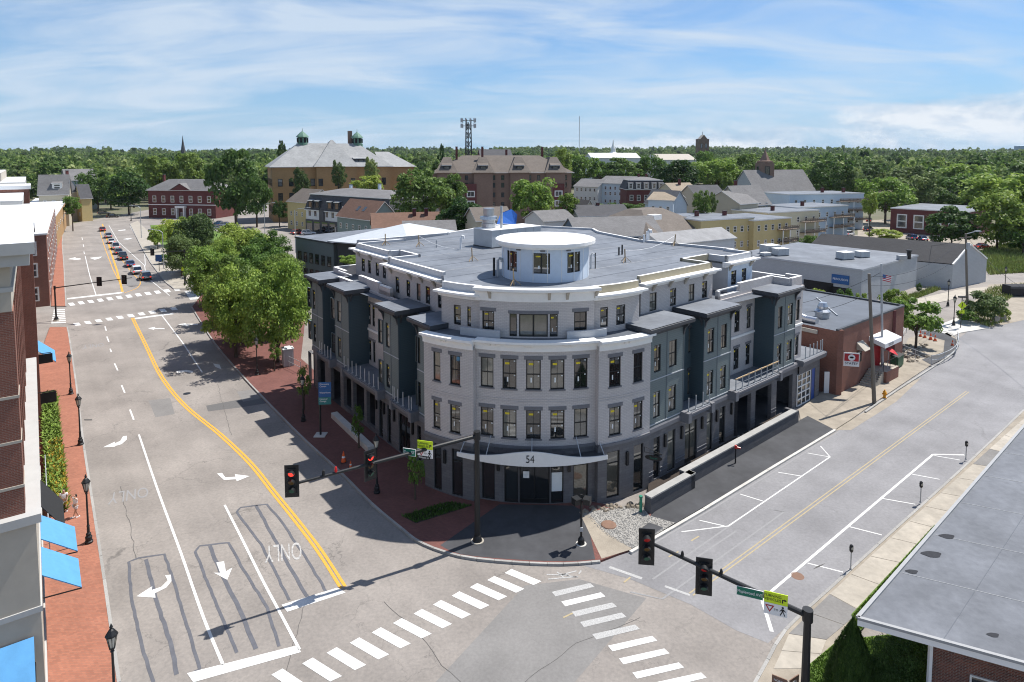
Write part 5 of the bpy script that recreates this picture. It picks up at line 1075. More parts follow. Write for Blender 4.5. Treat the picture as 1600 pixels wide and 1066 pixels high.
# --- brick bar building on the right street
K2 = G(1306, 619); rest_u = (G(1394, 574)-K2).normalized(); rn = V(-rest_u.y, rest_u.x, 0)
rs = thing('brick_bar_building', 'one storey red brick bar with flat dark roof, entrance stairs and awning', 'building', K2[:])
Lr = 17.5
b = MB(); P = [K2, K2+rest_u*Lr, K2+rest_u*Lr+rn*15, K2+rn*15]; b.prism([tuple(p[:2]) for p in P], 0, 6.9, 'red_brick', 'roof_dark', bot=False); b.build('wall', rs)
pp = MB(); 
for a, c in ((P[0], P[1]), (P[1], P[2]), (P[2], P[3])): pp.bar(a+V(0, 0, 7.0)+(rn*.1), c+V(0, 0, 7.0)+(rn*.1), .3, .2, 'trim_dark')
pp.build('roof_edge', rs)
b = MB(); b.bar(K2+rn*-.05+rest_u*.3, K2+rn*-.05+rest_u*.3+V(0, 0, 7), .6, .3, 'red_brick'); b.build('corner_pier', rs)
b = MB(); b.bar(K2+rest_u*14.3-rn*.08+V(0, 0, .1), K2+rest_u*14.3-rn*.08+V(0, 0, 6.9), .35, .2, 'maroon_brick'); b.build('downpipe', rs)
b = MB(); q0 = K2+rn*.3-rest_u*.02; b.prism([tuple((q0+rn*x-rest_u*y)[:2]) for x, y in ((1.8, 0), (12, 0), (12, .25), (1.8, .25))], 6.2, 6.6, 'stone_beige'); b.build('side_band', rs)
for (s, d, r, h) in ((4.5, 3.8, .75, 1.0), (4.6, 3.8, .5, 1.7)): b = MB(); b.lathe(K2+rest_u*s+rn*d+V(0, 0, 6.9), [(0, 0), (r, 0), (r, h*.5), (r*1.15, h*.55), (r*1.15, h*.75), (r*.8, h), (0, h)], 'steel', 16); b.build('roof_fan', rs)
b = MB(); c = K2+rest_u*1.2+rn*4+V(0, 0, 7.2); b.tube([c-rn*1.2, c, c+rn*.6+V(0, 0, .15), c+rn*1.2+V(0, 0, -.2)], .42, 'steel', 12); b.build('roof_duct', rs)
b = MB(); b.bar(K2+rest_u*6.5+rn*3+V(0, 0, 6.97), K2+rest_u*14+rn*9+V(0, 0, 6.97), .12, .1, 'galvanised'); b.build('roof_pipe', rs)
dr = MB(); dr.bar(K2+rest_u*9.2-rn*.04+V(0, 0, 1.3), K2+rest_u*9.2-rn*.04+V(0, 0, 3.6), 1.3, .08, 'sign_red'); dr.build('door', rs)
window(rs, K2+rest_u*12.2-rn*.03+V(0, 0, 2.5), -rn, 1.5, 1.1, 'plain'); window(rs, K2+rest_u*5.2-rn*.03+V(0, 0, 2.6), -rn, 1.1, 1.2, 'plain')
cn = MB(); c = K2+rest_u*7.6-rn*.02; cn.face([c+V(0, 0, 5.0), c+rest_u*4.6+V(0, 0, 5.0), c+rest_u*4.6-rn*1.7+V(0, 0, 4.5), c-rn*1.7+V(0, 0, 4.5)], 'sign_white'); cn.face([c-rn*1.7+V(0, 0, 4.5), c+rest_u*4.6-rn*1.7+V(0, 0, 4.5), c+rest_u*4.6-rn*1.7+V(0, 0, 4.0), c-rn*1.7+V(0, 0, 4.0)], 'sign_white'); cn.face([c+V(0, 0, 5.0), c-rn*1.7+V(0, 0, 4.5), c-rn*1.7+V(0, 0, 4.0), c+V(0, 0, 4.5)], 'sign_white'); cno = cn.build('entrance_awning', rs)
text_mesh('awning_lettering', 'STATEY', .42, 'ink', rs, plane_M(c-rn*.85-rest_u*.03+V(0, 0, 4.42), -rn*-1 if False else -rn, V(0, 0, 1)) if False else plane_M(c+rest_u*1.6-rn*1.73+V(0, 0, 4.25), rest_u, V(0, 0, 1)))
cn = MB(); c = K2+rest_u*4.5-rn*.02; cn.face([c+V(0, 0, 4.9), c+rest_u*1.5+V(0, 0, 4.9), c+rest_u*1.5-rn*.9+V(0, 0, 4.1), c-rn*.9+V(0, 0, 4.1)], 'stone_beige'); cn.face([c+V(0, 0, 4.9), c-rn*.9+V(0, 0, 4.1), c+V(0, 0, 4.1)], 'stone_beige'); cn.build('window_hood', rs)
for i in range(8):
    b = MB(); s0 = 5.2+i*.33; P4 = [K2+rest_u*s0-rn*.1, K2+rest_u*(s0+.33)-rn*.1, K2+rest_u*(s0+.33)-rn*1.6, K2+rest_u*s0-rn*1.6]; b.prism([tuple(p[:2]) for p in P4], 0, .17*(i+1), 'concrete', bot=False); b.build('stair_step', rs)
b = MB(); P4 = [K2+rest_u*7.86-rn*.1, K2+rest_u*11.2-rn*.1, K2+rest_u*11.2-rn*1.9, K2+rest_u*7.86-rn*1.9]; b.prism([tuple(p[:2]) for p in P4], 0, 1.36, 'red_brick', 'concrete', bot=False); b.build('stair_landing', rs)
b = MB(); 
for s, z in ((5.2, 0), (6.4, .7), (7.7, 1.36), (9.5, 1.36), (11.1, 1.36)): b.bar(K2+rest_u*s-rn*1.6+V(0, 0, z), K2+rest_u*s-rn*1.6+V(0, 0, z+1), .05, .05, 'black_metal')
b.bar(K2+rest_u*5.2-rn*1.6+V(0, 0, 1), K2+rest_u*7.7-rn*1.6+V(0, 0, 2.36), .06, .06, 'black_metal'); b.bar(K2+rest_u*7.7-rn*1.6+V(0, 0, 2.36), K2+rest_u*11.1-rn*1.6+V(0, 0, 2.36), .06, .06, 'black_metal'); b.build('stair_railing', rs)
gp = MB(); g0 = K2+rn*1.2-rest_u*.03; gp.bar(g0+rn*-.4+V(0, 0, .05), g0+rn*-.4+V(0, 0, 2.4), .9, .08, 'sign_white'); gp.build('side_door', rs)
bs = thing('hanging_bar_sign', 'white and red hanging bar sign with round emblem on the brick corner', 'sign', (K2-rn*1.0)[:]); c = K2+rest_u*1.0-rn*1.0+V(0, 0, 3.95)
sr = (V(1, -0.25, 0)).normalized(); b = MB(); 
def plate(b, c, r, w, h, m, t=.05):
    r = Vector(r).normalized(); n_ = r.cross(V(0, 0, 1)).normalized(); P = [c-r*w/2, c+r*w/2, c+r*w/2-n_*t, c-r*w/2-n_*t]; b.prism([tuple(p[:2]) for p in P], c.z-h/2, c.z+h/2, m)
plate(b, c, sr, 1.5, 1.45, 'sign_white'); b.build('panel', bs); nf_ = sr.cross(V(0, 0, 1)).normalized()
b = MB(); plate(b, c+nf_*.02+V(0, 0, .22), sr, 1.36, .78, 'sign_red', .03); b.build('red_field', bs); b = MB(); Mp = plane_M(c+nf_*.04+V(0, 0, .22), sr, V(0, 0, 1)); b = MB(Mp); b.lathe((0, 0, 0), [(0, .01), (.34, .01), (.34, -.02)], 'sign_white', 20); b.build('emblem', bs)
b = MB(Mp); b.face([(-.22, .02, .02), (-.1, .12, .02), (.1, .12, .02), (.22, .02, .02), (.1, -.08, .02), (-.1, -.08, .02)], 'ink'); b.build('emblem_mark', bs)
text_mesh('sign_lettering', 'STATEY', .36, 'ink', bs, plane_M(c+nf_*.03+V(0, 0, -.42), sr, V(0, 0, 1)))
b = MB(); b.bar(c+V(0, 0, .8)-sr*.7, K2+rest_u*1.0+V(0, 0, 4.75), .06, .06, 'black_metal'); b.build('bracket', bs)
# --- grey warehouse with sign
T, Mx, W, ze = house('warehouse', 'wide grey flat-roofed warehouse with blue sign on its front', 1150, 124, 1347, 106, 0, 25, 'flat', 0, 'painted_block', 'roof_membrane', z=5.9, cat='warehouse', trimm='parapet_grey')
for i, x in enumerate((W*.58, W*.76)): k = MB(Mx); k.box(x, x+(3.2 if i else 5.2), -.04, .02, .05, 2.6 if i else 3.1, 'ink'); k.build('loading_door', T)
sg = MB(Mx); sg.box(W*.79, W*.915, -.12, -.01, 3.2, 4.75, 'sign_blue'); so_ = sg.build('sign_panel', T); text_mesh('sign_lettering', 'FERGUSON', .5, 'sign_white', T, Mx @ Matrix.Translation((W*.853, -.125, 3.98)) @ Matrix.Rotation(R(90), 4, 'X'))
for i, (x, y, w) in enumerate(((1203, 396, 3.0), (1219, 399, 2.4), (1320, 405, 2.4), (1347, 402, 2.0), (1196, 400, 1.6))):
    P = G(x, y, 6.2); roofbox('rooftop_unit', 'grey boxy rooftop unit on the warehouse, %s' % ('largest at the far left', 'second from the left', 'left of the pair in the middle', 'right of the pair in the middle', 'low one at the left edge')[i], (P.x, P.y), .3, w, w*.8, w*.55 if i < 4 else .6, 'unit_grey', 6.2, 3)
b = MB(); P = G(1420, 405, 6.2); b.lathe(P, [(.35, 0), (.35, 1.4), (.45, 1.45), (.45, 1.7), (0, 1.75)], 'black_metal', 12); tag(b.build('roof_vent'), 'dark round vent stack on the warehouse roof', 'vent'); b = MB(); P = G(1409, 406, 6.2); b.box(P.x-.7, P.x+.7, P.y-.5, P.y+.5, 6.2, 7.0, 'block_grey'); tag(b.build('roof_vent'), 'small grey box vent beside the dark stack on the warehouse', 'vent')
# warehouse wing with pitched shingle roof
wg = thing('shingled_shed', 'long low grey shed with dark shingle roof behind the warehouse', 'shed', (70, 125, 0))
e0, e1 = G(1268, 388, 5.4), G(1489, 414, 4.6); r0, r1 = G(1284, 366, 7.9), G(1516, 383, 7.9); f1 = G(1542, 405, 4.6)
e0.z = e1.z = f1.z = 4.6; e0 = r0+(e1-r1); f0 = r0+(f1-r1)
b = MB(); b.face([e0, e1, r1, r0], 'shingle_black'); b.face([f0, f1, r1, r0], 'shingle_black'); b.face([p+V(0, 0, .15) for p in (e0, e1, r1, r0)], 'shingle_black'); b.build('roof', wg)
dz = lambda p, z: V(p.x, p.y, z)
b = MB(); b.face([e1, f1, r1], 'painted_block'); b.face([dz(e1, 0), dz(f1, 0), f1, e1], 'painted_block'); b.face([dz(e0, 0), dz(e1, 0), e1, e0], 'painted_block'); b.face([dz(f0, 0), dz(f1, 0), f1, f0], 'painted_block'); b.build('wall', wg)
b = MB(); b.bar(e1+V(0, 0, .1), r1+V(0, 0, .1), .3, .25, 'trim_white'); b.bar(r1+V(0, 0, .1), f1+V(0, 0, .1), .3, .25, 'trim_white'); b.build('barge_board', wg)
# --- town behind: one call each
H = house
def pent(T, Mx, W, ze, x0, x1, y0, dep, h, m, roofm, win=True, rise=1.2, style='far'):
    """dormer on a roof slope: cheeks, front with a window and a small roof"""
    b = MB(Mx); b.box(x0, x1, y0, y0+dep, ze, ze+h, m); b.face([(x0-.2, y0-.3, ze+h), (x1+.2, y0-.3, ze+h), (x1+.2, y0+dep, ze+h+rise), (x0-.2, y0+dep, ze+h+rise)], roofm); b.face([(x0-.2, y0-.3, ze+h-.15), (x1+.2, y0-.3, ze+h-.15), (x1+.2, y0-.3, ze+h), (x0-.2, y0-.3, ze+h)], 'window_frame_white'); o = b.build('dormer', T)
    if win:
        t = (Mx @ V(1, 0, 0)-Mx @ V(0, 0, 0)).normalized(); window(T, Mx @ V((x0+x1)/2, y0-.03, ze+.25), V(t.y, -t.x, 0), min(x1-x0-.4, 2.2), h-.5, style)
# school
T, Mx, W, ze = H('school_building', 'large yellow brick school with pale slate roof and two copper cupolas', 425, 243, 610, 262, 261, 24, 'hip', 9.3, 'tan_brick', 'slate', rows=(3, 8.2, 13.6), nf=11, ns=6, ww=1.7, wh=2.9, style='sash_far', over=1.0, cat='school', edge=.92)
for cx_, cw_, pk in ((.53, .36, 1.6),):
    b = MB(Mx); x0, x1 = W*(cx_-cw_/2)-1, W*(cx_+cw_/2); m = (x0+x1)/2; b.prism([(x0+1, -2.5), (x1-1, -2.5), (x1-1, 2), (x0+1, 2)], 0, ze, 'tan_brick'); b.build('pavilion', T)
    hh = 9.0+pk; b = MB(Mx); b.face([(x0, -3.5, ze), (x1, -3.5, ze), (m+.4, 8, ze+hh), (m-.4, 8, ze+hh)], 'slate'); b.face([(x0, -3.5, ze), (m-.4, 8, ze+hh), (m-.4, 17, ze+hh-1), (x0, 12, ze+2)], 'slate'); b.face([(x1, -3.5, ze), (m+.4, 8, ze+hh), (m+.4, 17, ze+hh-1), (x1, 12, ze+2)], 'slate'); b.build('pavilion_roof', T)
    for xx in (x0+2.5, m, x1-2.5):
        for z in (3, 8.2, 13.6): t_ = (Mx @ V(1, 0, 0)-Mx @ V(0, 0, 0)); window(T, Mx @ V(xx, -2.53, z), V(t_.y, -t_.x, 0), 1.7, 2.9, 'sash_far')
pent(T, Mx, W, ze+1.2, W*.68, W*.68+6, 1.5, 7, 2.0, 'trim_dark', 'slate')
b = MB(Mx); b.prism([(W, 4), (W+11, 4), (W+11, 26), (W, 26)], 0, ze-.3, 'tan_brick'); b.face([(W-3, 3, ze-.3), (W+12, 3, ze-.3), (W+3, 15, ze+6), (W-3, 15, ze+6)], 'slate'); b.face([(W+12, 3, ze-.3), (W+12, 27, ze-.3), (W+3, 15, ze+6)], 'slate'); b.build('side_wing', T)
for f_ in (.28, .76):
    b = MB(Mx); c = (W*f_, 12, ze+8.0); b.lathe(c, [(2.4, 0), (2.4, 1.2), (1.9, 1.3), (1.9, 3.6), (2.6, 3.7), (2.2, 4.3), (1.2, 5.3), (.3, 6.0), (.12, 6.3), (.05, 7.4)], 'copper_green', 8); o = b.build('cupola', T)
    for i in range(8): a = math.pi/8+i*math.pi/4; k = MB(Mx); k.bar((c[0]+1.86*math.cos(a), c[1]+1.86*math.sin(a), c[2]+1.5), (c[0]+1.86*math.cos(a), c[1]+1.86*math.sin(a), c[2]+3.4), .9, .12, 'ink'); k.build('louvre', o)
b = MB(Mx); b.box(W*.72-1.6, W*.72, 13, 14.6, ze+7, ze+14.6, 'brown_brick'); b.build('chimney', T)
# brown apartment house
T, Mx, W, ze = H('brown_apartment_house', 'big brown brick apartment house with steep taupe roofs and dark chimneys', 676, 222, 893, 226, 270, 26, 'hip', 6.0, 'brown_brick', 'shingle_taupe', rows=(4, 7.4, 10.8, 14.2, 16.8), nf=15, ns=4, side='R', ww=1.1, wh=1.7, style='sash_far', over=.9, chim=((.17, .3, 9), (.36, .3, 9), (.55, .6, 8), (.82, .5, 9)), cat='building', chm='maroon_brick')
for cx_ in (.1, .36, .62, .88):
    x0, x1 = W*cx_-4, W*cx_+4; b = MB(Mx); b.prism([(x0+.7, -1.6), (x1-.7, -1.6), (x1-.7, 1), (x0+.7, 1)], 0, ze, 'brown_brick'); b.build('front_bay', T); b = MB(Mx); m = W*cx_; b.face([(x0, -2.3, ze), (x1, -2.3, ze), (m+1.2, 4, ze+5.4), (m-1.2, 4, ze+5.4)], 'shingle_taupe'); b.face([(x0, -2.3, ze), (m-1.2, 4, ze+5.4), (m-1.2, 14, ze+5.4), (x0, 10, ze)], 'shingle_taupe'); b.face([(m-1.2, 4, ze+5.4), (m+1.2, 4, ze+5.4), (m+1.2, 14, ze+5.4), (m-1.2, 14, ze+5.4)], 'shingle_taupe'); b.face([(x1, -2.3, ze), (m+1.2, 4, ze+5.4), (m+1.2, 14, ze+5.4), (x1, 10, ze)], 'shingle_taupe'); b.build('gable_roof', T)
    pent(T, Mx, W, ze+.6, m-1.6, m+1.6, -.6, 4, 2.0, 'trim_dark', 'shingle_taupe')
for cx_ in (.27, .90):
    b = MB(Mx); x = W*cx_; b.box(x-2, x+2, -1.9, 0, 3, 15.6, 'sign_red' if False else 'maroon_brick'); b.build('bay_window', T)
    for z in (4.2, 7.6, 11.0): t_ = (Mx @ V(1, 0, 0)-Mx @ V(0, 0, 0)); window(T, Mx @ V(x, -1.93, z), V(t_.y, -t_.x, 0), 2.8, 2.2, 'slider_far_white')
# red brick mansion
T, Mx, W, ze = H('brick_mansion', 'two storey red brick mansion with white doorway and pedimented grey roof', 231, 262, 336, 258, 297, 14, 'hip', 4.2, 'maroon_brick', 'shingle_grey', rows=(1.2, 6.4), nf=7, ns=3, ww=1.6, wh=2.7, chim=((.08, .5, 6), (.8, .6, 6)), over=.6, cat='mansion', doors=(.5,))
b = MB(Mx); b.face([(W*.36, -.8, ze+.1), (W*.64, -.8, ze+.1), (W*.5, -.8, ze+2.6)], 'maroon_brick'); b.face([(W*.34, -1, ze), (W*.5, -1, ze+2.8), (W*.5, 6, ze+2.8), (W*.34, 6, ze)], 'shingle_grey'); b.face([(W*.66, -1, ze), (W*.5, -1, ze+2.8), (W*.5, 6, ze+2.8), (W*.66, 6, ze)], 'shingle_grey'); b.build('pediment', T)
b = MB(Mx); [b.box(W*.5+x-.25, W*.5+x+.25, -1.4, -.1, 0, 4.2, 'trim_white') for x in (-1.6, 1.6)]; b.box(W*.5-2.1, W*.5+2.1, -1.5, -.05, 4.2, 5.0, 'trim_white'); b.build('portico', T); b = MB(Mx); b.box(-.1, W+.1, -.12, -.01, 5.3, 5.6, 'trim_white'); b.build('belt_course', T)
# mansard block
T, Mx, W, ze = H('mansard_block', 'black mansard-roofed apartment block with white second floor above dark shopfronts', 478, 212, 608, 186, 327, 20, 'mansard', 6.6, 'clap_white', 'shingle_dark', rows=(5.6,), nf=13, ns=5, side='R', ww=1.1, wh=2.2, style='sash_far', cat='building', chim=((.2, .6, 8), (.5, .7, 8.5)), chm='clap_paleblue')
b = MB(Mx); b.box(-.15, W+.15, -.15, 20, 0, 4.4, 'trim_dark'); b.build('shopfront', T)
for i in range(10): b = MB(Mx); x = W*(i+.5)/10; b.box(x-1.5, x+1.5, -.2, -.14, .5, 3.8, 'glass_dark'); b.build('shop_window', T)
for cx_ in (.05, .14, .3, .39, .62, .72, .82): pent(T, Mx, W, ze+.5, W*cx_, W*cx_+2.4, -.5, 2.5, 2.6, 'trim_dark', 'slate', rise=.5)
for cx_ in (.22, .5): b = MB(Mx); b.box(W*cx_-1.2, W*cx_+1.2, -.5, .4, 4.4, ze+.2, 'trim_dark'); b.build('stair_bay', T)
b = MB(Mx); b.box(W*.52, W*.68, -1.6, 0, 8.3, 8.6, 'trim_white'); [b.bar((W*(.52+.02*i), -1.5, 8.6), (W*(.52+.02*i), -1.5, 9.6), .1, .1, 'trim_white') for i in range(9)]; b.bar((W*.52, -1.5, 9.6), (W*.68, -1.5, 9.6), .12, .12, 'trim_white'); b.build('balcony', T)
spec = [
 ('house', 'small yellow clapboard house beside the mansard block', 449, 222, 478, 214, 314, 12, 'gx', 4, 'clap_yellow', 'shingle_taupe', dict(rows=(1.5, 4.8), nf=3, ns=2)),
 ('house', 'grey-green gabled house with brown roof and skylights', 578, 160, 622, 166, 343, 16, 'gy', 4.2, 'clap_green', 'shingle_brown', dict(rows=(3.2, 6.0), nf=2, ns=5, side='L')),
 ('house', 'long low house with brown roof and two brick chimneys', 583, 146, 690, 150, 357, 9, 'gx', 3.0, 'clap_green', 'shingle_brown', dict(rows=(3,), nf=5, chim=((.62, .4, 4), (.8, .4, 4)))),
 ('house', 'low house with pale grey shingle roofs behind the roof deck', 632, 132, 712, 134, 366, 9, 'gx', 2.2, 'clap_white', 'shingle_grey', dict(rows=(3,), nf=4, ns=1)),
 ('house', 'small white house with dark roof under the big trees', 612, 190, 642, 188, 336, 9, 'gy', 2, 'clap_white', 'shingle_dark', dict(rows=(3, 5.5), nf=2)),
 ('house', 'small house with weathered roof under the blue tarp', 745, 135, 800, 138, 345, 8, 'gx', 2.4, 'clap_tan', 'shingle_taupe', dict(rows=(2.5,), nf=4)),
 ('house', 'dark grey roofed house with slate blue gable', 876, 150, 905, 138, 361, 20, 'gy', 3.6, 'clap_navy', 'shingle_grey', dict(rows=(2.5,), nf=2)),
 ('hall', 'wide hall with grey-brown hip roof and white rooftop vent', 1016, 141, 1105, 158, 367, 20, 'hip', 4.6, 'clap_grey', 'shingle_taupe', dict(rows=(3.6,), nf=4, ns=5, side='L', cat='building')),
 ('shed', 'long white shed with pale metal roof in front of yellow flats', 1036, 128, 1148, 140, 383, 8, 'gx', 1.8, 'clap_white', 'roof_pale', dict(rows=(2.2,), nf=6)),
 ('house', 'white long building with small windows, left of the pair', 897, 300, 934, 292, 291, 14, 'gx', 3.2, 'clap_white', 'shingle_grey', dict(rows=(5, 9), nf=5, ns=3)),
 ('house', 'white clapboard building beside the red mansard house', 934, 296, 982, 286, 286, 16, 'gx', 3.0, 'clap_paleblue', 'shingle_grey', dict(rows=(4, 7.5, 10), nf=6, ns=3)),
 ('house', 'red brick house with dark mansard roof and white dormers', 979, 258, 1040, 258, 296, 15, 'mansard', 4.6, 'maroon_brick', 'shingle_dark', dict(rows=(3, 7.2), nf=5, ww=1.5, wh=2.4, chim=((.4, .5, 6), (.6, .5, 6)))),
 ('house', 'pale blue house with tan roof near the red brick house', 1013, 196, 1052, 192, 312, 12, 'gx', 2.0, 'clap_paleblue', 'shingle_tan', dict(rows=(2, 5.5, 8.5), nf=3, ns=2, side='R')),
 ('house', 'narrow pale blue gabled house with one attic window', 1050, 193, 1073, 196, 320, 12, 'gy', 4, 'clap_paleblue', 'shingle_grey', dict(rows=(2, 5), nf=2)),
 ('house', 'grey roofed house behind the pale blue gable', 1055, 236, 1092, 240, 302, 12, 'gx', 3.4, 'clap_cream', 'shingle_tan', dict(rows=(5, 8), nf=3, chim=((.5, .4, 5),))),
 ('house', 'tall grey gabled house with paired windows left of church', 1118, 198, 1158, 190, 318, 14, 'gy', 5.5, 'clap_tan', 'shingle_grey', dict(rows=(3, 6.5, 9.5), nf=3, ns=4, side='R', chim=((.3, .4, 7),))),
 ('house', 'grey roofed annex with a row of windows beside the gabled house', 1156, 186, 1184, 192, 319, 12, 'gx', 3.4, 'clap_tan', 'shingle_grey', dict(rows=(4, 7.5), nf=5)),
 ('house', 'dark roofed house tucked behind the grey gabled house', 1090, 215, 1135, 218, 308, 12, 'gx', 3.6, 'clap_tan', 'shingle_dark', dict(rows=(6,), nf=3)),
 ('house', 'small grey cottage with pale dormer under the light green tree', 912, 188, 930, 190, 330, 8, 'gy', 3, 'clap_tan', 'shingle_taupe', dict(rows=(3,), nf=1)),
 ('house', 'low house with dark roof between the tarp and hip roof', 905, 168, 985, 172, 338, 10, 'gx', 2.4, 'clap_grey', 'shingle_dark', dict(rows=(3,), nf=4, chim=((.5, .5, 3),))),
 ('house', 'pale roofed cottage beside the tall vent pipes', 850, 160, 898, 165, 346, 9, 'gx', 2.2, 'clap_white', 'shingle_grey', dict(rows=(3,), nf=3)),
 ('low_block', 'grey flat-roofed block with teal walls behind the left wing', 462, 122, 521, 113, 372, 20, 'flat', 0, 'teal_siding', 'roof_membrane', dict(rows=(5.2, 2.2), nf=6, ns=3, side='R', style='sash_far', ww=1.2, wh=1.9, cat='building', trimm='trim_dark')),
 ('low_block', 'low dark block with white standing seam hip roof', 527, 112, 640, 104, 376, 18, 'hip', 2.6, 'trim_dark', 'metal_roof', dict(rows=(6,), nf=6, style='far', cat='building', trimm='parapet_grey', edge=1.0, over=1.2)),
 ('flats', 'yellow three storey flats with flat grey roof', 1095, 152, 1178, 160, 346, 16, 'flat', 0, 'clap_yellow', 'roof_membrane', dict(rows=(2.6, 6.4), nf=7, ns=2, chim=((.35, .5, 1.6), (.8, .4, 1.4)), cat='apartment house')),
 ('flats', 'pale yellow flats with wooden balconies beside the yellow ones', 1178, 158, 1236, 166, 346, 14, 'flat', 0, 'clap_yellow', 'roof_membrane', dict(rows=(2.6, 6.4), nf=5, cat='apartment house')),
 ('flats', 'cream flats with railed porches, third along the row', 1200, 176, 1280, 186, 334, 13, 'flat', 0, 'clap_cream', 'roof_membrane', dict(rows=(2.6, 6.4), nf=6, cat='apartment house', chim=((.3, .3, 1.6),))),
 ('flats', 'blue-grey flats with railed porches, fourth along the row', 1246, 190, 1325, 200, 326, 13, 'flat', 0, 'clap_blue', 'roof_membrane', dict(rows=(2.6, 6.6), nf=6, cat='apartment house', chim=((.3, .3, 1.6),))),
 ('flats', 'tall pale blue flats with white porches at the row end', 1234, 214, 1350, 222, 305, 15, 'flat', 0, 'clap_paleblue', 'roof_membrane', dict(rows=(2.2, 5.6, 9), nf=8, cat='apartment house', chim=((.6, .4, 1.8), (.85, .3, 1.8)))),
 ('brick_warehouse', 'low dark red brick building with white arched windows at right', 1392, 212, 1512, 196, 326, 30, 'flat', 0, 'maroon_brick', 'roof_membrane', dict(rows=(1.6,), nf=4, ww=3.0, wh=4.6, cat='building')),
 ('house', 'grey roofed house with white dormer at the end of left street', 60, 226, 106, 230, 303, 8, 'gx', 6.5, 'clap_tan', 'shingle_grey', dict(rows=(8,), nf=3, ns=2, side='R')),
 ('shop', 'low tan shop with white flat roof at the end of left street', 86, 172, 106, 250, 317, 10, 'flat', 0, 'tan_brick', 'roof_white', dict(rows=(4.5,), nf=9, ns=1, ww=2, wh=1.4, cat='shop', z=8.8)),
 ('shop', 'brick shop row with dark shopfront between the left building and tan shop', 72, 106, 86, 171, 317, 12, 'flat', 0, 'red_brick', 'roof_white', dict(rows=(1.0, 5.0, 8.6), nf=10, ns=3, ww=1.8, wh=2.4, cat='shop', z=12.0)),
 ('house', 'yellow gambrel house beside trees at the street end', 116, 252, 127, 246, 308, 3.5, 'gy', 5, 'clap_yellow', 'shingle_dark', dict(rows=(2, 6, 9.5), nf=2, ns=2)),
 ('house', 'dark roofed house with brick chimney next to the yellow one', 100, 246, 120, 250, 300, 12, 'gx', 5, 'clap_tan', 'shingle_dark', dict(rows=(5,), nf=2, chim=((.7, .3, 8),))),
 ('house', 'far grey roofed building among the trees at left', 104, 300, 150, 308, 282, 16, 'gx', 5, 'clap_grey', 'shingle_grey', dict(rows=(9,), nf=4)),
 ('house', 'grey roofed house glimpsed right of the church steeple', 1206, 290, 1252, 296, 288, 16, 'gx', 4.5, 'clap_grey', 'shingle_grey', dict(rows=(8,), nf=4)),
 ('house', 'small white house with grey roof near the church', 1236, 262, 1268, 266, 296, 12, 'gx', 3.4, 'clap_white', 'shingle_grey', dict(rows=(7,), nf=3)),
 ('house', 'grey low house far among trees on the right', 1445, 420, 1490, 424, 272, 20, 'gx', 4, 'clap_white', 'shingle_grey', dict(rows=(6,), nf=3)),
 ('house', 'white roofed long hall far behind the trees', 925, 420, 1000, 424, 247, 20, 'gx', 3.2, 'clap_white', 'roof_white', dict(cat='building')),
 ('house', 'pale tan roofed hall far behind trees left of the tower', 1030, 440, 1088, 446, 250, 24, 'gx', 4, 'clap_white', 'stone_beige', dict(cat='building')),
 ('house', 'dark brick building with white dormers behind the brown apartments', 752, 262, 800, 264, 246, 14, 'gx', 3.2, 'maroon_brick', 'shingle_dark', dict(rows=(17,), nf=3, cat='building')),
]
HS = {}
for s in spec:
    k = dict(s[-1]); HS[s[1]] = H(*s[:-1], **k)
# white vent on the hip roofed hall, dormer on the street-end house, skylights, tarp
T, Mx, W, ze = HS['wide hall with grey-brown hip roof and white rooftop vent']; b = MB(Mx); b.box(W*.3, W*.3+3.2, 4, 6, ze+1.4, ze+3.6, 'trim_white'); b.build('roof_vent', T)
T, Mx, W, ze = HS['grey roofed house with white dormer at the end of left street']; pent(T, Mx, W, ze+1.2, W*.45, W*.45+3, 1.0, 3.5, 2.4, 'clap_white', 'shingle_grey', style='sash_far_white')
T, Mx, W, ze = HS['red brick house with dark mansard roof and white dormers']
for f_ in (.1, .3, .5, .7, .88): pent(T, Mx, W, ze+.2, W*f_-.9, W*f_+.9, -.5, 2, 2.4, 'clap_white', 'shingle_dark', rise=.4, style='sash_far_white')
T, Mx, W, ze = HS['grey-green gabled house with brown roof and skylights']
for y0 in (5, 8): b = MB(Mx); h = W/2; f0 = (.35, .6); b.face([(h*f0[0], y0, ze+4.2*f0[0]+.22), (h*f0[1], y0, ze+4.2*f0[1]+.22), (h*f0[1], y0+1.2, ze+4.2*f0[1]+.22), (h*f0[0], y0+1.2, ze+4.2*f0[0]+.22)], 'glass_far'); b.build('skylight', T)
tb = MB(); P = [AT(776, 350, 133), AT(782, 334, 136), AT(790, 330, 136), AT(799, 327, 136), AT(806, 334, 134), AT(804, 350, 132)]; tb.face(P, 'tarp_blue'); tb.face([p+V(.3, .3, -.2) for p in P], 'tarp_blue'); tag(tb.build('tarpaulin'), 'crumpled bright blue tarpaulin over a house roof', 'tarpaulin')
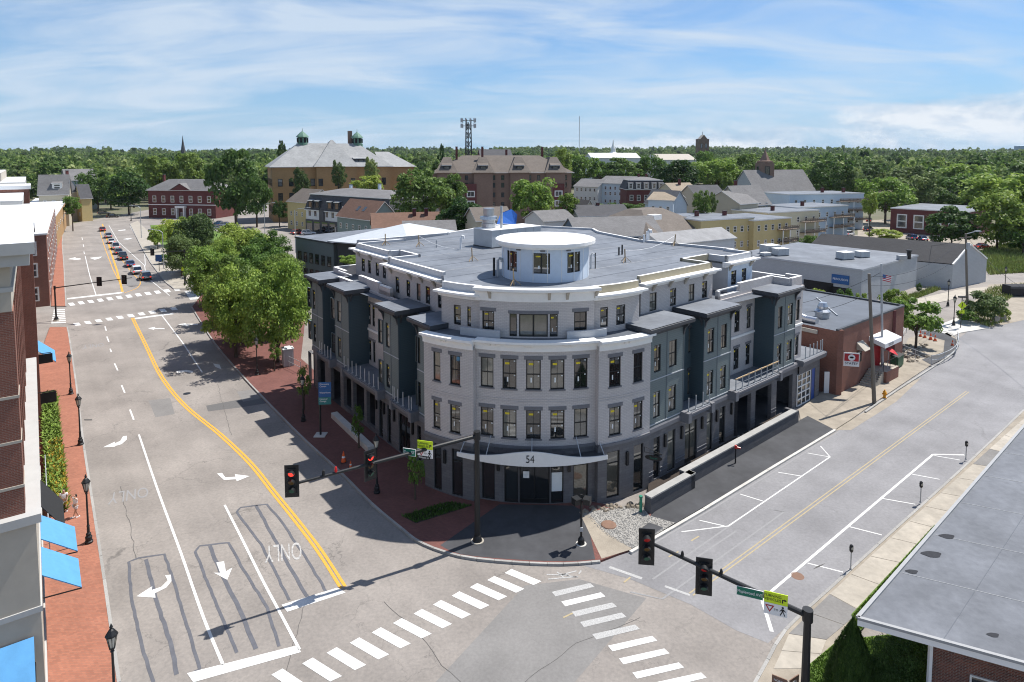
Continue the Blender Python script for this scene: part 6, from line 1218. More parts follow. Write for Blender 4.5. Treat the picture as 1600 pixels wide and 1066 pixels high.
# porches of the wooden flats
for lab in ('pale yellow flats with wooden balconies beside the yellow ones', 'cream flats with railed porches, third along the row', 'blue-grey flats with railed porches, fourth along the row', 'tall pale blue flats with white porches at the row end'):
    T, Mx, W, ze = HS[lab]; lv = [3.2, 6.3] if ze < 11 else [3.2, 6.4, 9.6]
    for z in lv:
        b = MB(Mx); x0, x1 = W*.62, W+.9; b.box(x0, x1, -1.9, -.05, z, z+.18, 'porch_wood'); o = b.build('porch_floor', T)
        k = MB(Mx); k.bar((x0, -1.85, z+1.1), (x1, -1.85, z+1.1), .12, .12, 'porch_wood'); k.bar((x0, -1.85, z+.6), (x1, -1.85, z+.6), .06, .5, 'porch_wood'); [k.bar((x0+(x1-x0)*i/9, -1.85, z+.18), (x0+(x1-x0)*i/9, -1.85, z+1.1), .07, .07, 'porch_wood') for i in range(10)]; k.build('porch_railing', o)
    for x in (W*.62, W*.81, W+.8): b = MB(Mx); b.bar((x, -1.8, 0), (x, -1.8, lv[-1]), .16, .16, 'trim_white'); b.build('porch_post', T)
# church
T, Mx, W, ze = H('church', 'grey gabled church with pale trim and pink steeple', 1142, 264, 1182, 250, 298, 30, 'gy', 8.5, 'clap_grey', 'shingle_grey', rows=(4,), nf=3, ns=5, side='R', ww=1.5, wh=4.2, cat='church')
c = AT(1194, 290, 262); st = MB(); st.prism([(c.x-2.8, c.y-2.8), (c.x+2.8, c.y-2.8), (c.x+2.8, c.y+2.8), (c.x-2.8, c.y+2.8)], 8, 22.5, 'brown_brick'); st.lathe((c.x, c.y, 0), [(3.3, 22.5), (3.3, 23.2), (2.2, 23.4), (1.0, 25.8), (.25, 27.5), (.1, 28.5)], 'brown_brick', 8); o = st.build('steeple', T)
for a in range(4): n_ = V(math.sin(a*math.pi/2), -math.cos(a*math.pi/2), 0); window(T, V(c.x, c.y, 17.5)+n_*2.83, n_, 2.0, 3.6, 'far')
# far landmarks
b = MB(); c = AT(286.5, 245, 800); b.lathe((c.x, c.y, 0), [(4, 0), (4, 26), (3.4, 27), (2.2, 36), (.9, 44), (.15, 51)], 'shingle_dark', 8); tag(b.build('church_spire'), 'thin dark church spire above trees at far left', 'spire')
b = MB(); c = AT(958, 240, 900); b.lathe((c.x, c.y, 0), [(7, 0), (7, 30), (3.6, 31), (3.2, 36), (1.2, 43), (.15, 49)], 'trim_white', 8); tag(b.build('church_spire'), 'thin white church spire on the horizon', 'spire')
c = AT(1097, 240, 620); tw = thing('church_tower', 'dark square brick church tower with pale gabled top', 'tower', (c.x, c.y, 0)); b = MB(); b.box(c.x-5, c.x+5, c.y-5, c.y+5, 0, 42, 'brown_brick'); b.build('shaft', tw); b = MB(); b.face([(c.x-5, c.y-5.1, 40), (c.x+5, c.y-5.1, 40), (c.x, c.y-5.1, 46)], 'brown_brick'); b.face([(c.x-5, c.y-5.1, 40), (c.x, c.y-5.1, 46), (c.x, c.y+5, 46), (c.x-5, c.y+5, 40)], 'stone_beige'); b.face([(c.x+5, c.y-5.1, 40), (c.x, c.y-5.1, 46), (c.x, c.y+5, 46), (c.x+5, c.y+5, 40)], 'stone_beige'); b.bar((c.x, c.y, 45), (c.x, c.y, 49), .3, .3, 'ink'); b.build('gabled_top', tw)
for z in (26, 33): window(tw, (c.x-2.2, c.y-5.05, z), (0, -1, 0), 1.8, 4.5, 'far'); window(tw, (c.x+2.2, c.y-5.05, z), (0, -1, 0), 1.8, 4.5, 'far')
c = AT(905, 240, 1600); b = MB(); b.tube([(c.x, c.y, 0), (c.x, c.y, 125)], .7, 'galvanised', 4); tag(b.build('radio_mast'), 'very thin tall radio mast on the horizon', 'mast')
c = AT(732, 240, 300); ct = thing('cell_tower', 'lattice cell tower with ring of antennas above the roofs', 'tower', (c.x, c.y, 0)); b = MB()
Lg = [V(c.x+2.2*math.cos(a), c.y+2.2*math.sin(a), 0) for a in (.5, 2.6, 4.7)]; tp = [V(c.x+1.3*math.cos(a), c.y+1.3*math.sin(a), 41) for a in (.5, 2.6, 4.7)]
for i in range(3):
    b.tube([Lg[i], tp[i]], .28, 'black_metal', 6)
    for j in range(10): p = Lg[i].lerp(tp[i], j/10); q_ = Lg[(i+1) % 3].lerp(tp[(i+1) % 3], (j+1)/10); b.tube([p, q_], .12, 'black_metal', 4); p2 = Lg[(i+1) % 3].lerp(tp[(i+1) % 3], j/10); b.tube([p2, Lg[i].lerp(tp[i], (j+1)/10)], .12, 'black_metal', 4)
b.build('lattice', ct)
for zz_ in (38.5, 41):
    for i in range(10): a = i*.628; k = MB(); p = V(c.x+3.4*math.cos(a), c.y+3.4*math.sin(a), zz_); k.bar(p-V(0, 0, .1), p+V(0, 0, 1.8), .5, .3, 'galvanised'); k.bar(V(c.x, c.y, zz_+.8), p+V(0, 0, .8), .12, .12, 'black_metal'); k.build('antenna', ct)
c = AT(1600, 240, 1500); wt = thing('water_tower', 'pale blue water tower at the far right horizon', 'water tower', (c.x, c.y, 0)); b = MB(); b.lathe((c.x, c.y, 0), [(0, 31), (14, 33), (19, 38), (19, 50), (0, 52)], 'clap_blue', 24); b.build('tank', wt); b = MB(); b.tube([(c.x, c.y, 0), (c.x, c.y, 36)], 8, 'clap_blue', 12); b.build('stem', wt)
# ---------------------------------------------------------------- trees and planting
def crown_mesh(name, seed, n, leaf, m, K=46, flat=.85, hollow=.55, spiky=0, col2=None):
    """unit crown (radius 1, centre at 0): leaf blades gathered in uneven clumps"""
    g = np.random.default_rng(seed); c = g.normal(size=(K, 3)); c /= np.linalg.norm(c, axis=1)[:, None]
    rad = g.uniform(hollow, .86, K)*(1+.16*np.sin(3*c[:, 0]*2+seed)+.12*np.sin(5*c[:, 1]+seed*2)); c[:, 2] = c[:, 2]*.95+.05
    cen = c*rad[:, None]; cr = g.uniform(.16, .36, K)
    k = g.integers(0, K, n); d = g.normal(size=(n, 3)); d /= np.linalg.norm(d, axis=1)[:, None]; d[:, 2] = np.where(d[:, 2] < -.35, -d[:, 2], d[:, 2])
    p = cen[k]+d*(cr[k]*g.uniform(.55, 1.05, n))[:, None]; p[:, 2] *= flat
    if spiky: w = 1-.55*np.clip((p[:, 2]+.8)/1.6, 0, 1)*spiky; p[:, 0] *= w; p[:, 1] *= w
    nr = d*.7+g.normal(size=(n, 3))*.5+np.array([0, 0, .35]); nr /= np.linalg.norm(nr, axis=1)[:, None]
    a = np.cross(nr, g.normal(size=(n, 3))); a /= np.linalg.norm(a, axis=1)[:, None]; b = np.cross(nr, a); s = leaf*g.uniform(.6, 1.35, n)[:, None]
    v = np.stack([p-a*s, p-b*s*.62+nr*s*.12, p+a*s, p+b*s*.62+nr*s*.12], 1).reshape(-1, 3)
    me = bpy.data.meshes.new(name); me.vertices.add(4*n); me.vertices.foreach_set('co', v.ravel()); me.loops.add(4*n); me.loops.foreach_set('vertex_index', np.arange(4*n)); me.polygons.add(n); me.polygons.foreach_set('loop_start', np.arange(0, 4*n, 4)); me.polygons.foreach_set('loop_total', np.full(n, 4))
    me.materials.append(MATS[m]); me.update(calc_edges=True); me.validate(); return me
def trunk_mesh(name, seed, h, r, spread, top=.6):
    g = random.Random(seed); b = MB(); b.tube([(0, 0, -.1), (g.uniform(-.05, .05)*h*.2, 0, h*.45), (g.uniform(-.06, .06)*h*.2, g.uniform(-.05, .05)*h*.2, h)], r, 'bark', 8, r*.6)
    for i in range(7):
        a = i*.9+g.uniform(-.2, .2); z = h*g.uniform(.55, 1); q = V(math.cos(a)*spread*g.uniform(.4, .75), math.sin(a)*spread*g.uniform(.4, .75), z+spread*g.uniform(.35, .8)); b.tube([(0, 0, z-.2), (q*.5+V(0, 0, z*.5))*1.0, q], r*.45, 'bark', 5, r*.12)
    o = b.build(name); me = o.data; bpy.data.objects.remove(o); return me
def cone_mesh(n=20000, leaf=.03):
    """clipped cone of upright sprays"""
    g = np.random.default_rng(3); z = -1+2*g.random(n)**1.25; a = g.uniform(0, 6.283, n); r = np.clip(1-((z+1)/2)**1.7, .02, 1)*(.92+.06*np.sin(9*a+5*z)+.05*np.sin(17*a-11*z))*g.uniform(.86, 1.0, n); r = np.where(z < -.75, r*(.75+.25*(z+1)/.25), r)
    p = np.stack([r*np.cos(a), r*np.sin(a), z*.86], 1); up = np.stack([np.cos(a)*.35, np.sin(a)*.35, np.ones(n)], 1)+g.normal(size=(n, 3))*.35; up /= np.linalg.norm(up, axis=1)[:, None]; sd_ = np.cross(up, np.stack([np.cos(a), np.sin(a), np.zeros(n)], 1)+g.normal(size=(n, 3))*.3); sd_ /= np.linalg.norm(sd_, axis=1)[:, None]; s = leaf*g.uniform(.6, 1.4, n)[:, None]
    v = np.stack([p-up*s, p-sd_*s*.5, p+up*s*1.3, p+sd_*s*.5], 1).reshape(-1, 3); me = bpy.data.meshes.new('crown'); me.from_pydata(v.tolist(), [], np.arange(4*n).reshape(-1, 4).tolist()); me.materials.append(MATS['leaf_thuja']); return me
CR = {}
for i, (m, n, lf) in enumerate((('leaf', 5200, .060), ('leaf_dark', 5200, .058), ('leaf_lime', 5200, .058), ('leaf_grey', 4200, .058))):
    for j in range(2): CR[(m, 'mid', j)] = crown_mesh('crown', 11+i*7+j, n, lf, m)
for j in range(2): CR[('leaf', 'near', j)] = crown_mesh('crown', 71+j, 15000, .036, 'leaf', K=70); CR[('leaf_lime', 'near', j)] = crown_mesh('crown', 81+j, 15000, .036, 'leaf_lime', K=70)
CR[('leaf_grey', 'near', 0)] = crown_mesh('crown', 91, 14000, .036, 'leaf_grey', K=70); CR[('leaf', 'young', 0)] = crown_mesh('crown', 95, 1500, .075, 'leaf', K=30, flat=1); CR[('leaf_far', 'far', 0)] = crown_mesh('crown', 101, 900, .125, 'leaf_far', K=24); CR[('leaf_far', 'far', 1)] = crown_mesh('crown', 102, 1100, .11, 'leaf_grey', K=34, flat=.7); CR[('leaf_dark', 'far', 0)] = crown_mesh('crown', 103, 900, .12, 'leaf_dark', K=26, spiky=1)
CR[('leaf_lime', 'sparse', 0)] = crown_mesh('crown', 98, 2600, .075, 'leaf_lime', K=22, hollow=.45); CR[('leaf', 'sparse', 0)] = crown_mesh('crown', 97, 3400, .07, 'leaf', K=26, hollow=.45)
CR[('leaf_thuja', 'cone', 0)] = cone_mesh(); CR[('leaf_thuja', 'near', 0)] = crown_mesh('crown', 106, 12000, .032, 'leaf_thuja', K=80, hollow=.75)
TM = [trunk_mesh('trunk', i, 1.0, .055, .5) for i in range(3)]
def tree(label, px, Yd, ytop, ybot, w, m='leaf', kind='mid', name='tree', group=None, base=0.0, j=None, cat='tree', trunk=True):
    """crown spans ytop..ybot and w pixels at distance Yd; trunk down to the ground"""
    zt = AT(px, ytop, Yd).z; zb = AT(px, ybot, Yd).z; zb = max(zb, base+.3 if trunk else base-.2); rx = w*Yd/FPX/2; c = AT(px, (ytop+ybot)/2, Yd)
    T = thing(name, label, cat, (c.x, Yd, base), group, rz=0)
    jj = rnd.randint(0, 1) if j is None else j; me = CR.get((m, kind, jj)) or CR[(m, kind, 0)]
    o = link('crown', me, T); o.location = (0, 0, (zt+zb)/2-base); o.scale = (rx, rx*rnd.uniform(.88, 1.1), (zt-zb)/2/.86); o.rotation_euler = (0, 0, rnd.uniform(0, 6.28))
    if trunk:
        h = (zb+(zt-zb)*.35)-base; t = link('trunk', TM[rnd.randint(0, 2)], T); tr = max(.12, rx*.075)/.055; t.scale = (min(tr, h), min(tr, h), h)
    return T
L_ = [
 ('broad leafy street tree nearest the corner building on the left street', 432, 76, 410, 562, 108, 'leaf', 'near'), ('light green street tree, middle of the row by the left street', 378, 84, 402, 545, 118, 'leaf_lime', 'near'),
 ('low light green street tree at the street corner crosswalk', 352, 94, 420, 520, 74, 'leaf_lime', 'near'), ('light green tree behind the street tree row', 400, 108, 385, 470, 110, 'leaf', 'near'),
 ('leafy street tree tucked against the end of the left wing', 462, 88, 432, 545, 66, 'leaf', 'near'), ('lime tree filling the gap behind the street trees', 436, 100, 398, 470, 80, 'leaf_lime', 'near'),
 ('broad low street tree overhanging the left street', 366, 78, 418, 548, 100, 'leaf', 'near'), ('mid green tree beside the far crosswalk corner', 326, 106, 388, 474, 78, 'leaf', 'near'), ('grey-green tree farther along the row above the lawn', 283, 132, 366, 430, 62, 'leaf_grey', 'near'), ('dense green tree behind the row near the parking lot', 420, 118, 362, 430, 70, 'leaf', 'near'),
 ('grey-green tree standing on the lawn by the far crosswalk', 309, 138, 334, 436, 76, 'leaf_grey', 'near'), ('pale green tree behind the lawn tree', 382, 128, 350, 428, 92, 'leaf_lime', 'near'), ('light green tree between lawn and parking lot', 345, 118, 375, 450, 60, 'leaf', 'near'),
 ('lime green low tree at the lawn edge beside the mansion', 265, 178, 343, 384, 50, 'leaf_lime', 'mid'), ('bright low tree in front of the mansion door', 296, 190, 338, 372, 46, 'leaf_lime', 'mid'), ('round dark hedge tree along the far sidewalk', 246, 172, 352, 392, 26, 'leaf', 'mid'),
 ('large dark tree right of the red mansion', 367, 236, 233, 345, 82, 'leaf_dark', 'mid'), ('dark tree right of the mansion roof', 400, 226, 268, 345, 44, 'leaf_dark', 'mid'),
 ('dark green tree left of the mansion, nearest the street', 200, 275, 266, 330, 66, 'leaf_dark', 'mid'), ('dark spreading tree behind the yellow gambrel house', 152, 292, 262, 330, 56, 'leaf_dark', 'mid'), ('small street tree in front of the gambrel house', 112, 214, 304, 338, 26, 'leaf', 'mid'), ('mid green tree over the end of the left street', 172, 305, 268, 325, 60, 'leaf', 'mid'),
 ('yellow-green tree above the mansion roof, left one', 245, 330, 244, 300, 52, 'leaf_lime', 'mid'), ('yellow-green tree above the mansion roof, right one', 292, 335, 240, 300, 66, 'leaf_lime', 'mid'),
 ('slim grey-green tree before the left part of the school', 470, 232, 261, 318, 32, 'leaf_grey', 'mid'), ('slim grey-green tree before the middle of the school', 529, 230, 250, 300, 26, 'leaf_grey', 'mid'), ('slim grey-green tree before the right part of the school', 580, 232, 245, 290, 26, 'leaf_grey', 'mid'), ('lime green bushy tree above the mansard block', 577, 222, 274, 306, 54, 'leaf_lime', 'mid'), ('dark shrubby tree left of the yellow house', 436, 226, 312, 345, 24, 'leaf_dark', 'mid'), ('conifer poking above the school roof at left', 440, 320, 219, 260, 14, 'leaf_dark', 'mid'),
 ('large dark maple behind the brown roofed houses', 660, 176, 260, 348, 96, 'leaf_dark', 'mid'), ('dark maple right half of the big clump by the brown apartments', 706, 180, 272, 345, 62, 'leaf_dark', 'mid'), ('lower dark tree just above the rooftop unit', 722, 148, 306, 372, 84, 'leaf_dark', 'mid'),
 ('round mid green tree in front of the brown apartments', 834, 178, 277, 348, 76, 'leaf', 'mid'), ('small lime tree beside the round tree and apartments', 886, 172, 302, 342, 38, 'leaf_lime', 'mid'),
 ('light green tree right of the brown apartment roof', 905, 360, 240, 290, 62, 'leaf', 'mid'), ('lime tree close behind the brown apartment chimney', 878, 330, 232, 285, 40, 'leaf_lime', 'mid'), ('dark round tree behind the white long buildings', 970, 322, 246, 292, 66, 'leaf_dark', 'mid'), ('dark tree behind the red mansard house', 1060, 292, 250, 305, 70, 'leaf_dark', 'mid'), ('mid green tree left of the red mansard dormers', 1018, 330, 240, 300, 50, 'leaf', 'mid'),
 ('mid green tree before the white roofed hall, left one', 938, 395, 249, 290, 40, 'leaf', 'mid'), ('mid green tree before the white roofed hall, middle one', 962, 400, 251, 290, 36, 'leaf_dark', 'mid'), ('mid green tree before the white roofed hall, right one', 990, 398, 250, 290, 40, 'leaf', 'mid'), ('green tree before the tan roofed hall', 1048, 415, 252, 290, 40, 'leaf_grey', 'mid'), ('dark tree before the tan roofed hall', 1074, 418, 254, 290, 36, 'leaf_dark', 'mid'),
 ('green tree left of the church gable', 1120, 330, 246, 300, 70, 'leaf', 'mid'), ('dark green tree behind the church ridge', 1165, 345, 240, 290, 66, 'leaf_dark', 'mid'), ('mid green tree at the foot of the brick tower', 1105, 420, 232, 285, 44, 'leaf', 'mid'), ('small lime tree peeking beside the church roof', 1137, 300, 275, 300, 22, 'leaf_lime', 'mid'), ('green tree right of the pink steeple', 1225, 340, 250, 290, 60, 'leaf', 'mid'),
 ('slender dark tree before the grey gabled house', 1098, 172, 295, 345, 30, 'leaf_dark', 'mid'), ('thin tree right of the slender dark tree', 1112, 178, 300, 342, 20, 'leaf_grey', 'mid'), ('green shrubby tree below the red mansard house', 993, 200, 318, 336, 34, 'leaf', 'mid'),
 ('large dark spreading tree above the pale blue flats', 1294, 268, 250, 305, 68, 'leaf_dark', 'mid'), ('pale green tree right of the large dark one', 1340, 262, 268, 312, 40, 'leaf_grey', 'mid'), ('dark tree far behind the pale blue flats', 1350, 380, 248, 285, 60, 'leaf_dark', 'mid'), ('green tree at the end of the wooden flats', 1385, 238, 272, 338, 76, 'leaf', 'mid'), ('grey-green tree above the dark brick building', 1440, 250, 270, 335, 82, 'leaf_grey', 'mid'), ('purple-shaded dark tree behind the brick building', 1478, 240, 296, 330, 34, 'leaf_dark', 'mid'), ('lime shrub tree left of the parked cars', 1360, 188, 302, 340, 26, 'leaf_lime', 'mid'),
 ('dark green tree over the parked cars at right', 1488, 172, 322, 385, 84, 'leaf_dark', 'mid'), ('lime green tree at the right edge', 1560, 168, 302, 392, 104, 'leaf_lime', 'mid'), ('mid green tree low at the right edge', 1600, 160, 335, 400, 60, 'leaf', 'mid'), ('big green tree above the right edge trees', 1560, 235, 268, 340, 110, 'leaf', 'mid'), ('green tree above the dark brick building roof end', 1510, 260, 268, 335, 80, 'leaf', 'mid'), ('dark tree far right behind the lime tree', 1600, 300, 255, 320, 90, 'leaf_dark', 'mid'), ('grey-green far tree in the right hand wood', 1420, 330, 258, 300, 70, 'leaf_grey', 'mid'), ('mid green far tree in the right hand wood', 1500, 345, 252, 300, 80, 'leaf', 'mid'),
 ('small leafy tree in the fenced planting island', 1433, 82, 462, 530, 80, 'leaf', 'sparse'), ('pale shrubby tree behind the fenced island', 1398, 96, 452, 500, 46, 'leaf_lime', 'mid'),
]
for t in L_: tree(*t[:6], m=t[6], kind=t[7], group='trees in the town')
# young street trees in front of the left wing
for x, y, yt, w, lab in ((560, 700, 640, 22, 'young street tree beside the low wall of the left wing'), (648, 780, 708, 32, 'young street tree in front of the rounded corner'), (474, 640, 578, 24, 'young street tree by the wayfinding sign'), (428, 580, 538, 22, 'young street tree farthest along the left wing')):
    P = G(x, y, .14); tree(lab, x, P.y, yt, y-14, w, 'leaf', 'young', base=.14, group='young street trees')
# shrubs
def shrub(label, x, y, yt, w, m='leaf', kind='mid', cat='shrub', base=.1): P = G(x, y, base); return tree(label, x, P.y, yt, y, w, m, kind, 'shrub', None, base, cat=cat, trunk=False)
shrub('tall dark cone-shaped evergreen by the flat-roofed building', 1331, 1085, 966, 88, 'leaf_thuja', 'cone'); shrub('dark round evergreen shrub against the brick wall', 1398, 1068, 1000, 74, 'leaf_thuja', 'near'); shrub('low dark shrub between the cone evergreen and lawn', 1372, 1072, 1030, 50, 'leaf_thuja', 'near')
shrub('large bush around the utility pole', 1538, 502, 456, 66, 'leaf_grey', 'mid'); shrub('low weedy bush left of the utility pole', 1512, 505, 482, 36, 'leaf', 'sparse'); shrub('dry low bush at the edge of the dirt yard', 1568, 500, 478, 20, 'leaf_lime', 'sparse')
shrub('round bright bush behind the brick bar roof', 1278, 486, 452, 30, 'leaf_lime', 'mid'); shrub('leafy bush right of the round one behind the bar', 1320, 492, 448, 34, 'leaf', 'sparse'); shrub('tall weed bush in front of the warehouse wall', 1345, 490, 455, 22, 'leaf', 'sparse'); shrub('small dark conifer bush before the warehouse', 1436, 458, 442, 10, 'leaf_dark', 'mid')
shrub('green hedge bush beside the wooden flats', 1262, 396, 365, 26, 'leaf', 'mid'); shrub('low green bush row in front of the parked cars', 1385, 376, 358, 50, 'leaf_lime', 'mid'); shrub('dark hedge mass below the white buildings', 965, 345, 316, 70, 'leaf_dark', 'mid'); shrub('clipped hedge under the lawn tree', 262, 412, 396, 30, 'leaf', 'mid'); shrub('clipped hedge along the far sidewalk', 290, 424, 408, 34, 'leaf', 'mid')
shrub('dark shrub bed at the rear of the left wing', 545, 415, 398, 30, 'leaf', 'mid', base=8)
# planted bed with yellow flowers along the left building
bed = MB(); P = [fW(15, -.35, 0), fW(42, -.35, 0), fW(42, -1.2, 0), fW(15, -1.2, 0)]; bed.prism([tuple(p[:2]) for p in P], .1, .3, 'mulch'); bo_ = struct('planting_bed', bed)
def blades(name, label, fn, n, hmin, hmax, m, w=.04, cat='plants', lean=.5, seed=1):
    g = random.Random(seed); vs, fs = [], []
    for i in range(n):
        p = fn(g); a = g.uniform(0, 6.28); h = g.uniform(hmin, hmax); d = V(math.cos(a), math.sin(a), 0)*w; l = V(g.uniform(-lean, lean), g.uniform(-lean, lean), 1)*h
        k = len(vs); vs += [p-d, p+d, p+l*.6+d*.8, p+l]; fs.append((k, k+1, k+2, k+3))
    me = bpy.data.meshes.new(name); me.from_pydata([tuple(v) for v in vs], [], fs); me.materials.append(MATS[m]); o = link(name, me); return tag(o, label, cat, kind='stuff')
blades('flower_bed_foliage', 'long bed of leafy green perennials along the left building', lambda g: fW(g.uniform(15, 42), g.uniform(-1.4, -.3), g.uniform(.25, .75)), 15000, .1, .3, 'grass_blades', .09, lean=1.4)
blades('yellow_flowers', 'yellow blooms scattered through the bed along the left building', lambda g: fW(g.uniform(14.8, 28), g.uniform(-1.5, -.5), .75), 650, .1, .22, 'flower', .07, 'flowers', 1.0, 2)
def inpoly(poly):
    tri = [(poly[0], poly[i], poly[i+1]) for i in range(1, len(poly)-1)]; ar = [((b-a).cross(c-a)).length for a, b, c in tri]
    def f(g):
        a, b, c = g.choices(tri, ar)[0]; u_, v_ = g.random(), g.random()
        if u_+v_ > 1: u_, v_ = 1-u_, 1-v_
        return a+(b-a)*u_+(c-a)*v_
    return f
blades('lawn_grass', 'short mown grass beside the flat-roofed building', inpoly([G(x, y, .16) for x, y in ((1262, 1075), (1264, 1040), (1310, 1002), (1400, 992), (1480, 1012), (1500, 1075))]), 14000, .05, .12, 'grass_blades', .02, 'grass')
blades('verge_grass', 'grass verge along the roof edge of the flat-roofed building', inpoly([G(x, y, .16) for x, y in ((1332, 962), (1460, 822), (1474, 827), (1345, 984))]), 7000, .05, .14, 'grass_blades', .02, 'grass')
blades('wild_grass', 'tall wild grass on the slope by the shed', inpoly([G(x, y, 0) for x, y in ((1545, 430), (1528, 395), (1600, 375), (1700, 375), (1700, 420), (1600, 402))]), 16000, .4, 1.3, 'wild_grass', .12, 'grass')
blades('yard_weeds', 'weeds scattered along the edge of the dirt yard', inpoly([G(x, y, 0) for x, y in ((1505, 500), (1545, 450), (1600, 445), (1600, 452), (1560, 480), (1580, 500), (1545, 512))]), 2600, .2, .7, 'wild_grass', .07, 'weeds')
blades('warehouse_weeds', 'weeds along the foot of the warehouse wall', inpoly([G(x, y, 0) for x, y in ((1352, 485), (1460, 450), (1470, 453), (1365, 492))]), 2200, .2, .8, 'wild_grass', .07, 'weeds')
blades('ground_cover', 'low dark plants in the bed by the corner', inpoly([G(x, y, .15) for x, y in ((628, 806), (700, 785), (737, 790), (650, 817))]), 800, .08, .22, 'leaf_dark', .06, 'plants')
g_ = random.Random(9); vs, fs = [], []; fp_ = inpoly([G(x, y, .15) for x, y in GB])
for i in range(3600):
    p = fp_(g_); r_ = g_.uniform(.02, .06); k = len(vs); q_ = [V(g_.uniform(.6, 1), 0, 0), V(0, g_.uniform(.6, 1), 0), V(-g_.uniform(.6, 1), 0, 0), V(0, -g_.uniform(.6, 1), 0), V(0, 0, g_.uniform(.5, 1)), V(0, 0, -.4)]; vs += [p+x*r_ for x in q_]
    for a, b_ in ((0, 1), (1, 2), (2, 3), (3, 0)): fs += [(k+a, k+b_, k+4), (k+b_, k+a, k+5)]
me = bpy.data.meshes.new('gravel_stones'); me.from_pydata([tuple(v) for v in vs], [], fs); me.materials.append(mat('pebble', (0.37, 0.355, 0.33), 0.9, 0.2, 3, island=.4)); tag(link('gravel_stones', me), 'loose pale gravel beside the corner and retaining wall', 'gravel', kind='stuff')
# far wood: crowns over the rising ground out to the horizon
g = np.random.default_rng(5); pts, scl, kd = [], [], []
r = 400.0
while r < 2750:
    stepr = 11+r*.010; n = int(1.75*r/(9+r*.0085))
    for i in range(n):
        a = -.86+1.72*(i+g.uniform(-.5, .5))/n; rr = r+g.uniform(-.6, .6)*stepr; x, y = rr*math.sin(a), rr*math.cos(a)
        if r < 520 and abs(a) < .75 and g.random() < .3: continue
        if abs(x-AT(965, 247, 430).x) < 42 and rr < 470: continue
        if abs(x-AT(1060, 247, 450).x) < 30 and rr < 490: continue
        s = g.uniform(5.0, 10.5)*(1+rr/4200); pts.append((x, y+0, hill(x, y-50)+s*g.uniform(.55, 1.15)+2.5)); scl.append((s, s, s*g.uniform(.9, 1.35))); kd.append(g.integers(0, 8))
    r += stepr
me = bpy.data.meshes.new('forest'); me.from_pydata(pts, [], [])
at_ = me.attributes.new('sc', 'FLOAT_VECTOR', 'POINT'); at_.data.foreach_set('vector', np.array(scl).ravel()); ak = me.attributes.new('kd', 'INT', 'POINT'); ak.data.foreach_set('value', np.array(kd, dtype=np.int32))
fo = link('forest', me); tag(fo, 'dense green woodland stretching to the horizon', 'woodland', kind='stuff')
protos = []
for i, (key, px, Yd, lab) in enumerate(((('leaf_far', 'far', 0), 455, 420, 'far round tree just left of the school roof'), (('leaf_far', 'far', 1), 655, 430, 'far round tree between the school and the apartments'), (('leaf_dark', 'far', 0), 690, 470, 'far dark conifer above the brown apartments'))):
    T = tree(lab, px, Yd, 238 if i < 2 else 228, 270, 34 if i < 2 else 16, key[0], 'far', j=key[2], group='trees in the town'); protos.append([c for c in T.children if c.name.startswith('crown')][0])
ng = bpy.data.node_groups.new('forest_nodes', 'GeometryNodeTree'); ng.interface.new_socket('Geometry', in_out='INPUT', socket_type='NodeSocketGeometry'); ng.interface.new_socket('Geometry', in_out='OUTPUT', socket_type='NodeSocketGeometry')
gi = ng.nodes.new('NodeGroupInput'); go = ng.nodes.new('NodeGroupOutput'); jn = ng.nodes.new('GeometryNodeJoinGeometry')
as_ = ng.nodes.new('GeometryNodeInputNamedAttribute'); as_.data_type = 'FLOAT_VECTOR'; as_.inputs[0].default_value = 'sc'; ak_ = ng.nodes.new('GeometryNodeInputNamedAttribute'); ak_.data_type = 'INT'; ak_.inputs[0].default_value = 'kd'
rv = ng.nodes.new('FunctionNodeRandomValue'); rv.data_type = 'FLOAT_VECTOR'; rv.inputs[0].default_value = (0, 0, 0); rv.inputs[1].default_value = (.15, .15, 6.28)
for i, po in enumerate(protos):
    oi = ng.nodes.new('GeometryNodeObjectInfo'); oi.transform_space = 'ORIGINAL'; oi.inputs['Object'].default_value = po
    cm = ng.nodes.new('FunctionNodeCompare'); cm.data_type = 'INT'; cm.operation = ('LESS_THAN', 'GREATER_THAN', 'EQUAL')[i]
    ii = [s for s in cm.inputs if s.type == 'INT']; ng.links.new(ak_.outputs['Attribute'], ii[0]); ii[1].default_value = (4, 4, 4)[i]
    ip = ng.nodes.new('GeometryNodeInstanceOnPoints'); ng.links.new(gi.outputs[0], ip.inputs['Points']); ng.links.new(cm.outputs[0], ip.inputs['Selection']); ng.links.new(oi.outputs['Geometry'], ip.inputs['Instance']); ng.links.new(as_.outputs['Attribute'], ip.inputs['Scale']); ng.links.new(rv.outputs[0], ip.inputs['Rotation']); ng.links.new(ip.outputs[0], jn.inputs[0])
ng.links.new(jn.outputs[0], go.inputs[0]); md = fo.modifiers.new('forest', 'NODES'); md.node_group = ng
print('forest points', len(pts))
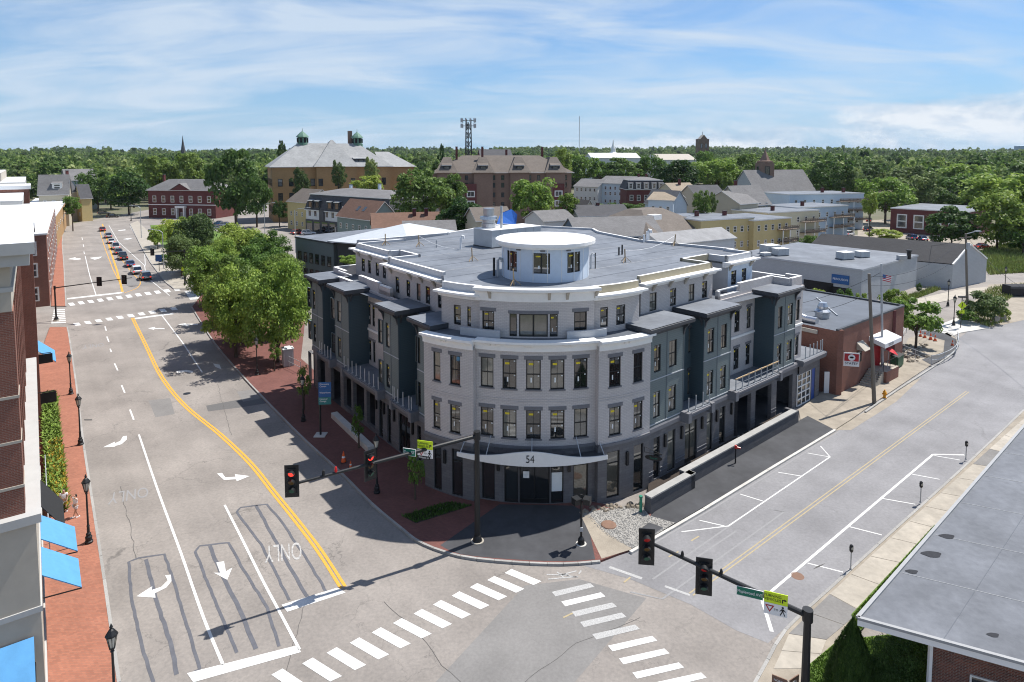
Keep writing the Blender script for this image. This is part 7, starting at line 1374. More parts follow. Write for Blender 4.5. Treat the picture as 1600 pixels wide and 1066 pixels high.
# ---------------------------------------------------------------- street furniture
def loc_build(mb, name, T): 
    o = mb.build(name); o.parent = T; return o
def lamp_proto():
    T = thing('street_lamp', '', 'street lamp', (0, 0, 0), 'black lantern street lamps', rz=0)
    b = MB(); b.lathe((0, 0, 0), [(0, 0), (.24, 0), (.24, .12), (.19, .16), (.2, .42), (.14, .5), (.15, .62), (.085, .7), (.08, 1.1), (.1, 1.14), (.06, 1.2), (.05, 3.25), (.09, 3.3), (.05, 3.36), (.12, 3.42), (.13, 3.5)], 'black_metal', 12); loc_build(b, 'post', T)
    b = MB(); b.lathe((0, 0, 0), [(.11, 3.5), (.21, 4.05)], 'lamp_glass', 8); o = loc_build(b, 'lantern_glass', T)
    b = MB(); b.lathe((0, 0, 0), [(.26, 4.03), (.24, 4.1), (.12, 4.28), (.05, 4.34), (.07, 4.42), (.02, 4.55), (0, 4.6)], 'black_metal', 8); loc_build(b, 'lantern_cap', T)
    for i in range(8): a = i*math.pi/4; b = MB(); b.bar((.115*math.cos(a), .115*math.sin(a), 3.5), (.215*math.cos(a), .215*math.sin(a), 4.05), .025, .025, 'black_metal'); loc_build(b, 'lantern_rib', T)
    return T
lp = lamp_proto()
for x, y, lab in ((126, 695, 'second from the bottom on the left pavement'), (111, 616, 'third from the bottom on the left pavement'), (139, 848, 'beside the black awning on the left pavement'), (181, 1128, 'cut off at the bottom left, nearest the camera'), (589, 770, 'in front of the rounded corner behind the signal arm'), (402, 586, 'under the street trees on the left street'), (474, 658, 'beside the wayfinding sign'), (1481, 478, 'beyond the pedestrian crossing sign on the right'), (1490, 508, 'next to the yellow pedestrian sign'), (1570, 453, 'farthest right along the side street'), (289, 445, 'by the far crosswalk on the left street')):
    P = G(x, y, .14); place(lp, P, rnd.uniform(0, 1), 'black lantern street lamp '+lab)
def sign_plate(T, name, c, right, w, h, m, t=.03, up=(0, 0, 1)):
    M = plane_M(c, right, up); b = MB(M); b.box(-w/2, w/2, -h/2, h/2, -t, 0, m); return b.build(name, T), M
def head(T, c, right, lit='red', sides=False, back=False):
    """three lens signal head with louvred backplate; c = centre"""
    M = plane_M(c, right, (0, 0, 1)) @ Matrix.Scale(1.28, 4); b = MB(M); b.box(-.30, .30, -.72, .72, -.03, 0, 'black_metal'); b.box(-.18, .18, -.56, .56, -.2, -.03, 'black_metal'); b.box(-.18, .18, -.56, .56, 0, .06, 'black_metal'); o = b.build('signal_head', T)
    for i, (z, m) in enumerate(((.37, 'lens_red'), (0, 'lens_amber'), (-.37, 'lens_green'))):
        k = MB(M @ Matrix.Translation((0, z, .06))); mm = m+'_lit' if lit in m else m; k.lathe((0, 0, 0), [(0, .03), (.13, .015), (.14, 0)], mm, 14); k.build('lens', o)
        k = MB(M @ Matrix.Translation((0, z, .06))); k.lathe((0, 0, 0), [(.15, 0), (.15, .24)], 'black_metal', 10, .1, math.pi-.1); k.build('visor', o)
    return o
def signal(label, base, top, end, heads, r=.17):
    T = thing('traffic_signal', label, 'traffic signal', base[:], 'mast arm traffic signals'); b = MB(); b.tube([base, V(base.x, base.y, top.z+.25)], r*1.15, 'black_metal', 12, r*.9); b.build('mast', T)
    b = MB(); b.lathe(base, [(0, .45), (.22, .42), (.26, .3), (.32, .05), (.34, 0)], 'black_metal', 12); b.lathe(base-V(0, 0, .1), [(.0, .16), (.42, .16), (.42, 0)], 'concrete', 16); b.build('mast_base', T)
    b = MB(); b.tube([top, top.lerp(end, .5), end], r*.8, 'black_metal', 10, r*.45); b.build('mast_arm', T); b = MB(); b.tube([top-V(0, 0, .25), top+V(0, 0, .3)], r*1.35, 'black_metal', 12); b.build('clamp', T)
    return T
def ped_yield(T, c, right, sub=True):
    """lime TURNING VEHICLES plate over the white yield-to-pedestrians plate"""
    o, M = sign_plate(T, 'lime_sign', c+V(0, 0, .26), right, 1.0, .52, 'sign_lime'); text_mesh('lettering', 'TURNING\nVEHICLES', .17, 'ink', T, M @ Matrix.Translation((-.14, 0, .006)))
    k = MB(M @ Matrix.Translation((0, 0, .006))); k.face([(.26, -.16, 0), (.31, -.16, 0), (.31, .02, 0), (.26, .02, 0)], 'ink'); k.face([(.31, -.03, 0), (.36, -.03, 0), (.36, .02, 0), (.31, .02, 0)], 'ink'); k.face([(.36, .06, 0), (.46, -.005, 0), (.36, -.07, 0)], 'ink'); k.build('arrow_symbol', o)
    o, M = sign_plate(T, 'yield_sign', c-V(0, 0, .28), right, 1.0, .54, 'sign_white'); k = MB(M @ Matrix.Translation((-.25, .02, .005))); k.face([(-.2, .16, 0), (.2, .16, 0), (0, -.18, 0)], 'sign_red'); k.build('yield_triangle', o); k = MB(M @ Matrix.Translation((-.25, .03, .009))); k.face([(-.11, .1, 0), (.11, .1, 0), (0, -.09, 0)], 'sign_white'); k.build('yield_centre', o)
    text_mesh('lettering', 'TO', .13, 'ink', T, M @ Matrix.Translation((.02, 0, .006)))
    k = MB(M @ Matrix.Translation((.3, 0, .007)))
    k.lathe((0, .17, 0), [(0, .002), (.05, .001), (.05, 0)], 'ink', 10); k.face([(-.05, .11, 0), (.05, .11, 0), (.04, -.04, 0), (-.04, -.04, 0)], 'ink'); k.face([(-.04, -.03, 0), (.0, -.04, 0), (-.08, -.22, 0), (-.12, -.2, 0)], 'ink'); k.face([(.0, -.03, 0), (.04, -.04, 0), (.12, -.2, 0), (.08, -.22, 0)], 'ink'); k.face([(-.04, .11, 0), (-.14, -.02, 0), (-.11, -.03, 0), (-.03, .05, 0)], 'ink'); k.face([(.04, .11, 0), (.14, 0, 0), (.11, -.02, 0), (.03, .05, 0)], 'ink'); k.build('walking_figure', o)
# signal over the left street
Bp_ = G(746, 846, .14); tA = AT(744, 681, Bp_.y); tA.x = Bp_.x; eA = AT(449, 759, 34.3)
ts = signal('black mast arm signal at the corner with green Deer St plate', Bp_, tA, eA, 2)
ad = (eA-tA).normalized(); rt_ = V(-ad.x, -ad.y, 0).normalized()
for px, y, Y_ in ((458, 749, 34.45), (580, 724, 36.7)): c = AT(px, y, Y_); fr = V(.93, .36, 0) if px < 500 else V(.85, -.5, 0); head(ts, c+V(0, -.22, 0), V(1, .12, 0) if px < 500 else V(.75, .66, 0), 'red')
for t_, m in ((.77, 'cone_orange'), (.83, 'black_metal')): p = tA.lerp(eA, t_); b = MB(); b.lathe(p+V(0, 0, .05), [(.08, 0), (.09, .12), (.06, .3), (0, .34)], 'lens_red' if m == 'cone_orange' else m, 8); b.build('detector', ts)
pD = tA.lerp(eA, .36); o, M = sign_plate(ts, 'street_name_sign', AT(639.5, 707, pD.y-.15), V(1, -.28, 0), .78, .42, 'sign_green'); text_mesh('lettering', 'Deer ST', .24, 'sign_white', ts, M @ Matrix.Translation((0, 0, .006)), sx=.85); b = MB(M @ Matrix.Translation((0, 0, -.002))); b.box(-.41, .41, -.23, .23, -.03, -.002, 'sign_white'); b.build('sign_border', ts)
pS = tA.lerp(eA, .27); ped_yield(ts, AT(664, 702, pS.y-.2), V(1, -.28, 0)); o, M = sign_plate(ts, 'small_black_sign', AT(662, 714.5, pS.y-.18)-V(0, 0, .02), V(1, -.28, 0), .85, .2, 'ink'); text_mesh('lettering', 'Whipple ct', .15, 'sign_white', ts, M @ Matrix.Translation((0, 0, .006)))
# signal at the lower right
Bq = G(1257, 1098, .14); tB = AT(1256, 962, Bq.y); tB.x = Bq.x; eB = AT(1003, 842, 30.2)
tq = signal('black mast arm signal at lower right with green Maplewood Ave plate', Bq, tB, eB, 2)
rB = (tB-eB); rB.z = 0; rB.normalize()
for px, y, Y_ in ((1009, 851, 30.15), (1098, 897, 29.35)): c = AT(px, y, Y_); head(tq, c+V(0, -.2, 0), V(1, -.12, 0) if px < 1050 else V(1, -.25, 0), 'none')
for t_ in (.74, .5): p = tB.lerp(eB, t_); b = MB(); b.lathe(p+V(0, 0, .05), [(.07, 0), (.08, .12), (.05, .26), (0, .3)], 'black_metal', 8); b.build('detector', tq)
pM = tB.lerp(eB, .345); o, M = sign_plate(tq, 'street_name_sign', AT(1171.5, 927, pM.y-.16), rB, 1.12, .40, 'sign_green', up=(0, 0, 1)); text_mesh('lettering', 'Maplewood AVE', .2, 'sign_white', tq, M @ Matrix.Translation((0, 0, .006)), sx=.8); b = MB(M @ Matrix.Translation((0, 0, -.002))); b.box(-.58, .58, -.22, .22, -.03, -.002, 'sign_white'); b.build('sign_border', tq)
pY = tB.lerp(eB, .17); ped_yield(tq, AT(1212, 944, pY.y-.18), rB)
# far signals with tails to the camera
def far_signal(label, bx, by, hz_, ex, ey, heads):
    base = G(bx, by, .13); top = AT(bx, hz_, base.y); top.x = base.x; end = AT(ex, ey, base.y*1.0+rnd.uniform(-1, 1)); T = signal(label, base, top, end, 0, .11)
    for px, y in heads: c = AT(px, y, base.y-.3); M = plane_M(c, (1, 0, 0), (0, 0, 1)); b = MB(M); b.box(-.38, .38, -.7, .7, -.04, .04, 'black_metal'); b.box(-.2, .2, -.55, .55, .04, .2, 'black_metal'); b.build('signal_head', T)
far_signal('dark mast arm signal reaching over the left street from the left', 88, 500, 450, 206, 434, [(155, 440), (194, 437)]); far_signal('grey mast arm signal reaching left from the lawn trees', 290, 443, 392, 203, 396, [(238, 394)]); far_signal('yellow-headed signal at the far end of the left street', 205, 345, 318, 165, 312, [(165, 315), (209, 322)])
# pedestrian signal on the corner
Pp = G(908, 850, .14); T = thing('pedestrian_signal', 'black post with two pedestrian signal boxes at the corner', 'pedestrian signal', Pp[:]); b = MB(); b.tube([Pp, Pp+V(0, 0, 3.3)], .07, 'black_metal', 10); b.lathe(Pp, [(.24, 0), (.2, .35), (.09, .5)], 'black_metal', 10); b.lathe(Pp-V(0, 0, .1), [(0, .13), (.35, .13), (.35, 0)], 'concrete_pale', 12); b.build('post', T)
for dx, a in ((-.36, .5), (.36, -.4)): M = Matrix.Translation(Pp+V(dx, -.1, 2.95)) @ Matrix.Rotation(a, 4, 'Z'); b = MB(M); b.box(-.22, .22, -.2, .2, -.22, .22, 'black_metal'); b.box(-.22, .22, -.36, -.2, .18, .23, 'black_metal'); b.build('signal_box', T); b = MB(); b.bar(Pp+V(0, 0, 2.95), Pp+V(dx*.6, -.05, 2.95), .06, .06, 'black_metal'); b.build('arm', T)
b = MB(); b.box(Pp.x-.09, Pp.x+.09, Pp.y-.16, Pp.y-.06, 1.05, 1.3, 'galvanised'); b.build('push_button', T)
# wayfinding sign
Pw = G(501, 680, .14); T = thing('wayfinding_sign', 'blue and teal wayfinding sign on a black post by left wing', 'sign', Pw[:]); b = MB(); b.tube([Pw, Pw+V(0, 0, 4.6)], .09, 'black_metal', 10); b.build('post', T); b = MB(); b.box(Pw.x-.5, Pw.x+.5, Pw.y-.5, Pw.y+.5, .1, .2, 'concrete_pale'); b.build('footing', T)
for i, (m, tx) in enumerate((('sign_blue', 'Discovery\nCenter'), ('sign_blue', 'Waterfront'), ('sign_teal', 'Hanover\nGarage'))):
    o, M = sign_plate(T, 'sign_panel', AT(507.5, 603.5+i*11.6, Pw.y-.15), (1, .1, 0), 1.1, .66, m); text_mesh('lettering', tx, .2, 'sign_white', T, M @ Matrix.Translation((-.45, .08, .006)), align='LEFT')
# black hanging sign on the right flank of the building
c = AT(1021, 716, 45.0); T = thing('hanging_sign', 'black oval hanging sign on bracket beside the right facade door', 'sign', c[:]); M = plane_M(c, (.93, -.36, 0), (0, 0, 1)); b = MB(M); b.face([(.62*math.cos(t), .2*math.sin(t), 0) for t in rng(0, 5.98, .314)], 'ink'); b.face([(.62*math.cos(t), .2*math.sin(t), -.05) for t in rng(0, 5.98, .314)], 'ink'); b.build('board', T); text_mesh('lettering', 'Tuscan', .2, 'sign_green', T, M @ Matrix.Translation((0, 0, .01))); b = MB(); b.bar(c+V(-.6, .25, .35), c+V(.6, -.2, .35), .04, .04, 'black_metal'); b.bar(c+V(-.6, .25, .35), c+V(-.6, .25, .75), .04, .04, 'black_metal'); b.bar(c+V(-.6, .25, .75), c+V(.6, -.2, .35), .03, .03, 'black_metal'); b.build('bracket', T)
# parking meters
def meter(x, y, lab):
    P = G(x, y, .13); T = thing('parking_meter', 'grey parking meter '+lab, 'parking meter', P[:], 'parking meters on the right pavement'); b = MB(); b.tube([P, P+V(0, 0, 1.15)], .035, 'galvanised', 8); b.lathe(P, [(.09, 0), (.06, .05)], 'galvanised', 8); b.build('pole', T)
    b = MB(); c = P+V(0, 0, 1.1); b.tube([c, c+V(0, 0, .08), c+V(0, 0, .3), c+V(0, 0, .42), c+V(0, 0, .48)], [.06, .11, .12, .1, .03], 'black_metal', 10); b.build('meter_head', T); b = MB(); b.box(c.x-.06, c.x+.06, c.y-.125, c.y-.1, c.z+.2, c.z+.34, 'lamp_glass'); b.build('display', T)
meter(1329, 890, 'nearest the camera'); meter(1438, 785, 'second from the camera'); meter(1509, 718, 'farthest, by the parking line end')
# cones, hydrant, pipes
def cone_proto():
    T = thing('traffic_cone', '', 'traffic cone', (0, 0, 0), 'orange traffic cones', rz=0); b = MB(); b.lathe((0, 0, 0), [(.17, .03), (.11, .3)], 'cone_orange', 12); b.lathe((0, 0, 0), [(.09, .42), (.03, .72), (0, .73)], 'cone_orange', 12); loc_build(b, 'cone_body', T); b = MB(); b.lathe((0, 0, 0), [(.112, .3), (.092, .42)], 'sign_white', 12); loc_build(b, 'reflective_band', T); b = MB(); b.box(-.2, .2, -.2, .2, 0, .03, 'black_metal'); loc_build(b, 'base', T); return T
cp_ = cone_proto()
for x, y, s, lab in ((537, 722, 1.25, 'on the brick pavement behind the signal arm'), (548, 731, .8, 'small one beside the taller cone behind the signal arm'), (1438, 526, 1.2, 'leftmost of the row by the planting island'), (1445, 528, 1.2, 'second of the row by the planting island'), (1454, 531, 1.3, 'middle of the row by the planting island'), (1461, 533, 1.2, 'last of the row by the planting island'), (1488, 540, 1.0, 'alone by the curved island railing')):
    place(cp_, G(x, y, .14 if x < 600 else .1), rnd.uniform(0, 1.5), 'orange traffic cone '+lab, s)
P = G(1382, 622, .1); T = thing('fire_hydrant', 'yellow fire hydrant on the dirt verge', 'fire hydrant', P[:]); b = MB(); b.lathe(P, [(.2, 0), (.2, .06), (.13, .08), (.13, .55), (.18, .57), (.18, .63), (.12, .72), (.05, .82), (.05, .9), (0, .91)], 'hydrant', 14); b.build('barrel', T)
for d in ((1, 0), (-1, 0), (0, -1)): b = MB(); c = P+V(0, 0, .45); b.tube([c, c+V(d[0]*.24, d[1]*.24, 0)], .075, 'hydrant', 10); b.build('outlet', T)
P = G(1149, 724, .12); T = thing('standpipe', 'red and black fire standpipe against the retaining wall', 'standpipe', P[:]); b = MB(); b.tube([P, P+V(0, 0, 1.25)], .06, 'black_metal', 8); b.build('pipe', T); b = MB(); b.lathe(P+V(0, 0, 1.25), [(0, .3), (.1, .26), (.12, 0)], 'lens_red', 10); b.tube([P+V(0, 0, 1.35), P+V(.35, -.1, 1.3)], .08, 'lens_red', 8); b.build('hose_valve', T)
P = G(1001, 800, .14); b = MB(); b.tube([P, P+V(0, 0, 1.1)], .1, 'pipe_green', 10); b.lathe(P+V(0, 0, 1.05), [(.13, 0), (.13, .12), (0, .13)], 'pipe_green', 10); tag(b.build('green_pipe'), 'green capped pipe standing in the gravel by the wall', 'pipe')
# utility poles with wires
def pole(label, x, y, ytop, r=.16, m='wood_pole', arms=(), base=.1, lean=0):
    P = G(x, y, base); top = AT(x+lean, ytop, P.y); top.y = P.y; T = thing('utility_pole', label, 'utility pole', P[:]); b = MB(); b.tube([P, P.lerp(top, .5), top], r, m, 10, r*.7); b.build('pole', T)
    for z, w, a in arms: b = MB(); c = P.lerp(top, 1)+V(0, 0, -z); d = V(math.cos(a), math.sin(a), 0)*w/2; b.bar(c-d, c+d, .1, .12, 'wood_pole'); b.build('crossarm', T)
    return T, top
T, tp1 = pole('tall grey wooden utility pole in front of the bar sign', 1366, 630, 428, .2, lean=-8); T2, tp2 = pole('slimmer grey utility pole by the bar entrance', 1379, 590, 412, .15, 'galvanised', lean=-2); T3, tp3 = pole('wooden utility pole with transformer by the bush', 1512, 500, 365, .2, arms=((.6, 3, .4),), lean=-3); T4, tp4 = pole('grey pole at the end of the left street', 109, 352, 282, .15, 'galvanised'); T5, tp5 = pole('short dark wire pole behind the corner building roof', 955, 398, 352, .18, arms=((.3, 3.5, .3), (1.6, 3, .3)), base=2)
b = MB(); c = tp3+V(.35, -.1, -2.4); b.tube([c, c+V(0, 0, 1.0)], .3, 'galvanised', 10); b.build('transformer', T3); b = MB(); b.bar(tp3+V(0, 0, -.1), tp3+V(1.4, -.3, .4), .1, .1, 'galvanised'); b.box(tp3.x+1.2, tp3.x+2.0, tp3.y-.5, tp3.y-.1, tp3.z+.3, tp3.z+.45, 'galvanised'); b.build('lamp_arm', T3)
def wire(label, a, b_, sag, r=.018):
    k = MB(); k.tube([a.lerp(b_, t)-V(0, 0, 4*sag*t*(1-t)) for t in rng(0, 1, .1)], r, 'ink', 5); tag(k.build('power_line'), label, 'wire')
for i, (a, c_, s) in enumerate(((tp1+V(0, 0, -.3), tp3+V(-.5, 0, -1), 1.5), (tp1+V(0, 0, -1.2), tp3+V(.3, 0, -2.4), 1.6), (tp3+V(.5, 0, -.8), AT(1640, 470, 70), 1.2), (tp1+V(0, 0, -2), K2+rest_u*3+rn*5+V(0, 0, 7.5), .4), (tp2+V(0, 0, -1), K2+rest_u*7+rn*8+V(0, 0, 7.3), .4), (tp5, AT(1100, 330, 160), 1.0), (tp3+V(-.4, 0, -.6), AT(1420, 372, 165), 1.6))):
    wire('thin black overhead wire '+('upper one between the two tall poles', 'lower one between the two tall poles', 'running off the right edge from the transformer pole', 'dropping from the tall pole to the bar roof', 'dropping from the slim pole to the bar roof', 'running right from the short roof pole', 'running back from the transformer pole')[i], a, c_, s, .02 if i < 5 else .03)
def cobra(label, x, y, ytop, dirx, w):
    P = G(x, y, .1); top = AT(x, ytop, P.y); T = thing('street_light', label, 'street light', P[:], 'grey roadway street lights'); b = MB(); b.tube([P, V(P.x, P.y, top.z-.5), V(P.x+dirx*.25*w, P.y, top.z-.05), V(P.x+dirx*w, P.y, top.z+.2)], [.12, .09, .07, .05], 'galvanised', 8); b.build('pole', T); b = MB(); b.box(P.x+dirx*w-.45, P.x+dirx*w+.45, P.y-.18, P.y+.18, top.z+.12, top.z+.3, 'galvanised'); b.build('lamp_head', T)
cobra('grey street light by the lawn on the left street', 256, 420, 360, -1, 2.6); cobra('grey street light nearer the mansion', 221, 372, 322, -1, 2.8); cobra('grey street light beside the large dark mansion tree', 372, 350, 303, 1, 2.8); cobra('grey street light left of the yellow house', 414, 368, 318, 1, 3.0); cobra('grey street light in front of the mansard block', 462, 395, 326, 1, 3.6); cobra('grey street light behind the standing seam roof', 525, 382, 353, 1, 2.5)
# pedestrian crossing sign
P = G(1501, 512, .1); T = thing('crossing_sign', 'yellow diamond pedestrian crossing sign with arrow plate', 'sign', P[:]); b = MB(); b.tube([P, P+V(0, 0, 4.6)], .06, 'black_metal', 8); b.build('post', T); b = MB(); b.box(P.x-.5, P.x+.5, P.y-.2, P.y+.2, 4.55, 4.75, 'black_metal'); b.build('solar_panel', T)
M = plane_M(P+V(0, -.1, 3.3), (1, -.1, 0), (0, 0, 1)); b = MB(M); b.prism([(0, -.62), (.62, 0), (0, .62), (-.62, 0)], -.03, 0, 'sign_lime'); o = b.build('diamond_plate', T)
k = MB(M @ Matrix.Translation((0, 0, .01))); k.lathe((0, .27, 0), [(0, .002), (.07, 0)], 'ink', 10); k.face([(-.07, .18, 0), (.07, .18, 0), (.05, -.05, 0), (-.05, -.05, 0)], 'ink'); k.face([(-.05, -.05, 0), (0, -.05, 0), (-.1, -.33, 0), (-.16, -.3, 0)], 'ink'); k.face([(0, -.05, 0), (.05, -.05, 0), (.16, -.3, 0), (.1, -.33, 0)], 'ink'); k.build('walking_figure', o)
b = MB(M @ Matrix.Translation((0, -.95, 0))); b.box(-.35, .35, -.22, .22, -.03, 0, 'sign_lime'); o = b.build('arrow_plate', T); k = MB(M @ Matrix.Translation((0, -.95, .01))); k.face([(-.2, -.12, 0), (.08, .02, 0), (.04, .1, 0), (-.22, -.04, 0)], 'ink'); k.build('arrow_symbol', o)
for x, y, w, lab in ((249, 424, 1, 'blue wayfinding sign on the far left sidewalk'), (288, 440, 2, 'yellow pedestrian sign by the far crosswalk'), (246, 372, 3, 'white sign on the far left sidewalk')):
    P = G(x, y, .13); T = thing('street_sign', lab, 'sign', P[:]); b = MB(); b.tube([P, P+V(0, 0, 3.2)], .06, 'black_metal', 8); b.build('post', T); sign_plate(T, 'plate', P+V(0, -.1, 2.9 if w != 2 else 2.6), (1, 0, 0), 1.4 if w == 1 else .9, 1.5 if w == 1 else .8, {1: 'sign_blue', 2: 'sign_lime', 3: 'sign_white'}[w])
# planting island railing, dumpster, umbrella, flag
T = thing('pipe_railing', 'galvanised pipe railing around the planting island', 'railing', G(1450, 570, .1)[:]); pts_ = [G(x, y, .1) for x, y in curve([(1408, 553), (1430, 562), (1455, 571), (1475, 566), (1492, 556), (1497, 543), (1496, 532)], 2)]
for p in pts_[::2]: b = MB(); b.tube([p, p+V(0, 0, 1.25)], .04, 'galvanised', 6); b.build('railing_post', T)
for z in (.65, 1.2): b = MB(); b.tube([p+V(0, 0, z) for p in pts_], .035, 'galvanised', 6); b.build('railing_bar', T)
T = thing('pipe_railing', 'sloping pipe railing beside the brick bar wall', 'railing', G(1405, 545, .1)[:]); q0, q1 = G(1398, 552, .1), G(1416, 520, .1)
for t_ in (0, .33, .66, 1): p = q0.lerp(q1, t_); b = MB(); b.tube([p, p+V(0, 0, 2.2)], .04, 'galvanised', 6); b.build('railing_post', T)
for z in (.8, 1.5, 2.2): b = MB(); b.tube([q0+V(0, 0, z), q1+V(0, 0, z)], .035, 'galvanised', 6); b.build('railing_bar', T)
for i in range(44):
    x, y = 1405+rnd.uniform(0, 45), 548+rnd.uniform(-10, 18); P = G(x, y, .1); r_ = rnd.uniform(.12, .36); b = MB(); b.lathe(P, [(0, r_), (r_*.7, r_*.8), (r_, r_*.2), (r_*.9, -.05)], 'rubble', 6); o = b.build('stone'); tag(o, 'rough brown stone heaped in the fenced planting island', 'stone', 'stones in the planting island'); o.data.transform(Matrix.Translation(-P)); o.location = P; o.scale = (rnd.uniform(.7, 1.3), rnd.uniform(.7, 1.3), rnd.uniform(.6, 1.1)); o.rotation_euler = (0, 0, rnd.uniform(0, 6))
sheet('planting_island', [(1408, 552), (1420, 528), (1450, 520), (1485, 530), (1490, 548), (1455, 568)], .115, 'dirt', dl); sheet('asphalt_ramp', [(1455, 570), (1492, 552), (1494, 530), (1460, 514), (1420, 512), (1440, 522), (1476, 532), (1474, 550), (1440, 562)], .12, 'asphalt_dark', dl)
c = G(1397, 572, .1); T = thing('wheeled_dumpster', 'dark green dumpster beside the bar stairs', 'dumpster', c[:]); M = Matrix.Translation(c) @ Matrix.Rotation(.75, 4, 'Z'); b = MB(M); b.prism([(-1.0, -.7), (1.0, -.7), (1.0, .7), (-1.0, .7)], .15, 1.4, 'bin_green'); b.build('bin', T); b = MB(M); b.face([(-1.05, -.75, 1.4), (1.05, -.75, 1.4), (1.05, .75, 1.65), (-1.05, .75, 1.65)], 'ink'); b.face([(-1.05, -.75, 1.4), (-1.05, .75, 1.65), (-1.05, .75, 1.4)], 'ink'); b.face([(1.05, -.75, 1.4), (1.05, .75, 1.65), (1.05, .75, 1.4)], 'ink'); b.build('lid', T)
for x, y in ((-.8, -.5), (.8, -.5), (-.8, .5), (.8, .5)): b = MB(M); b.tube([(x-.04, y, .08), (x+.04, y, .08)], .09, 'tyre', 8); b.build('caster', T)
P = K2+rest_u*9.6-rn*1.3; P.z = 1.36; T = thing('red_umbrella', 'red patio umbrella on the bar landing', 'umbrella', P[:]); b = MB(); b.tube([P, P+V(.1, 0, 2.3)], .03, 'galvanised', 6); b.build('pole', T); b = MB(Matrix.Translation(P+V(.1, 0, 1.9)) @ Matrix.Rotation(.45, 4, 'Y')); b.lathe((0, 0, 0), [(1.0, 0), (.55, .28), (0, .45)], 'umbrella_red', 8); b.build('canopy', T)
P = G(1376, 600, .1); fp = AT(1379, 432, P.y); T = thing('flag', 'small striped flag hanging from the slim pole', 'flag', tp2[:]); c = tp2+V(.1, 0, -1.2); b = MB()
for i in range(7): z0, z1 = -.1*i, -.1*(i+1); m = 'flag_red' if i % 2 == 0 else 'sign_white'; pts2 = [(c+V(.1+x, .1*math.sin(3*x), z0-.25*x), c+V(.1+x, .1*math.sin(3*x), z1-.25*x)) for x in rng(0, 1.0, .2)]; [b.face([p[0], q_[0], q_[1], p[1]], m) for p, q_ in zip(pts2, pts2[1:])]
b.build('stripes', T); b = MB(); b.face([c+V(.1, -.03, 0), c+V(.5, .05, -.1), c+V(.5, .05, -.47), c+V(.1, -.03, -.37)], 'sign_blue'); b.build('canton', T)
# low concrete seat wall and sculpture of brown board at the bottom right
T = thing('low_wall', 'pale low concrete seat wall in front of the left wing', 'wall', fL(12, -2, 0)[:]); b = MB(); a0_, a1_ = G(522, 646, .5), G(580, 700, .5); n_ = (a1_-a0_).cross(V(0, 0, 1)).normalized()*.3; b.prism([tuple((a0_-n_)[:2]), tuple((a1_-n_)[:2]), tuple((a1_+n_)[:2]), tuple((a0_+n_)[:2])], .1, .62, 'concrete_pale'); b.build('wall_block', T)
c = G(1229, 1084, .14); T = thing('brown_sign', 'brown v-shaped sign at the bottom edge by the signal post', 'sign', c[:]); 
for sg, tx in ((-1, 'NORTH'), (1, 'MILL')): M = plane_M(c+V(sg*.35, 0, .6), (1, sg*.6, -.25*-sg if False else 0), (0, 0, 1)); b = MB(M); b.box(-.33, .33, -.2, .2, -.04, 0, 'rust'); b.build('panel', T); text_mesh('lettering', tx, .14, 'sign_white', T, M @ Matrix.Translation((0, 0, .006)))
b = MB(); b.tube([c, c+V(0, 0, .6)], .05, 'black_metal', 8); b.build('post', T)
b = MB(); c = G(1592, 462, 0); b.prism([(c.x-2.2, c.y-1), (c.x+3, c.y-1), (c.x+3, c.y+1.2), (c.x-2.2, c.y+1.2)], .2, 1.9, 'cloth_dark'); b.prism([(c.x-2.4, c.y-1.15), (c.x+3.2, c.y-1.15), (c.x+3.2, c.y-1), (c.x-2.4, c.y-1)], 1.5, 1.9, 'trim_dark'); tag(b.build('skip_container'), 'dark open skip container at the right edge of the dirt yard', 'container')
for i, (x, y) in enumerate(((1556, 503), (1566, 500))): c = G(x, y, .1); b = MB(); b.prism([(c.x-.4, c.y-.3), (c.x+.4, c.y-.3), (c.x+.4, c.y+.3), (c.x-.4, c.y+.3)], .02, .9, 'concrete'); tag(b.build('concrete_block'), 'grey concrete block by the bush, %s one' % ('left', 'right')[i], 'block')
c = G(450, 571, .14); T = thing('portable_toilet', 'grey portable toilet under the trees at the end of left wing', 'portable toilet', c[:]); M = Matrix.Translation(c) @ Matrix.Rotation(.5, 4, 'Z'); b = MB(M); b.box(-.58, .58, -.58, .58, .05, 2.05, 'unit_grey'); b.build('cabin', T); b = MB(M); b.prism([(-.64, -.64), (.64, -.64), (.64, .64), (-.64, .64)], 2.05, 2.15, 'roof_white'); b.face([(-.6, -.6, 2.15), (.6, -.6, 2.15), (.35, 0, 2.38), (-.35, 0, 2.38)], 'roof_white'); b.face([(-.6, .6, 2.15), (.6, .6, 2.15), (.35, 0, 2.38), (-.35, 0, 2.38)], 'roof_white'); b.build('roof', T); b = MB(M); b.box(-.4, .4, -.62, -.585, .15, 1.95, 'block_grey'); b.build('door', T)
T = thing('pipe_railing', 'temporary grey pipe railing in front of the portable toilet', 'railing', G(455, 580, .14)[:]); q0, q1 = G(436, 566, .14), G(470, 583, .14)
for t_ in (0, .5, 1): p = q0.lerp(q1, t_); b = MB(); b.tube([p, p+V(0, 0, 1.3)], .035, 'galvanised', 6); b.build('railing_post', T)
for z in (.65, 1.3): b = MB(); b.tube([q0+V(0, 0, z), q1+V(0, 0, z)], .03, 'galvanised', 6); b.build('railing_bar', T)
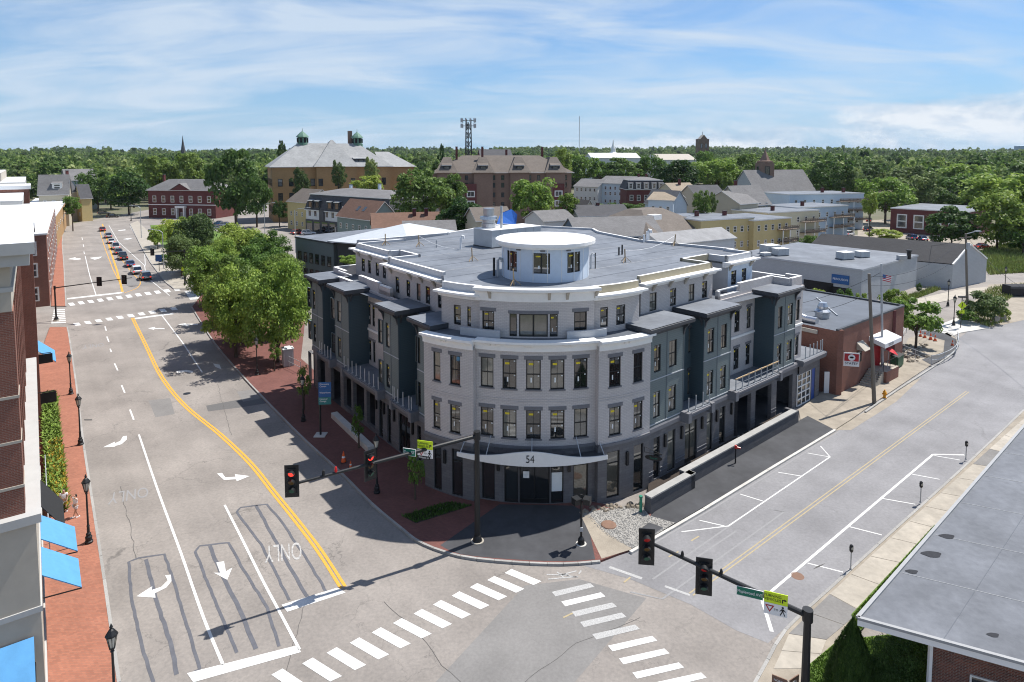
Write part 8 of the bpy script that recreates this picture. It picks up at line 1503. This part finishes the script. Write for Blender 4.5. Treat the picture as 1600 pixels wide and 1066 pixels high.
for i, (x, y) in enumerate(((1220, 334), (1226, 334), (1166, 341), (1172, 341))):
    P = G(x, y, 9.75); P = AT(x, y, 168 if i > 1 else 185); b = MB(); b.lathe(V(P.x, P.y, P.z-.3), [(.7, 0), (.7, .25), (.5, .55), (0, .7)], 'sign_white', 10); tag(b.build('roof_skylight'), 'white domed skylight on the flat roofs of the wooden flats, %s' % ('left on the cream flats', 'right on the cream flats', 'left on the yellow flats', 'right on the yellow flats')[i], 'skylight')
# ---------------------------------------------------------------- vehicles
def loft(b, secs, m):
    """secs: closed cross-sections of equal length"""
    for a, c in zip(secs, secs[1:]):
        n = len(a)
        for i in range(n): b.face([a[i], a[(i+1) % n], c[(i+1) % n], c[i]], m)
    b.face(secs[0][::-1], m); b.face(secs[-1], m)
def car_proto(kind, colour):
    """front towards +y"""
    T = thing('parked_car' if False else 'car', '', 'car', (0, 0, 0), None, rz=0)
    suv = kind != 'sedan'; Lc, Wc, hb, ht = (4.7, .92, .98, 1.68) if suv else (4.6, .88, .86, 1.42)
    if kind == 'pickup': Lc, ht = 5.5, 1.8
    def sec(y, w, z0, z1, r=.12): return [V(-w+r, y, z0), V(w-r, y, z0), V(w, y, z0+r), V(w, y, z1-r*1.5), V(w-r*1.4, y, z1), V(-w+r*1.4, y, z1), V(-w, y, z1-r*1.5), V(-w, y, z0+r)]
    h = Lc/2; b = MB(); loft(b, [sec(-h, Wc*.8, .42, hb-.18), sec(-h+.12, Wc*.94, .3, hb-.04), sec(-h+.7, Wc, .24, hb), sec(h-1.5, Wc, .24, hb), sec(h-.5, Wc*.97, .26, hb-.12), sec(h-.1, Wc*.88, .32, hb-.24), sec(h, Wc*.72, .42, hb-.36)], 'car_'+colour); body = loc_build(b, 'body', T); body.data.polygons.foreach_set('use_smooth', [False]*len(body.data.polygons))
    y0, y1 = (-h+.25, h-1.35) if suv else (-h+.75, h-1.3)
    if kind == 'pickup': y0 = -.5
    def gs(y, w, z): return [V(-w, y, z), V(w, y, z)]
    gb, gt, wt = hb-.02, ht-.07, Wc*.74; ya, yb = y0+(.25 if suv else .6), y1-.75
    b = MB(); A_ = [V(-Wc*.93, y0, gb), V(Wc*.93, y0, gb), V(wt, ya, gt), V(-wt, ya, gt)]; Bq_ = [V(-Wc*.93, y1, gb), V(Wc*.93, y1, gb), V(wt, yb, gt), V(-wt, yb, gt)]
    b.face(A_, 'car_glass'); b.face(Bq_[::-1], 'car_glass'); b.face([A_[1], Bq_[1], Bq_[2], A_[2]], 'car_glass'); b.face([Bq_[0], A_[0], A_[3], Bq_[3]], 'car_glass'); loc_build(b, 'windows', T)
    b = MB(); b.prism([(-wt-.02, ya-.05), (wt+.02, ya-.05), (wt+.02, yb+.05), (-wt-.02, yb+.05)], gt-.01, ht, 'car_'+colour); [b.bar((s*Wc*.93, y, gb), (s*wt, yy, gt), .07, .07, 'car_'+colour) for s in (-1, 1) for y, yy in ((y0, ya), (y1, yb), ((y0+y1)/2, (ya+yb)/2))]; loc_build(b, 'cabin_roof', T)
    if kind == 'pickup': b = MB(); b.box(-Wc*.8, Wc*.8, -h+.2, y0-.1, hb-.01, hb+.005, 'tyre'); loc_build(b, 'load_bed', T)
    for x in (-1, 1):
        for y in (-h+.85, h-.9):
            b = MB(); b.tube([(x*(Wc-.2), y, .33), (x*(Wc+.01), y, .33)], .33, 'tyre', 14); o = loc_build(b, 'wheel', T); k = MB(); k.tube([(x*(Wc+.0), y, .33), (x*(Wc+.02), y, .33)], .2, 'rim', 10); loc_build(k, 'rim', o)
        b = MB(); b.box(x*Wc*.72-.14, x*Wc*.72+.14, -h-.01, -h+.16, hb-.36, hb-.14, 'tail_lit'); loc_build(b, 'tail_light', T); b = MB(); b.box(x*Wc*.68-.14, x*Wc*.68+.14, h-.2, h-.02, hb-.48, hb-.36, 'lamp_glass'); loc_build(b, 'headlight', T); b = MB(); b.box(x*(Wc+.08)-.08, x*(Wc+.08)+.08, y1-.5, y1-.35, gb, gb+.14, 'car_'+colour); loc_build(b, 'mirror', T)
    b = MB(); b.box(-.26, .26, -h-.012, -h+.05, .55, .68, 'sign_white'); loc_build(b, 'number_plate', T); b = MB(); b.box(-Wc*.8, Wc*.8, -h-.03, -h+.2, .33, .5, 'tyre'); loc_build(b, 'bumper', T)
    return T
CARS = {}
azq = R(-37.0)
def car(kind, colour, x, y, heading, label, group):
    k = (kind, colour)
    if k not in CARS: CARS[k] = car_proto(kind, colour)
    o = place(CARS[k], G(x, y, .012), -heading, label); o['group'] = group; o['category'] = 'car'
Q = 'cars queuing on the left street'
for k in (('suv', 'grey', 227, 436, 'dark grey car last in the queue on the left street'), ('suv', 'white', 213, 427, 'white car second from the back of the queue'), ('sedan', 'blue', 203, 416, 'dark blue sedan third from the back of the queue'), ('pickup', 'black', 192, 405, 'black pickup in the middle of the queue'), ('sedan', 'grey', 185, 396.5, 'grey sedan just ahead of the black pickup'), ('pickup', 'white', 181, 389, 'white pickup in the middle of the queue'), ('sedan', 'white', 174, 380, 'white sedan ahead of the white pickup'), ('suv', 'silver', 169, 371.5, 'silver car second from the front of the queue'), ('sedan', 'red', 160, 361, 'red car near the front of the queue')): car(*k[:4], azq, k[4], Q)
Q = 'cars parked or passing in the town'
for k in (('suv', 'black', 177, 340, 1.2, 'black car crossing at the far end of the left street'), ('suv', 'grey', 163, 335, 1.2, 'grey car behind the crossing black car'), ('sedan', 'lightblue', 344, 351, 1.4, 'light blue car in the lot by the mansion tree'), ('suv', 'white', 354, 354, 1.4, 'white car next to the light blue one in the lot'), ('sedan', 'silver', 340, 358, 1.4, 'silver car at the front of the mansion lot'), ('suv', 'red', 466, 366, .6, 'dark red car parked before the mansard block'), ('suv', 'white', 482, 367, 1.2, 'white car parked before the mansard block'), ('suv', 'white', 1327, 368, .9, 'white car by the porches of the wooden flats'), ('suv', 'black', 1357, 361, .9, 'black car behind the white one at the flats'), ('sedan', 'black', 1358, 346, .6, 'black car farthest back beside the flats'), ('suv', 'blue', 1424, 374, .2, 'blue car left of the parked trio at right'), ('sedan', 'blue', 1441, 376, .2, 'dark blue sedan in the middle of the parked trio'), ('suv', 'white', 1462, 377, .3, 'white car right of the parked trio'), ('sedan', 'red', 1536, 388, 1.4, 'dark red sedan beside the shed gable'), ('suv', 'white', 1306, 482, .4, 'white car behind the brick bar')): car(*k[:5], k[5], Q)
# ---------------------------------------------------------------- people
def person(label, P, rz, arms_up=True, h=1.66):
    T = thing('person', label, 'person', P, 'pedestrians on the left pavement', rz=rz)
    def skin(name, pts, edges, rad, m, parent):
        me = bpy.data.meshes.new(name); me.from_pydata(pts, edges, []); o = link(name, me, parent); me.materials.append(MATS[m]); md = o.modifiers.new('skin', 'SKIN')
        for i, r in enumerate(rad): me.skin_vertices[0].data[i].radius = (r, r)
        me.skin_vertices[0].data[0].use_root = True; ss = o.modifiers.new('ss', 'SUBSURF'); ss.levels = 2; ss.render_levels = 2
        dg = bpy.context.evaluated_depsgraph_get(); m2 = bpy.data.meshes.new_from_object(o.evaluated_get(dg)); o.modifiers.clear(); o.data = m2; m2.polygons.foreach_set('use_smooth', [True]*len(m2.polygons)); return o
    el, ha = ((.36, -.05, 1.42), (.16, -.12, 1.56)) if arms_up else ((.24, 0, 1.12), (.22, -.16, .92))
    pts = [(0, 0, .92), (0, 0, 1.15), (0, 0, 1.36), (0, 0, 1.46), (0, -.02, 1.56), (0, -.02, 1.66)]; ed = [(0, 1), (1, 2), (2, 3), (3, 4), (4, 5)]; rad = [.14, .125, .14, .055, .085, .07]
    for s in (-1, 1):
        i = len(pts); pts += [(s*.19, 0, 1.38), (s*el[0], el[1], el[2]), (s*ha[0], ha[1], ha[2]), (s*ha[0]*.85, ha[1]-.05, ha[2]+(.08 if arms_up else -.09))]; ed += [(2, i), (i, i+1), (i+1, i+2), (i+2, i+3)]; rad += [.055, .042, .032, .035]
        i = len(pts); st = .12*s; pts += [(s*.1, 0, .86), (s*.1, -st*.3, .47), (s*.11, st, .08), (s*.12, st-.15, .04)]; ed += [(0, i), (i, i+1), (i+1, i+2), (i+2, i+3)]; rad += [.095, .062, .042, .04]
    skin('body', pts, ed, rad, 'skin', T)
    sp = [(0, 0, .98), (0, 0, 1.15), (0, 0, 1.37)]; se = [(0, 1), (1, 2)]; sr_ = [.165, .15, .16]
    for s in (-1, 1): i = len(sp); sp += [(s*.19, 0, 1.38), (s*(.19+(el[0]-.19)*.7), el[1]*.7, 1.38+(el[2]-1.38)*.7)]; se += [(2, i), (i, i+1)]; sr_ += [.072, .062]
    skin('shirt', sp, se, sr_, 'cloth_white', T)
    sp = [(0, 0, .95)]; se = []; sr_ = [.165]
    for s in (-1, 1): i = len(sp); sp += [(s*.1, 0, .84), (s*.1, 0, .62)]; se += [(0, i), (i, i+1)]; sr_ += [.115, .10]
    skin('shorts', sp, se, sr_, 'cloth_white', T)
    skin('hair', [(0, .03, 1.68), (0, .06, 1.6), (0, .07, 1.46)], [(0, 1), (1, 2)], [.085, .095, .06], 'hair_dark', T)
    for s in (-1, 1): b = MB(); b.box(s*.12-.05, s*.12+.05, .12*s-.2, .12*s+.07, 0, .07, 'sign_white'); loc_build(b, 'shoe', T)
    T.scale = (h/1.74,)*3; return T
person('person in white shirt and white shorts with raised arms on the pavement', G(119, 808, .14), R(150)+3.14); person('person in white walking beside the planted bed behind the awning', G(101, 800, .14), R(20), False, 1.7)
# ---------------------------------------------------------------- air between here and the horizon
b = MB(); b.box(-3150, 3150, -3050, 3150, -1.5, 131, 'ink'); hz_o = b.build('haze'); tag(hz_o, 'thin summer haze over the town', 'haze', kind='stuff'); hz_o.data.materials.clear()
hm = bpy.data.materials.new('haze'); hm.use_nodes = True; t = hm.node_tree; t.nodes.clear(); pv = N(t, 'ShaderNodeVolumePrincipled', Density=0.00004, Anisotropy=0.2); pv.inputs['Color'].default_value = (0.80, 0.90, 1.0, 1); ou = N(t, 'ShaderNodeOutputMaterial'); L(t, pv, 0, ou, 'Volume'); hz_o.data.materials.append(hm)
